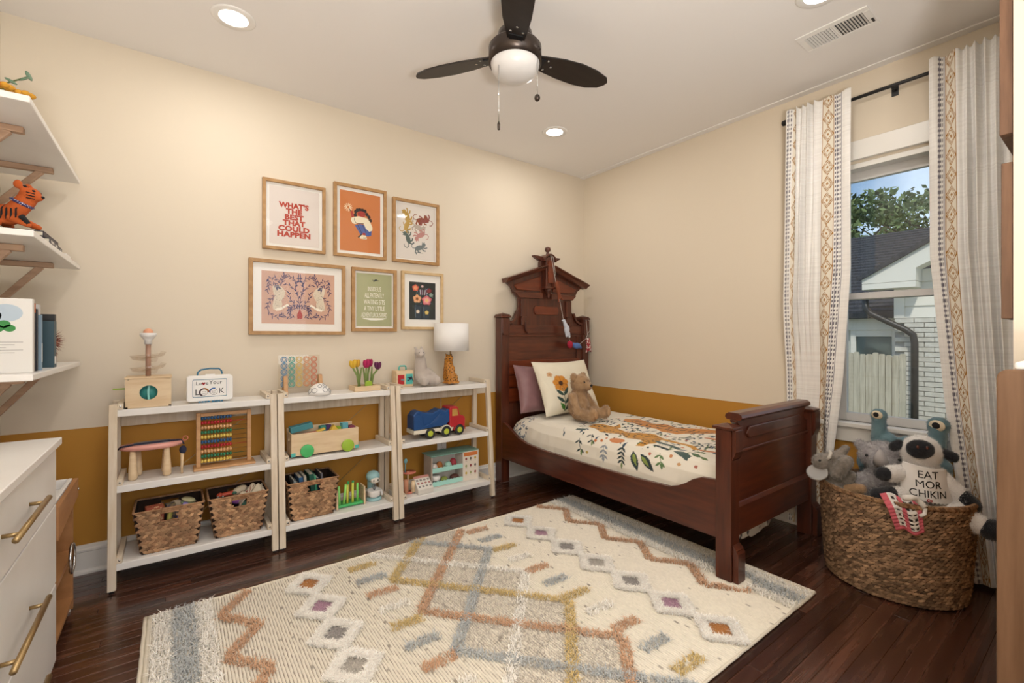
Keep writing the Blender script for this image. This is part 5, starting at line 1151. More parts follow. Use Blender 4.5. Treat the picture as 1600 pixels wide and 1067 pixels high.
# ---------------------------------------------------------------- carved bed
BX0, BX1 = -1.06, -.045; BC = -.552
bed = thing('carved_bed', 'tall carved mahogany single bed with pediment headboard in the room corner', 'bed', (BC, -1.03, 0))
def head_profile(sc_=1.0):
    R_ = [(.435, .25), (.435, 1.315), (.405, 1.318), (.37, 1.335), (.345, 1.365), (.335, 1.40), (.315, 1.425), (.305, 1.45), (.305, 1.53), (.36, 1.575), (.385, 1.62), (.435, 1.655), (.45, 1.675), (.05, 1.815)]
    return [(BC + x, z) for x, z in R_] + [(BC - x, z) for x, z in R_[::-1]]
MB().prism(head_profile(), -.078, -.05).build('headboard', mahog, bed, .002)
for x in (BX0, BX1 - .08):
    b = MB(); b.box(x, x + .08, -.108, -.025, 0, 1.36); b.build('head_post', mahog, bed, .004)
    b = MB(); b.box(x - .012, x + .092, -.12, -.018, 1.36, 1.377).box(x - .004, x + .084, -.112, -.02, 1.377, 1.388); c = [(x + .04, -.066, 1.402)]; b.add([(x + .004, -.104, 1.388), (x + .076, -.104, 1.388), (x + .076, -.028, 1.388), (x + .004, -.028, 1.388), (x + .04, -.066, 1.402)], [(0, 1, 4), (1, 2, 4), (2, 3, 4), (3, 0, 4)]); b.build('post_cap', mahog, bed, .003)
    MB().prism([(x + .004, 1.23), (x + .018, 1.215), (x + .062, 1.215), (x + .076, 1.23), (x + .076, 1.355), (x + .004, 1.355)], -.122, -.107).build('post_block', mahog, bed, .003)
    MB().box(x + .002, x + .078, -.106, -.027, -.0, .004).build('glide', white_trim, bed)
hx0, hx1 = BX0 + .08, BX1 - .08
b = MB(); b.box(hx0, hx1, -.10, -.078, 1.205, 1.222).box(hx0, hx1, -.094, -.078, 1.222, 1.232); b.build('top_moulding', mahog_x, bed, .003)
MB().box(hx0, hx1, -.092, -.078, 1.232, 1.30).build('frieze', mahog_x, bed, .002)
MB().box(hx0 + .005, hx1 - .005, -.084, -.078, 1.0, 1.205).build('upper_panel', mahog_x, bed)
MB().box(hx0 + .005, hx1 - .03, -.099, -.078, .885, 1.0).build('raised_rail', mahog_lit, bed, .003)
b = MB(); b.box(hx0 + .005, hx1 - .03, -.088, -.078, .78, .875); b.build('lower_panel', mahog_lit, bed, .002); MB().box(hx0 + .005, hx1 - .03, -.088, -.078, .66, .77).build('lower_panel', mahog_lit, bed, .002)
MB().box(hx0, hx1, -.094, -.078, .25, .64).build('lower_rail', mahog, bed, .002)
MB().box(hx1 - .065, hx1, -.094, -.078, .64, 1.205).build('stile', mahog, bed, .002)
# neck: pilasters, tablet, scroll brackets
for s in (-1, 1):
    x = BC + s * .262; MB().box(x - .032, x + .032, -.098, -.078, 1.375, 1.525).build('pilaster', mahog, bed, .003)
    MB().prism([(x - .036, 1.30), (x + .036, 1.30), (x + .036, 1.36), (x + .02, 1.375), (x - .02, 1.375), (x - .036, 1.36)], -.104, -.092).build('pilaster_base', mahog, bed, .003)
    pts = [(BC + s * k, z) for k, z in ((.43, 1.318), (.395, 1.325), (.36, 1.345), (.34, 1.38), (.325, 1.415))]
    MB().prism(stroke(pts, .02), -.10, -.06).build('scroll_bracket', mahog, bed, .003)
    MB().prism(stroke([(BC + s * k, z) for k, z in ((.225, 1.235), (.25, 1.26), (.255, 1.30), (.25, 1.33))], .018), -.112, -.092).build('drop_carving', blackp if False else mahog, bed, .003)
    # raked cornice
    A = Vector((BC + s * .472, -.09, 1.672)); B_ = Vector((BC + s * .035, -.09, 1.818)); d = (B_ - A)
    c = MB(); n = Vector((-d.z, 0, d.x)).normalized() * (1 if s < 0 else -1); n = n if n.z > 0 else -n
    prof = [(-.028, -.024), (.03, -.024), (.042, -.014), (.05, -.004), (.066, .004), (.07, .014), (-.028, .014)]
    vs = [];
    for P_ in (A, B_):
        for yy, zz in prof: vs.append(P_ + n * zz + Vector((0, -yy, 0)))
    k = len(prof); fs = [tuple(range(k)), tuple(range(2 * k - 1, k - 1, -1))] + [(i, i + k, (i + 1) % k + k, (i + 1) % k) for i in range(k)]
    c.add(vs, fs if s > 0 else [f[::-1] for f in fs]); c.build('cornice', mahog_x, bed, .002)
    MB().prism([(BC + s * .07, 1.60), (BC + s * .33, 1.60), (BC + s * .365, 1.64), (BC + s * .07, 1.735)], -.088, -.078).build('pediment_panel', mahog_lit, bed, .005)
    MB().prism([(BC + s * .05, 1.535), (BC + s * .31, 1.535), (BC + s * .36, 1.58), (BC + s * .05, 1.585)], -.096, -.078).build('pediment_base', mahog_x, bed, .004)
    MB().prism([(BC + s * .05, 1.865), (BC + s * .10, 1.875), (BC + s * .15, 1.90), (BC + s * .155, 1.912), (BC + s * .11, 1.912), (BC + s * .05, 1.905)], -.10, -.06).build('crest_wing', mahog, bed, .004)
    MB().prism(stroke([(BC + s * k, z) for k, z in ((.055, 1.80), (.075, 1.825), (.072, 1.86), (.055, 1.88))], .016), -.10, -.06).build('crest_scroll', mahog, bed, .003)
MB().prism([(BC - .125, 1.395), (BC - .14, 1.41), (BC - .14, 1.455), (BC - .125, 1.47), (BC + .125, 1.47), (BC + .14, 1.455), (BC + .14, 1.41), (BC + .125, 1.395)], -.09, -.078).build('tablet', mahog_lit, bed, .004)
arch = [(BC - .05, 1.64), (BC + .05, 1.64), (BC + .05, 1.86)] + [(BC + .05 * math.cos(a), 1.86 + .05 * math.sin(a)) for a in [PI * i / 10 for i in range(1, 10)]] + [(BC - .05, 1.86)]
MB().prism(arch, -.135, -.06).build('crest_block', mahog, bed, .004)
arch2 = [(BC - .03, 1.67), (BC + .03, 1.67), (BC + .03, 1.845)] + [(BC + .03 * math.cos(a), 1.845 + .03 * math.sin(a)) for a in [PI * i / 8 for i in range(1, 8)]] + [(BC - .03, 1.845)]
MB().prism(arch2, -.143, -.134).build('crest_panel', mahog_lit, bed, .003)
MB().prism([(BC - .07 * math.cos(a), 1.862 + .07 * math.sin(a)) for a in [PI * i / 12 for i in range(13)]] + [(BC + .056 * math.cos(a), 1.862 + .056 * math.sin(a)) for a in [PI * i / 12 for i in range(13)]], -.145, -.06).build('crest_arch', mahog, bed, .002)
b = MB(); b.box(BC - .058, BC + .058, -.142, -.07, 1.622, 1.642); b.build('crest_sill', mahog_x, bed, .003)
b = MB(); b.lathe([(.0, -.085), (.008, -.078), (.014, -.065), (.012, -.052), (.026, -.035), (.03, -.015), (.034, 0)], (BC, -.108, 1.622), 18); b.build('drop_finial', mahog, bed)
b = MB(); b.lathe([(.018, 0), (.014, .012), (.009, .018), (.022, .03), (.027, .045), (.022, .062), (.0, .071)], (BC, -.10, 1.928), 20); b.build('ball_finial', mahog, bed)
# rails
rail = [(-.108, .205), (-.108, .50), (-.14, .50), (-.17, .488), (-.23, .455), (-.32, .41), (-.42, .385), (-.6, .373), (-1.0, .370), (-1.45, .376), (-1.68, .388), (-1.73, .405), (-1.78, .432), (-1.82, .462), (-1.87, .485), (-1.95, .492), (-1.95, .205)]
for x in (-1.055, -.072):
    MB().prism(rail, x, x + .027, 'x').build('side_rail', mahog_y, bed, .003)
MB().box(-1.028, -.098, -1.0, -.95, .21, .235).build('slat', pale_wood, bed); MB().box(-1.028, -.098, -1.75, -1.70, .21, .235).build('slat', pale_wood, bed); MB().box(-1.028, -.098, -.35, -.30, .21, .235).build('slat', pale_wood, bed)
# footboard
for x in (BX0, BX1 - .08):
    MB().box(x, x + .08, -2.03, -1.95, .0135 if x < -.9 else 0.0, .752).build('foot_post', mahog, bed, .004)
    b = MB(); b.box(x - .010, x + .086, -2.045, -1.938, .752, .764); b.add([(x - .006, -2.041, .764), (x + .084, -2.041, .764), (x + .084, -1.942, .764), (x - .006, -1.942, .764), (x + .04, -1.99, .778)], [(0, 1, 4), (1, 2, 4), (2, 3, 4), (3, 0, 4)]); b.build('post_cap', mahog, bed, .002)
    MB().prism([(-2.031, .60), (-2.04, .615), (-2.05, .645), (-2.05, .75), (-2.031, .75)], x + .004, x + .076, 'x').build('post_block', mahog, bed, .003)
    MB().prism([(-2.031, .0135 if x < -.9 else 0.0), (-2.058, .0135 if x < -.9 else 0.0), (-2.058, .155), (-2.05, .165), (-2.05, .172), (-2.042, .18), (-2.031, .192)], x + .012, x + .0805, 'x').build('plinth', mahog, bed, .002)
MB().box(hx0, hx1, -2.0, -1.975, .36, .66).build('foot_panel', mahog_x, bed)
MB().prism([(-2.018, .215), (-2.018, .355), (-2.006, .372), (-1.965, .372), (-1.965, .215)], hx0, hx1, 'x').build('lower_rail', mahog_x, bed, .003)
fp = [(hx0, .635), (hx1, .635), (hx1, .70), (hx1 - .03, .705), (hx1 - .05, .725), (hx1 - .045, .755), (hx1 - .02, .775), (hx1 - .02, .785), (hx0 + .02, .785), (hx0 + .02, .775), (hx0 + .045, .755), (hx0 + .05, .725), (hx0 + .03, .705), (hx0, .70)]
MB().prism(fp, -2.008, -1.97).build('upper_board', mahog_x, bed, .003)
MB().prism([(hx0 + .13, .685), (hx0 + .10, .71), (hx0 + .13, .745), (hx1 - .13, .745), (hx1 - .10, .71), (hx1 - .13, .685)], -2.018, -2.007).build('lozenge_panel', mahog_x, bed, .005)
MB().box(hx0, hx1, -2.013, -1.97, .622, .636).build('bead', mahog_x, bed, .003)
MB().prism([(-1.955, .785), (-1.945, .797), (-1.948, .812), (-1.965, .822), (-2.012, .822), (-2.03, .812), (-2.034, .797), (-2.022, .785)], hx0 + .018, hx1 - .018, 'x').build('crest_rail', mahog_x, bed, .002)
MB().box(hx0 + .05, hx1 - .05, -1.97, -1.953, .43, .60).build('inner_panel', mahog_x, bed)

# ---------------------------------------------------------------- mattress and bedding
t = thing('mattress', 'white mattress under the printed quilt on the carved bed', 'mattress', (BC, -1.02, .236))
MB().prism(rrect(-.965, -.115, -1.875, -.16, .05), .236, .455, 'z').build('mattress', mat('mattress_white', '#d9d5cc', .9), t, .03)
UK = [-1.199, -1.099, -1.023, -.958, -.9, -.5, -.14, -.10, -.06, .03]
PK = [(-1.005, .30), (-1.003, .40), (-.990, .475), (-.955, .53), (-.90, .548), (-.5, .555), (-.14, .545), (-.095, .53), (-.080, .49), (-.078, .40)]
quilt_m = mat('printed_cotton', '#ffffff', .85, attr=True, bump=.12, bs=300, sheen=.15)
def paint(C, X, Y, poly, c): 
    xs = [p[0] for p in poly]; ys = [p[1] for p in poly]
    w = (X >= min(xs)) & (X <= max(xs)) & (Y >= min(ys)) & (Y <= max(ys))
    if not w.any(): return
    ii = np.argwhere(w); a0, b0 = ii.min(0); a1, b1 = ii.max(0) + 1
    s_ = np.s_[a0:a1, b0:b1]; m = inpoly(X[s_], Y[s_], poly); C[s_][m] = lin(c)
ug = np.concatenate([np.linspace(-1.199, -.88, 110), np.linspace(-.876, -.06, 200), np.linspace(-.05, .025, 10)]); yg = np.linspace(-.16, -1.936, 460)
U, Yq = np.meshgrid(ug, yg, indexing='ij'); X = np.interp(U, UK, [p[0] for p in PK]); Z = np.interp(U, UK, [p[1] for p in PK])
side = np.clip((-.93 - U) / .12, 0, 1)
wr = np.sin(Yq * 23 + np.sin(Yq * 5) * 2 + U * 4) * .5 + np.sin(Yq * 51 + U * 9 + 1.3 * np.sin(Yq * 11)) * .3
X = X - .006 * side * wr + .005 * side; Z = Z + .0035 * (1 - side) * np.sin(U * 17 + Yq * 6) * np.sin(Yq * 9 + 1) + .002 * (1 - side) * np.sin(Yq * 31 + U * 23)
edge_h = np.clip((Yq + .26) / .10, 0, 1); Z -= .05 * edge_h ** 2 * (U > -1.1); X = np.where(U < -.9, X - .0 * edge_h, X)
edge_f = np.clip((-1.88 - Yq) / .065, 0, 1); Z -= .035 * edge_f ** 2
Z += .02 * np.exp(-((Yq + .40) / .09) ** 2) * side
C = np.empty(X.shape + (3,), np.float32); C[:] = lin('#E7E1D3')
for q in ('p',):
    k1, gr, bl_, og, tn = '#27383a', '#5d7345', '#3d5366', '#C26F3A', '#C08A2E'
    # scattered foliage over the printed area
    rr = random.Random(3)
    for i in range(430):
        u = rr.uniform(-.95, -.1); y = rr.uniform(-1.92, -.70) if u > -.85 else rr.uniform(-1.9, -.85)
        if u < -.85 and rr.random() < .45: continue
        a = rr.uniform(-.5, 1.2) + (PI if rr.random() < .5 else 0); paint(C, U, Yq, leafpoly(u, y, a, rr.uniform(.035, .068), rr.uniform(.012, .018)), rr.choice([k1, k1, bl_, gr, '#2f4a4a']))
    for i in range(26):
        u = rr.uniform(-.9, -.1); y = rr.uniform(-1.9, -.75); pts = [(u, y), (u + .04, y - .05), (u + .06, y - .12)]; paint(C, U, Yq, stroke(pts, .006), k1)
    for i in range(34): paint(C, U, Yq, disc(rr.uniform(-.98, -.1), rr.uniform(-1.9, -.75), .011, .008, 8), rr.choice([og, '#C98A6A', '#B9644a']))
    for i in range(60):   # bluish floral edge at the head fold
        u = rr.uniform(-1.12, -.86); y = rr.uniform(-.34, -.17); paint(C, U, Yq, leafpoly(u, y, rr.uniform(0, 6), .035, .013), rr.choice([bl_, '#6d7f8f', '#8d8f96', '#9c8b7a']))
    w0 = (U < -.855) & (Yq > -.84) & (Yq < -.36); C[w0] = lin('#E7E1D3')
    wt = (U > -.855) & (Yq > -.70); C[wt] = lin('#E7E1D3')
    leo_p = [(-.8, -.83), (-.68, -.82), (-.66, -.95), (-.58, -.94), (-.64, -1.0), (-.71, -1.03), (-.74, -1.15), (-.69, -1.21), (-.66, -1.31), (-.70, -1.41), (-.86, -1.45), (-.94, -1.42), (-.95, -1.37), (-.89, -1.385), (-.87, -1.35), (-.885, -1.26), (-.83, -1.17), (-.85, -1.11), (-.88, -1.03), (-.82, -.89)]
    def halo(P_, g):
        cx = sum(p[0] for p in P_) / len(P_); cy = sum(p[1] for p in P_) / len(P_); return [(cx + (p[0] - cx) * (1 + g), cy + (p[1] - cy) * (1 + g * .6)) for p in P_]
    tig_p = [(-.46, -.87), (-.34, -.79), (-.26, -.86), (-.32, -1.02), (-.30, -1.16), (-.33, -1.24), (-.24, -1.38), (-.18, -1.48), (-.26, -1.56), (-.41, -1.47), (-.56, -1.40), (-.57, -1.30), (-.52, -1.22), (-.51, -1.13), (-.5, -1.03), (-.47, -.94)]
    paint(C, U, Yq, halo(leo_p, .12), '#E7E1D3'); paint(C, U, Yq, halo(tig_p, .10), '#E7E1D3')
    paint(C, U, Yq, leo_p, '#C48A2C'); paint(C, U, Yq, stroke([(-.74, -1.42), (-.74, -1.5), (-.745, -1.57), (-.76, -1.64), (-.79, -1.68)], .035), '#C48A2C')
    paint(C, U, Yq, tig_p, '#C8843A'); paint(C, U, Yq, stroke([(-.22, -1.5), (-.2, -1.62), (-.27, -1.7)], .04), '#C8843A')
    for i in range(240):
        u = rr.uniform(-.95, -.58); y = rr.uniform(-1.45, -.82)
        if inpoly(np.array([u]), np.array([y]), leo_p)[0]: paint(C, U, Yq, disc(u, y, .0075, .009, 6), '#3d2612')
    for i in range(16):
        y = -.88 - i * .040; uu = -.41 + .02 * math.sin(i * .9) + (.03 if i > 11 else 0)
        for sg, ln in ((-1, .075), (1, .08)):
            a0 = uu + sg * (.012 if i % 2 else .03); pl = [(a0, y), (a0 + sg * ln * .5, y - .014), (a0 + sg * ln, y - .01)]; paint(C, U, Yq, stroke(pl, .012), '#2b2117')
    for P_, c in (([(-.91, -1.61), (-.9, -1.67), (-.93, -1.74), (-.97, -1.73), (-.95, -1.67)], '#3f5550'), (stroke([(-.81, -1.42), (-.83, -1.52), (-.86, -1.62)], .032), '#3b524f'), (stroke([(-.9, -1.47), (-.905, -1.52), (-.91, -1.58)], .018), k1), (disc(-.94, -1.22, .028, .06), '#CB824F'), (disc(-.485, -1.6, .03, .05), og), (disc(-.775, -1.75, .02, .06), '#C07a4a'), (stroke([(-.92, -.83), (-.915, -.87), (-.9, -.91)], .03), '#3b524f'), (leafpoly(-.84, -1.70, -1.7, .08, .03), gr), (leafpoly(-.9, -1.72, -1.8, .07, .03), '#4d6645'), (leafpoly(-.91, -1.78, -1.9, .06, .022), gr)): paint(C, U, Yq, P_, c)
    for (a, b_), ci in ((((-.985, -1.375), (-1.10, -1.425)), 1), (((-.995, -1.43), (-1.075, -1.545)), 1)):
        ang = math.atan2(b_[1] - a[1], b_[0] - a[0]); L_ = math.hypot(b_[0] - a[0], b_[1] - a[1]); paint(C, U, Yq, leafpoly(a[0], a[1], ang, L_, .05), k1); paint(C, U, Yq, leafpoly(a[0] - .012, a[1] - .008, ang, L_ * .62, .024), '#8a9a4c')
    for (u0, y0, u1, y1, c, nl) in ((-.965, -1.285, -1.09, -1.31, k1, 4), (-.99, -.92, -1.08, -.96, k1, 2), (-.98, -1.15, -1.08, -1.16, '#8b9299', 3), (-.96, -1.555, -1.03, -1.59, '#5b7a4c', 2), (-.93, -1.0, -1.0, -1.04, k1, 2), (-.93, -.72, -.985, -.76, '#3f5560', 0)):
        paint(C, U, Yq, stroke([(u0, y0), ((u0 + u1) / 2, (y0 + y1) / 2 + .002), (u1, y1)], .004), c)
        for k in range(nl):
            t_ = .15 + .6 * k / max(1, nl - 1); ux, yx = u0 + (u1 - u0) * t_, y0 + (y1 - y0) * t_
            for sg in (-1, 1): paint(C, U, Yq, leafpoly(ux, yx, PI - sg * -.9, .042, .015), c)
        paint(C, U, Yq, leafpoly(u1 + .02, y1 + .006, PI + .2, .045, .018), '#6f8450' if c == k1 else c)
    for u, y, c in ((-1.07, -1.01, '#B59a4a'), (-.98, -1.49, '#B9705a'), (-.965, -1.63, '#C98a5a'), (-1.0, -1.69, '#C79a6a'), (-.99, -1.79, '#a9695a'), (-.98, -1.06, og), (-.97, -1.11, og)): paint(C, U, Yq, disc(u, y, .010, .011, 10), c)
qt = thing('printed_quilt', 'cream quilt printed with a leopard, a tiger and leaves on the bed', 'quilt', (BC, -1.02, .52))
gridmesh('quilt_top', np.stack([X, Yq, Z], -1), quilt_m, qt, C, thick=.006)
# foot drop and wall-side drop hanging below the rails
s = np.linspace(0, 1, 150); v = np.linspace(0, 1, 50); S, Vv = np.meshgrid(s, v, indexing='ij'); Xd = -1.005 + .92 * S
bot = np.interp(Xd, [-1.0, -.93, -.80, -.62, -.49, -.35, -.2, -.06], [.205, .165, .125, .10, .11, .155, .2, .13]) + .008 * np.sin(Xd * 60)
Zd = .54 - (.54 - bot) * Vv; Yd = -1.931 + .006 * np.sin(Xd * 55) * Vv + .003 * np.sin(Xd * 21)
Cd = np.empty(Xd.shape + (3,), np.float32); Cd[:] = lin('#E4DFD3')
for i in range(70): paint(Cd, Xd, Zd, leafpoly(rr.uniform(-.98, -.1), rr.uniform(.1, .35), rr.uniform(0, 6), .04, .014), rr.choice(['#4b5866', '#2c3a46', '#9c8a78', '#6d7f8f']))
gridmesh('foot_drop', np.stack([Xd, Yd, Zd], -1), quilt_m, qt, Cd, thick=.004)
yy = np.linspace(-.3, -1.92, 120); Sv, Vv = np.meshgrid(yy, np.linspace(0, 1, 30), indexing='ij')
gridmesh('wall_drop', np.stack([-.084 + .005 * np.sin(Sv * 40) * Vv - .002, Sv, .40 - .31 * Vv + .01 * np.sin(Sv * 30) * Vv], -1), quilt_m, qt, np.broadcast_to(np.array(lin('#CFC7B9'), np.float32), Sv.shape + (3,)).copy(), thick=.003)
def pillow(name, label, w, h, th, M, m, C=None, parent=None, n=70, quilting=0.0, corner=.035):
    """plump cushion with four pointed corners; local x width, z height, y thickness"""
    t = thing(name, label, 'pillow', M.translation, 0, None, local=True); t.rotation_euler = M.to_euler()
    u, v = np.meshgrid(np.linspace(-1, 1, n), np.linspace(-1, 1, n), indexing='ij')
    prof_ = (np.maximum(0, 1 - u ** 4) * np.maximum(0, 1 - v ** 4)) ** .55
    px = u * w / 2 * (1 - corner * 2 * (1 - v ** 2)) ; pz = v * h / 2 * (1 - corner * 2 * (1 - u ** 2))
    wr = .003 * np.sin(u * 9 + v * 4) * np.sin(v * 7 - u * 3)
    q = quilting * (np.abs(np.sin(u * 11 + v * 2.5)) ** .3 * np.abs(np.sin(v * 8 - u * 1.5)) ** .3 - 1) if quilting else 0
    col_ = np.empty(u.shape + (3,), np.float32); col_[:] = lin('#ffffff')
    if C: C(col_, u, v)
    f = np.stack([px, -th / 2 * prof_ + wr - q, pz], -1); bk = np.stack([px, th / 2 * prof_ + wr * .5, pz], -1)
    a = gridmesh('front', f[::-1], m, t, col_[::-1]); b_ = gridmesh('back', bk, m, t, col_)
    pp = [(px[i, 0], 0, pz[i, 0]) for i in range(0, n, 3)] + [(px[-1, i], 0, pz[-1, i]) for i in range(0, n, 3)] + [(px[i, -1], 0, pz[i, -1]) for i in range(n - 1, -1, -3)] + [(px[0, i], 0, pz[0, i]) for i in range(n - 1, -1, -3)]
    MB().tube(pp, .0028, 6, closed=True).build('piping', m if C is None else mat('cream_piping', '#DDD6C2', .8), t); return t
pil_m = mat('quilted_cotton', '#ffffff', .85, attr=True, bump=.1, bs=400)
def pcol(C, u, v):
    C[:] = lin('#E6DFCB')
    fx, fz = -.42, .06
    for k in range(7): a = 2 * PI * k / 7 + .2; paint(C, u, v, disc(fx + .16 * math.cos(a), fz + .20 * math.sin(a), .125, .115, 12, a), '#CF8B34')
    for k in range(7): a = 2 * PI * k / 7 + .65; paint(C, u, v, stroke([(fx + .06 * math.cos(a), fz + .08 * math.sin(a)), (fx + .25 * math.cos(a), fz + .31 * math.sin(a))], .018), '#A9642a')
    paint(C, u, v, disc(fx, fz, .075, .09), '#4a2f1c')
    paint(C, u, v, stroke([(fx, -.12), (fx + .01, -.5), (fx - .02, -.93)], .025), '#5b7060')
    for sx, z0, a, L in ((1, -.42, .95, .40), (-1, -.42, 2.3, .36), (1, -.72, .9, .42), (-1, -.68, 2.3, .38), (-1, -.93, 2.1, .33), (1, -.95, .9, .36)): paint(C, u, v, leafpoly(fx, z0, a, L, .12), '#2f4a44' if z0 > -.9 or sx > 0 else '#4c8a3a')
    for k in range(5): a = k * 1.256; paint(C, u, v, disc(-.72 + .05 * math.cos(a), .42 + .06 * math.sin(a), .04, .045), '#C9A27a')
    paint(C, u, v, disc(-.72, .42, .03), '#B5824a')
pillow('pillow', 'cream quilted cushion with an embroidered orange flower, behind the teddy bear', .60, .46, .15, tr(-.585, -.375, .785) @ rot('X', -.42) , pil_m, pcol, n=110, quilting=.004)
pillow('pillow', 'mauve satin pillow behind the cream flowered cushion', .50, .40, .13, tr(-.735, -.225, .765) @ rot('X', -.34) @ rot('Y', .06), mat('mauve_satin', '#8E686A', .42, c2='#7b585b', vs=6, sheen=.2))
# ---------------------------------------------------------------- teddy bear
tb = thing('teddy_bear', 'brown teddy bear sitting against the flowered cushion on the bed', 'soft toy', (-.70, -.635, .574), -1.38, local=True)
fur = mat('teddy_plush', '#B3936F', .95, c2='#9d7a54', vs=30, bump=.4, bs=260, sheen=.5)
S_ = .95
def s3(*p): return tuple(S_ * k for k in p)
# local: bear faces +x, z up
blob('body', [('e', s3(.0, 0, .10), s3(.085, .09, .105)), ('c', s3(0, 0, .13), s3(.005, 0, .20), .078 * S_, .06 * S_), ('e', s3(.015, 0, .28), s3(.078, .078, .075)), ('e', s3(.083, 0, .262), s3(.038, .036, .032)),
              ('e', s3(-.005, .068, .335), s3(.018, .036, .036)), ('e', s3(-.005, -.068, .335), s3(.018, .036, .036)),
              ('c', s3(.0, -.085, .18), s3(.065, -.115, .065), .036 * S_, .033 * S_), ('c', s3(.0, .085, .18), s3(.075, .12, .07), .036 * S_, .033 * S_),
              ('c', s3(.03, -.06, .045), s3(.17, -.085, .045), .048 * S_, .042 * S_), ('c', s3(.03, .06, .045), s3(.17, .09, .045), .048 * S_, .042 * S_),
              ('c', s3(.185, -.088, .045), s3(.195, -.092, .075), .04 * S_, .034 * S_), ('c', s3(.185, .092, .045), s3(.195, .096, .08), .04 * S_, .034 * S_)], fur, tb, .008, 3, fur=16000, furlen=.010, furw=.0016)
b = MB()
for sy in (-1, 1): b = MB().ell(s3(.078, sy * .036, .298), .0075); b.build('eye', blackp, tb)
MB().ell(s3(.121, 0, .272), s3(.008, .014, .010)).build('nose', blackp, tb)
for sy in (-1, 1): MB().ell(s3(.226, sy * .092, .058), s3(.006, .026, .03)).build('paw_pad', mat('paw_suede', '#B4936f', .9), tb)
# ---------------------------------------------------------------- felt garland on the headboard
t = thing('felt_garland', 'string of small felt animals hung from the headboard finial', 'garland', (BC, -.15, 1.5))
st_m = mat('twine', '#cfc9c2', .8); yG = -.155
pts = [(BC - .005, -.125, 1.95), (BC - .002, -.15, 1.90), (-.515, yG, 1.72), (-.465, yG, 1.55), (-.415, yG, 1.36), (-.365, yG, 1.24), (-.325, yG, 1.135), (-.235, yG, 1.12), (-.13, yG, 1.18), (-.085, -.14, 1.235), (-.03, -.125, 1.285)]
MB().tube(pts, .0022, 5).tube([(BC + .02, -.125, 1.945), (BC + .025, -.15, 1.89), (-.508, yG, 1.74)], .0022, 5).tube([(-.10, -.13, 1.36), (-.104, yG, 1.16)], .0018, 5).build('string', st_m, t)
def fa(name, balls, m, vox=.005): return blob(name, balls, m, t, vox, 2)
fa('felt_horse', [('e', (-.50, yG - .012, 1.66), (.022, .014, .03)), ('c', (-.495, yG - .012, 1.63), (-.47, yG - .012, 1.55), .02, .014), ('c', (-.47, yG - .012, 1.57), (-.435, yG - .012, 1.53), .012, .008), ('c', (-.48, yG - .012, 1.56), (-.485, yG - .012, 1.51), .011, .007)], mat('rust_felt', '#7d4128', .9))
fa('felt_bird', [('e', (-.385, yG - .014, 1.265), (.030, .02, .045)), ('c', (-.40, yG - .014, 1.30), (-.42, yG - .014, 1.345), .02, .014), ('e', (-.432, yG - .014, 1.345), (.016, .011, .009)), ('c', (-.37, yG - .014, 1.23), (-.355, yG - .014, 1.20), .02, .012), ('c', (-.395, yG - .014, 1.24), (-.39, yG - .014, 1.205), .012, .01)], mat('pale_blue_felt', '#c9cfdc', .9))
fa('felt_ball', [('e', (-.345, yG - .012, 1.13), (.032, .022, .036))], mat('crimson_felt', '#a31f3a', .9))
fa('felt_bird', [('e', (-.265, yG - .016, 1.118), (.045, .026, .028)), ('e', (-.305, yG - .016, 1.13), (.02, .018, .018)), ('c', (-.23, yG - .016, 1.11), (-.21, yG - .016, 1.10), .018, .01)], mat('cornflower_felt', '#5878b4', .9))
fa('felt_fox', [('c', (-.115, yG - .012, 1.17), (-.105, yG - .012, 1.09), .022, .026), ('c', (-.12, yG - .012, 1.09), (-.135, yG - .012, 1.06), .012, .01), ('c', (-.09, yG - .012, 1.09), (-.075, yG - .012, 1.065), .012, .01)], mat('spotted_felt', '#9c2b35', .9, c2='#e3dcd4', vs=75, lo=.54, hi=.58))
# ---------------------------------------------------------------- tufted rug
RX0, RX1, RY0, RY1 = -3.325, -.812, -2.30, -.69
rug = thing('shag_rug', 'cream ribbed wool rug with tufted diamonds, dashes and zigzags', 'rug', ((RX0 + RX1) / 2, (RY0 + RY1) / 2, 0))
wool = mat('ribbed_wool', '#ffffff', .95, attr=True)
MB().box(RX0 + .004, RX1 - .004, RY0 + .004, RY1 - .004, .0005, .0075).build('backing', mat('wool_backing', '#a0968a', .95), rug)
nrib = 236; ny = 150; pitch = (RX1 - RX0) / nrib; V = []; F = []; Cc = []
ys = np.linspace(RY0, RY1, ny); ang = np.linspace(0, PI, 5)
base = np.array(lin('#E9E2D4')); dark = np.array(lin('#A8A095'))
allV = []; allF = []; allC = []; off = 0; idx = np.arange(ny * 5).reshape(ny, 5); Fb = np.stack([idx[:-1, :-1], idx[1:, :-1], idx[1:, 1:], idx[:-1, 1:]], -1).reshape(-1, 4)
for i in range(nrib):
    xc = RX0 + (i + .5) * pitch; wob = .0006 * np.sin(ys * 60 + i * 1.7) + NR.normal(0, .0004, ny); r = pitch * .44 * (1 + .08 * np.sin(ys * 110 + i))
    P3 = np.stack([xc + wob[:, None] - r[:, None] * np.cos(ang)[None], np.broadcast_to(ys[:, None] + NR.normal(0, .002), (ny, 5)), .006 + .0065 * np.sin(ang)[None] * np.ones((ny, 1))], -1)
    fl = NR.random(ny) > .992; fl = fl | np.roll(fl, 1); shade_ = (.93 + .1 * NR.random(ny))
    c = base[None] * shade_[:, None]; c[fl & (NR.random(ny) > .35)] = dark * (.8 + .4 * NR.random())
    allV.append(P3.reshape(-1, 3)); allF.append(Fb + off); allC.append(np.repeat(c, 5, 0)); off += ny * 5
bigmesh('ribs', np.vstack(allV), np.vstack(allF), wool, rug, np.vstack(allC), True, kind='stuff')
edge = mat('edge_braid', '#DDD4C2', .95, bump=.3, bs=200)
b = MB()
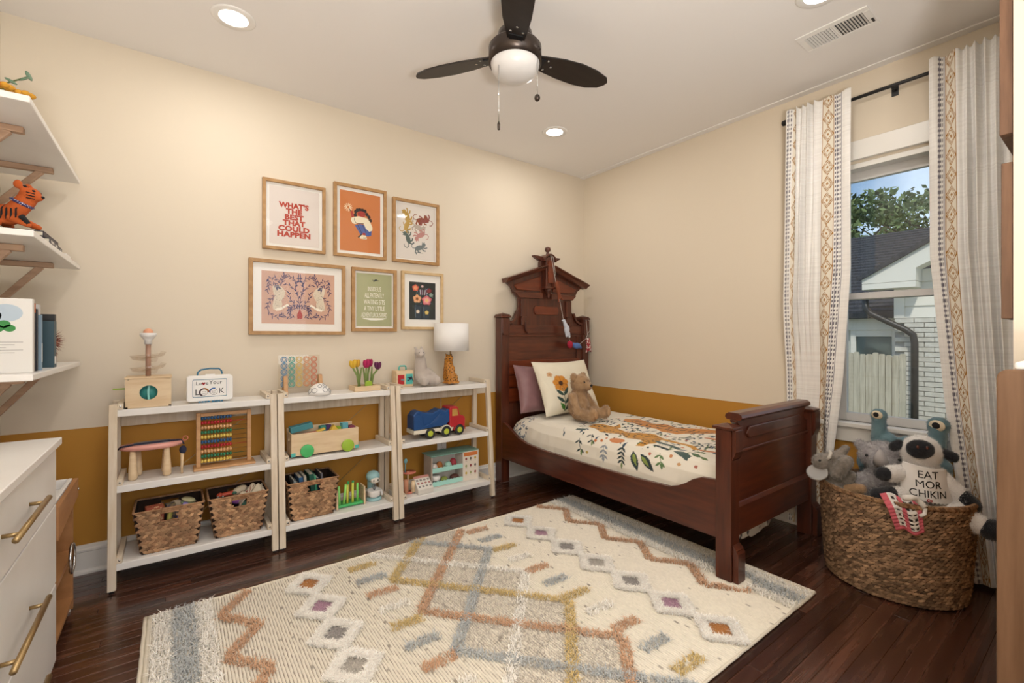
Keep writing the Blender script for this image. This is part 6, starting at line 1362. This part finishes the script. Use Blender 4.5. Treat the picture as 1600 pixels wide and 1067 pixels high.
for x in (RX0 + .006, RX0 + .02, RX1 - .006, RX1 - .02): b.tube([(x + R.uniform(-.001, .001), RY0 + (RY1 - RY0) * i / 40, .010) for i in range(41)], .0075, 7)
b.build('end_braid', edge, rug, kind='stuff')
b = MB()
for y in (RY0, RY1): b.tube([(RX0 + (RX1 - RX0) * i / 90, y + R.uniform(-.0012, .0012), .0085) for i in range(91)], .006, 6)
b.build('selvedge', edge, rug, kind='stuff')
tuftm = {k: mat('tuft_' + k, c, .95, island=.22, sheen=.25) for k, c in dict(y='#D6BC80', o='#D3A987', b='#BDC1C2', w='#FAF6EE', g='#A09A96', m='#B58BA0', l='#BDB6AC', r='#C07F3F', c='#DCD4C4').items()}
def tufts(name, pts, k, L=.030, w=.0034, lean=None, z=.010):
    """short wool blades rooted at pts (n,2), two bent segments each"""
    pts = pts[~((pts[:, 0] > -1.092) & (pts[:, 0] < -.948) & (pts[:, 1] > -2.09) & (pts[:, 1] < -1.92))]   # nothing grows under the bed post
    n = len(pts); p = np.column_stack([pts, np.full(n, z)]); a = NR.random(n) * 2 * PI
    d = np.stack([np.cos(a), np.sin(a), np.zeros(n)], 1) * (.35 + .5 * NR.random((n, 1)))
    if lean is not None: d = d * .75 + np.array([lean[0], lean[1], 0])
    l = L * 1.25 * (.65 + .6 * NR.random((n, 1)))
    mid = p + (d * .55 + np.array([0, 0, .62])) * l * .5; tip = mid + (d * 1.2 + np.array([0, 0, .12])) * l * .5; tip[:, 2] = np.maximum(tip[:, 2], .012)
    sd = np.cross(d, [0, 0, 1.0]); sd /= np.linalg.norm(sd, axis=1, keepdims=True) + 1e-9; h = w / 2
    V = np.stack([p - sd * h, p + sd * h, mid + sd * h * .9, mid - sd * h * .9, tip], 1).reshape(-1, 3)
    q = np.arange(n)[:, None] * 5
    F = np.concatenate([q + np.array([[0, 1, 2, 3]]), q + np.array([[3, 2, 4, 4]])]); 
    F2 = np.concatenate([q + np.array([[0, 1, 2]]), q + np.array([[0, 2, 3]]), q + np.array([[3, 2, 4]])])
    return bigmesh(name, V, F2, tuftm[k], rug, None, False, kind='stuff')
def line_pts(A, B_, w, dens=34000):
    A = np.array(A); B_ = np.array(B_); L = np.linalg.norm(B_ - A); n = int(dens * L * w); t = NR.random(n); d = (B_ - A) / L; nn = np.array([-d[1], d[0]])
    return A + d * (t * L)[:, None] + nn * ((NR.random(n) - .5) * w)[:, None]
def path_pts(P_, w, dens=34000): return np.vstack([line_pts(P_[i], P_[i + 1], w, dens) for i in range(len(P_) - 1)])
def clipy(p): return p[(p[:, 1] > RY0 + .005) & (p[:, 1] < RY1 - .005)]
Lm = lambda x: -4.137 - x          # mirror across the rug's centre line
# end bands
for sx in (0, 1):
    for x0, x1, k, L in ((-3.292, -3.226, 'w', .032), (-3.226, -3.148, 'b', .036), (-3.148, -3.085, 'w', .032)):
        if sx: x0, x1 = Lm(x1), Lm(x0)
        n = int((x1 - x0) * (RY1 - RY0) * 24000); tufts('tuft_band', np.column_stack([NR.uniform(x0, x1, n), NR.uniform(RY0 + .006, RY1 - .006, n)]), k, L)
# zigzags
zz = [(-2.94 if i % 2 == 0 else -3.065, -.715 - i * .157) for i in range(11)]; zz = [q for q in zz if q[1] > RY0 + .02]
tufts('tuft_zigzag', clipy(path_pts(zz, .042)), 'o', .030); tufts('tuft_zigzag', clipy(path_pts([(Lm(x) + .02, y + .01) for x, y in zz], .042)), 'o', .030)
# diamonds with cream surround
dy = [-.83, -1.06, -1.285, -1.51, -1.735, -1.96, -2.185]; dk_ = ['r', 'm', 'g', 'l', 'g', 'm', 'r']
for xc in (-2.70, -1.44):
    for y, k in zip(dy, dk_):
        n = 7500; a = NR.uniform(-1, 1, (n * 2, 2)); s_ = np.abs(a).sum(1); s_ = s_ + NR.normal(0, .05, len(s_)); o_ = a[(s_ < 1) & (s_ > .60)]; i_ = a[s_ < .68]
        tufts('tuft_diamond', clipy(np.array([xc, y]) + o_ * np.array([.105, .118])), 'w', .026); tufts('diamond_centre', clipy(np.array([xc, y]) + i_[:2200] * np.array([.10, .11])), k, .012, z=.009)
# dashes
for xc, ph, seq in ((-2.44, -.815, 'ybow'), (-1.722, -.79, 'obyw')):
    for i in range(11):
        y = ph - i * .143; A, B_ = (xc - .07, y + .004), (xc + .07, y - .004); tufts('tuft_dash', clipy(line_pts(A, B_, .05, 30000)), seq[i % 4], .027)
# lattice of five families of lines inside the middle strip, grey pile cells
xl, xr, st = -2.365, -1.795, .3105
gp_ = []
for i in range(-1, 6):
    pass
n = 26000; p = np.column_stack([NR.uniform(xl, xr, n), NR.uniform(RY0 + .01, RY1 - .01, n)])
# saw-tooth outline of the lattice: keep points between the two zigzag edges
def saw(y, ph): f = ((-(y) - ph) / st) % 1; return np.abs(f - .5) * 2
keep = (p[:, 0] > xl + .145 * saw(p[:, 1], 1.03 - .155)) & (p[:, 0] < xr - .145 * saw(p[:, 1], 1.03 - .155)); 
gm = tuftm['c']; tuftm['q'] = mat('tuft_grey_cell', '#C3BAB0', .95, island=.2)
tufts('grey_cell_pile', p[keep], 'q', .013, .0024, z=.010)
cols = ['b', 'w', 'y', 'o', 'b', 'w', 'y', 'o']
for j, (c, y0) in enumerate(zip(['b', 'w', 'y', 'o', 'b', 'w', 'y'], [-.41, -.72, -1.03, -1.345, -1.66, -1.97, -2.28])):
    # falling lines (towards the bed) start at the left corner (xl, y0)
    P0 = (xl, y0); P1 = (xr, y0 - .635); q = clipy(line_pts(P0, P1, .044)); 
    if len(q): tufts('tuft_line', q, c, .027)
for j, (c, y0) in enumerate(zip(['y', 'o', 'b', 'w', 'y', 'o', 'b', 'w'], [-.41, -.725, -1.03, -1.36, -1.68, -1.98, -2.28, -2.6])):
    P0 = (xr, y0); P1 = (xl, y0 - .625 if False else y0 - .62); q = clipy(line_pts((xr, y0), (xl, y0 - .625), .044))
    if len(q): tufts('tuft_line', q, c, .027)
# ---------------------------------------------------------------- large oval basket
BKX, BKY = -.365, -2.475
bk = thing('toy_basket', 'large oval seagrass basket full of soft toys under the window', 'basket', (BKX, BKY, 0))
sea = mat('seagrass', '#B08F6E', .85, c2='#452e20', vs=34, island=.55, lo=.3, hi=.75)
def ov(z):
    t = min(1, z / .46); f = .0 + t ** .6
    return .245 + .035 * f, .265 + .030 * f
V = []; F = []; rows_ = 34
for r in range(rows_):
    z = .008 + (r + .5) * .452 / rows_; a_, b_ = ov(z); a2, b2 = ov(z + .01); k = 84
    for i in range(k):
        th = 2 * PI * (i + (.5 if r % 2 else 0)) / k
        if math.cos(th) > .75: continue
        c = Vector((BKX + a_ * math.cos(th), BKY + b_ * math.sin(th), z)); u = Vector((-a_ * math.sin(th), b_ * math.cos(th), 0)).normalized(); n = Vector((b_ * math.cos(th), a_ * math.sin(th), 0)).normalized(); v = Vector((0, 0, 1))
        al = .38 + R.uniform(-.15, .15); uu = u * math.cos(al) + v * math.sin(al); vv = v * math.cos(al) - u * math.sin(al)
        leaflet(V, F, c + n * R.uniform(-.001, .002), uu, vv, n, R.uniform(.032, .040), .0115, .0085)
me = bpy.data.meshes.new('weave'); me.from_pydata([tuple(v) for v in V], [], tri_fix(F)); me.materials.append(sea); me.polygons.foreach_set('use_smooth', [True] * len(me.polygons)); o = bpy.data.objects.new('weave', me); link(o, bk); o['kind'] = 'stuff'
zz_ = np.linspace(.004, .455, 12); tt_ = np.linspace(0, 2 * PI, 65)[:-1]; P3 = np.zeros((64, 12, 3))
for j, z in enumerate(zz_):
    a_, b_ = ov(z); P3[:, j] = np.stack([BKX + (a_ - .003) * np.cos(tt_), BKY + (b_ - .003) * np.sin(tt_), np.full(64, z)], -1)
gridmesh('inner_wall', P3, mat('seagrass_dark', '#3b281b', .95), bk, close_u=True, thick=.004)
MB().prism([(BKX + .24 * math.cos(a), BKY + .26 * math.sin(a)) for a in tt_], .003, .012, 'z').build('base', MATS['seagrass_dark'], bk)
V = []; F = []; n_ = 150
for i in range(n_):
    th = 2 * PI * i / n_; a_, b_ = ov(.46); c = Vector((BKX + a_ * math.cos(th), BKY + b_ * math.sin(th), .458)); u = Vector((-a_ * math.sin(th), b_ * math.cos(th), 0)).normalized(); n = Vector((math.cos(th), math.sin(th), 0))
    for ph in (0, 1.6, 3.2, 4.8):
        d = n * math.cos(ph) + Vector((0, 0, 1)) * math.sin(ph); w = u.cross(d); uu = (u * .75 + w * .66).normalized(); leaflet(V, F, c + d * .007, uu, d.cross(uu), d, .026, .010, .005)
me = bpy.data.meshes.new('rim'); me.from_pydata([tuple(v) for v in V], [], tri_fix(F)); me.materials.append(mat('seagrass_rim', '#A8845F', .85, c2='#6d4b31', vs=26, island=.35)); me.polygons.foreach_set('use_smooth', [True] * len(me.polygons)); o = bpy.data.objects.new('rim', me); link(o, bk); o['kind'] = 'stuff'
# ---------------------------------------------------------------- soft toys (each built in a frame whose x runs along the window side)
def toyframe(name, lab, c, cat='soft toy'): return thing(name, lab, cat, c, YAW - .44, None, local=True)
ear_pink = mat('nose_pink', '#C58A86', .9)
# blue cushion monster with eye stalks, at the back
t = thing('plush_monster', 'flat teal-blue plush creature with two eye stalks at the back of the basket', 'soft toy', (-.175, -2.49, .495), -PI / 2 + .12, None, local=True)
tealp = mat('slate_teal_plush', '#6A8890', .95, c2='#58767f', vs=25, bump=.35, bs=260, sheen=.5)
blob('body', [('c', (-.12, 0, -.05), (-.165, 0, .03), .06, .048), ('c', (-.165, 0, .03), (-.135, 0, .10), .048, .04), ('c', (.11, 0, -.05), (.13, 0, .06), .06, .045), ('c', (0, 0, -.07), (0, 0, .15), .06, .045), ('c', (-.07, 0, -.06), (-.08, 0, .16), .06, .045), ('c', (.07, 0, -.06), (.08, 0, .14), .06, .045), ('c', (-.112, 0, .10), (-.115, 0, .265), .040, .034), ('c', (.11, 0, .08), (.118, 0, .25), .040, .038), ('e', (-.115, 0, .290), (.039, .030, .034)), ('e', (.119, 0, .265), (.047, .034, .045)), ('c', (-.17, -.03, .06), (-.18, -.06, .02), .022, .017)], tealp, t, .008, 4, fur=9000, furlen=.007, furw=.0016)
for (x, z, r) in ((-.115, .293, .027), (.119, .268, .034)):
    e = MB().ell((x - .004, -.028, z), (r, .010, r * .84), rot('Z', -.35) @ rot('X', .1), 20, 10).build('eye', mat('cream_felt', '#D8CBB2', .9), t); MB().ell((x - .007, -.037, z + .002), (r * .5, .007, r * .47), rot('Z', -.35) @ rot('X', .1), 16, 8).build('pupil', blackf, e)
# grey rhino
t = toyframe('plush_rhino', 'mottled grey plush rhino with a pale nose horn in the basket', (-.335, -2.43, .318)); t.scale = (1.1, 1.1, 1.1); t.rotation_euler.z -= .28
gpl = mat('mottled_grey_plush', '#ABA7A9', .95, c2='#8b8789', vs=60, bump=.4, bs=260, sheen=.5)
blob('body', [('e', (0, 0, .255), (.092, .075, .068)), ('e', (.005, -.055, .232), (.05, .045, .042)), ('c', (.005, 0, .14), (.01, .01, -.03), .085, .10), ('c', (-.075, -.03, .135), (-.105, -.06, .04), .038, .036), ('c', (.08, -.02, .14), (.105, -.05, .07), .036, .034), ('c', (-.04, -.05, .0), (-.05, -.075, -.06), .05, .045), ('e', (-.085, .01, .295), (.022, .014, .026)), ('e', (.085, .01, .292), (.022, .014, .026))], gpl, t, .008, 3, fur=15000, furlen=.011, furw=.0017)
MB().tube([(-.002, -.092, .24), (-.004, -.108, .275), (-.004, -.112, .305)], [.030, .022, .006], 12).build('horn', mat('pale_horn', '#A9A4A3', .9, bump=.3, bs=250), t)
for x in (-.055, .06): MB().ell((x, -.066, .262), .006).build('eye', blackp, t)
# elephant lying back over the left rim
t = toyframe('plush_elephant', 'small grey-brown plush elephant leaning over the basket rim next to the bed', (-.475, -2.235, .40))
epl = mat('taupe_plush', '#938B82', .95, c2='#766e66', vs=50, bump=.4, bs=260, sheen=.5); lgp = mat('light_grey_felt', '#A9A7A5', .9)
blob('body', [('e', (-.03, -.03, .155), (.045, .042, .042)), ('c', (-.01, -.03, .175), (.055, -.02, .205), .028, .022), ('c', (.055, -.02, .205), (.075, -.02, .235), .022, .017), ('c', (.03, 0, .11), (.045, .0, -.02), .045, .06), ('c', (.035, -.05, .11), (.065, -.07, .175), .036, .034), ('c', (.075, -.02, .06), (.095, -.03, .10), .028, .024), ('c', (.03, -.055, .02), (.055, -.07, -.02), .03, .03)], epl, t, .007, 3, fur=9000, furlen=.008, furw=.0016)
b = MB(); b.lathe([(.042, -.004), (.049, 0), (.042, .006), (.034, .0), (0, .001)], (0, 0, 0), 22, tr(-.055, -.06, .105) @ rot('X', .75) @ rot('Y', -.2)); b.build('ear', lgp, t)
MB().tube([(-.012, -.062, .175), (-.002, -.064, .19), (.004, -.06, .21), (-.002, -.05, .222)], [.006, .010, .010, .005], 8).build('ear', mat('pale_ear', '#C9C2B8', .9), t); MB().ell((-.045, -.068, .168), .006).build('eye', blackp, t)
# white lamb with black face, wearing a lettered bib
t = toyframe('plush_lamb', 'white plush animal with black face and paws wearing a lettered white bib', (-.40, -2.588, .405)); t.scale = (.85, .88, .92)
wpl = mat('white_plush', '#E4E0DC', .95, bump=.4, bs=260, sheen=.6); bpl = mat('black_plush', '#15161c', .95, bump=.4, bs=260, sheen=.3)
blob('body', [('e', (.004, 0, .278), (.090, .078, .088)), ('c', (0, .01, .17), (.005, .02, .03), .085, .11), ('c', (-.075, -.01, .165), (-.145, -.05, .165), .045, .042), ('c', (.075, .0, .165), (.165, -.03, .075), .048, .044), ('c', (-.06, -.04, .055), (-.15, -.08, .062), .052, .042), ('c', (.07, -.04, .01), (.20, -.095, -.02), .058, .05)], wpl, t, .009, 4, fur=16000, furlen=.010, furw=.0018)
blob('face', [('e', (-.022, -.072, .307), (.062, .032, .047))], bpl, t, .006, 3, fur=2500, furlen=.006)
blob('ear', [('c', (-.088, .01, .312), (-.115, .0, .295), .022, .024)], bpl, t, .006, 3, fur=900, furlen=.008); blob('ear', [('c', (.10, .005, .285), (.135, -.01, .268), .022, .026)], bpl, t, .006, 3, fur=900, furlen=.008)
blob('paw', [('e', (-.178, -.065, .165), (.042, .036, .034))], bpl, t, .007, 3, fur=1800, furlen=.008); blob('paw', [('c', (.165, -.035, .08), (.20, -.05, .05), .042, .036)], bpl, t, .007, 3, fur=1800, furlen=.008)
blob('foot', [('c', (-.155, -.085, .066), (-.215, -.10, .06), .042, .038)], bpl, t, .007, 3, fur=1800, furlen=.008); blob('foot', [('e', (.25, -.12, -.035), (.06, .05, .048))], bpl, t, .007, 3, fur=1800, furlen=.008)
for x in (-.042, -.002): MB().ell((x, -.1035, .322), (.0065, .004, .009)).build('eye', mat('brown_eye', '#5b3a33', .15), t)
u, v = np.meshgrid(np.linspace(-1, 1, 36), np.linspace(0, 1, 30), indexing='ij'); w_ = .092 + .022 * (1 - v); xb = .006 + u * w_; zb_ = .055 + .165 * v + .004 * np.sin(u * 40) * (v < .04) - .012 * u
yb = -.112 + .055 * u ** 2 + .025 * v
gridmesh('bib', np.stack([xb, yb, zb_], -1), mat('bib_cotton', '#E6E2DE', .9), t, thick=.002)
def bib_y(X, Z):
    v_ = (Z - .055) / .165; return -.112 + .055 * ((X - .006) / (.092 + .022 * (1 - v_))) ** 2 + .025 * v_
for tx, sz, z, w in (('EAT', .050, .183, 1.02), ('MOR', .048, .138, 1.05), ('CHIKIN', .048, .093, .98)):
    o = text(tx, sz, (0, 0, 0), blackp, t, rx=0, off=0, ext=.0008)
    md = np.array([q.co for q in o.data.vertices]); Xm = .006 + md[:, 0] * w; Zm = z + md[:, 1]; Ym = bib_y(Xm, Zm) - .0026 - md[:, 2]
    o.data.vertices.foreach_set('co', np.stack([Xm, Ym, Zm], -1).ravel()); o.data.update()
b = MB(); ringp(b, .0, .0665, .003, .008, -.1165, .3, 5.4, 16); ringp(b, .011, .0655, .002, .0055, -.1168, 0, 6.2, 14); b.build('red_mark', mat('red_print', '#B23A3F', .8), t)
# crocheted strip hanging over the rim
t = toyframe('crochet_blanket', 'pink and white crochet blanket corner hanging over the basket rim', (-.60, -2.56, .44), 'blanket')
u, v = np.meshgrid(np.linspace(0, 1, 60), np.linspace(0, 1, 80), indexing='ij')
Cb = np.empty(u.shape + (3,), np.float32); Cb[:] = lin('#E2DDD6'); cell = ((u * 6 % 1 > .42) & (v * 7 % 1 > .55)); Cb[cell] = lin('#2b2522'); edge_ = (u < .16) | (u > .86) | (v > .88) | (np.abs(u - .5) < .07); Cb[edge_] = lin('#C9606B')
cx_ = -.07 + .13 * u * (1 - .25 * v) + .045 * v; cz = .045 - .135 * v + .01 * np.sin(u * 7); cy = .02 - .055 * np.minimum(v * 3, 1) - .006 * np.sin(u * 12) - .004 * np.sin(v * 60) * .3
gridmesh('crochet', np.stack([cx_, cy - .012, cz], -1), mat('crochet_yarn', '#ffffff', .95, attr=True, bump=.5, bs=300), t, Cb, thick=.006)
pk = mat('pink_yarn', '#C9606B', .95, bump=.4, bs=300); b = MB(); b.tube([(.0 + .075 * k / 8, -.045 - .012 * math.sin(k * .8), .055 - .004 * k + .02 * math.sin(k / 8 * PI)) for k in range(9)], .012, 8).tube([(.075, -.045, .022), (.072, -.05, -.005), (.055, -.052, -.015)], .008, 8); b.build('rolled_edge', mat('white_yarn', '#E2DDD6', .95, bump=.4, bs=300), t)
t = toyframe('plush_puppy', 'tan plush toy buried between the elephant and the rhino', (-.43, -2.30, .36)); blob('body', [('e', (0, -.02, .05), (.06, .05, .06)), ('c', (.02, -.05, .07), (.05, -.07, .085), .03, .025)], mat('tan_plush', '#A98763', .95, bump=.4, bs=260, sheen=.4), t, .008, 3, fur=2500, furlen=.008)

# ---------------------------------------------------------------- ceiling fan
FX, FY = -1.955, -1.485
fan = thing('ceiling_fan', 'dark bronze three-blade ceiling fan with white dome light', 'ceiling fan', (FX, FY, 2.74))
MB().lathe([(.0, -.072), (.045, -.07), (.058, -.055), (.060, -.001)], (FX, FY, 2.74), 32).build('canopy', bronze, fan)
MB().cyl((FX, FY, 2.60), (FX, FY, 2.675), .018).build('downrod', bronze, fan)
MB().lathe([(.0, 2.53), (.082, 2.53), (.084, 2.575), (.078, 2.605), (.05, 2.613), (0, 2.613)], (FX, FY, 0), 36).build('motor_cap', bronze, fan)
MB().lathe([(.108, 2.462), (.122, 2.462), (.1225, 2.535), (.112, 2.548), (.0, 2.55)], (FX, FY, 0), 48).build('housing', bronze, fan)
dome_m = mat('opal_dome', '#DAD8D7', .3, emit=.0)
MB().lathe([(.0, 2.385), (.03, 2.387), (.065, 2.396), (.092, 2.413), (.108, 2.437), (.113, 2.462), (.113, 2.475), (0, 2.475)], (FX, FY, 0), 48).build('dome_light', dome_m, fan)
for deg in (236, 124, -8):
    a = math.radians(deg); M = tr(FX, FY, 2.505) @ rot('Z', a) @ rot('X', -.20)
    pr = [(.10, -.038), (.16, -.05), (.24, -.066), (.34, -.074), (.43, -.066), (.505, -.046), (.53, -.020), (.525, .0), (.50, .03), (.44, .052), (.36, .06), (.26, .056), (.17, .045), (.10, .034)]
    bl = MB().prism(pr, -.003, .004, 'z', M).build('blade', blade_m, fan, .0015)
    b = MB(); b.prism([(.075, -.026), (.15, -.034), (.15, .030), (.075, .024)], -.009, -.003, 'z', M); br = b.build('blade_iron', blackp, bl)
    b = MB()
    for x, y in ((.165, -.028), (.165, .026), (.195, .0)): b.lathe([(.0, -.0065), (.006, -.005), (.006, -.003)], (x, y, 0), 10, M)
    b.build('screw', chrome, bl, kind='stuff')
b = MB(); b.cyl((-2.052, -1.492, 2.47), (-2.052, -1.492, 2.165), .0018, seg=6); b.build('pull_chain', chrome, fan)
MB().lathe([(0, -.04), (.006, -.036), (.007, -.012), (.003, 0)], (-2.052, -1.492, 2.168), 12).build('chain_pull', bronze, fan)
MB().cyl((-1.905, -1.585, 2.49), (-1.896, -1.574, 2.30), .0018, seg=6).build('pull_chain', chrome, fan)
MB().ell((-1.896, -1.574, 2.288), (.0135, .0135, .016)).build('chain_pull', bronze, fan); MB().lathe([(.012, 0), (.012, .012)], (0, 0, 0), 14, tr(-1.905, -1.585, 2.50) @ rot('X', .9) @ rot('Y', .6)).build('chain_socket', bronze, fan)
# ---------------------------------------------------------------- recessed ceiling lights
lens = bpy.data.materials.new('lit_lens'); lens.use_nodes = True; e_ = lens.node_tree.nodes['Principled BSDF']; e_.inputs['Emission Color'].default_value = (1, .96, .9, 1); e_.inputs['Emission Strength'].default_value = 6.0
for (x, y), lab in zip(CANS, ('recessed ceiling light above the abacus shelf unit', 'recessed ceiling light above the bed and floral print', 'recessed ceiling light beside the air vent', 'recessed ceiling light above the dresser')):
    t = thing('recessed_light', lab, 'ceiling light', (x, y, 2.74), 0, 'recessed ceiling lights')
    MB().lathe([(.062, -.004), (.088, -.006), (.095, -.001), (.095, 0)], (x, y, 2.7395), 40).build('trim_ring', white_pl, t)
    MB().lathe([(.0, -.003), (.062, -.003)], (x, y, 2.7385), 32).build('lens', lens, t)
# ---------------------------------------------------------------- ceiling vent
vt = thing('ceiling_vent', 'white slatted air vent in the ceiling above the curtains', 'vent', (-.548, -2.30, 2.74))
vx0, vx1, vy0, vy1 = -.645, -.45, -2.452, -2.146
b = MB(); b.box(vx0, vx0 + .035, vy0, vy1, 2.733, 2.7395).box(vx1 - .035, vx1, vy0, vy1, 2.733, 2.7395).box(vx0 + .035, vx1 - .035, vy0, vy0 + .03, 2.733, 2.7395).box(vx0 + .035, vx1 - .035, vy1 - .03, vy1, 2.733, 2.7395).box(vx0 + .035, vx1 - .035, -2.303, -2.296, 2.733, 2.7395); b.build('vent_plate', white_pl, vt, .002)
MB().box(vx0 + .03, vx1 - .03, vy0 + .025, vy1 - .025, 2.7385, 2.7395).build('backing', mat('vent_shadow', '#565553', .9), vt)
sm_ = MB().box(-(vx1 - vx0 - .07) / 2, (vx1 - vx0 - .07) / 2, -.0052, .0052, -.0006, .0006).mesh('slat', white_pl)
for k in range(20):
    y = vy0 + .036 + k * (vy1 - vy0 - .072) / 19
    if abs(y + 2.2995) < .005: continue
    o = bpy.data.objects.new('slat', sm_); link(o, vt); o.matrix_parent_inverse = wm(vt).inverted(); o.location = ((vx0 + vx1) / 2, y, 2.7355); o.rotation_euler = (.55 if y < -2.30 else -.9, 0, 0)
MB().box(-.53, -.50, vy0 + .008, vy0 + .016, 2.728, 2.733).build('lever', blackp, vt)
# ---------------------------------------------------------------- doorway side: two frames seen edge-on and a wooden cabinet end
wf = mat('walnut_frame', '#75543c', .55, c2='#5f422d', vs=7, st=(8, 8, .7))
for z0, z1, dp, lab in ((1.842, 2.60, .030, 'upper wooden picture frame seen edge-on beside the doorway'), (1.262, 1.752, .026, 'lower wooden picture frame seen edge-on beside the doorway')):
    t = thing('picture_frame', lab, 'picture', (-.80, -2.96, z0)); x0, x1 = -1.12, -.55; y0, y1 = -2.959, -2.959 + dp
    b = MB(); b.box(x0, x0 + .02, y0, y1, z0, z1).box(x1 - .02, x1, y0, y1, z0, z1).box(x0 + .02, x1 - .02, y0, y1, z0, z0 + .02).box(x0 + .02, x1 - .02, y0, y1, z1 - .02, z1); b.build('frame', wf, t, .002)
    MB().box(x0 + .02, x1 - .02, y0, y0 + .006, z0 + .02, z1 - .02).build('backing', mat('grey_back', '#77726e', .8), t)
cb = thing('wooden_cabinet', 'brown wooden cabinet end with rounded top corner and white top beside the doorway', 'cabinet', (-1.4, -3.2, 0))
cw = mat('cabinet_wood', '#7a5b42', .55, c2='#654830', vs=7, st=(8, 8, .6), lo=.3, hi=.7)
CX = -1.634; y1 = -2.984; zt = 1.128
pr = [(-3.45, 0), (y1, 0)] + [(y1 - .022 + .022 * math.cos(a), zt - .022 + .022 * math.sin(a)) for a in [PI / 2 * i / 6 for i in range(7)]] + [(-3.45, zt)]
MB().prism(pr, CX, CX + .022, 'x').build('end_panel', cw, cb, .003); MB().prism(pr, CX + .42, CX + .442, 'x').build('end_panel', cw, cb, .003)
MB().box(CX + .022, CX + .42, -3.45, -3.432, .05, zt - .04).build('back_panel', cw, cb)
for z in (.06, .42, .78): MB().box(CX + .022, CX + .42, -3.432, y1 - .012, z, z + .018).build('shelf', cw, cb)
MB().box(CX + .005, CX + .437, -3.445, y1 - .028, zt, zt + .018).build('top', white_lac, cb, .006)
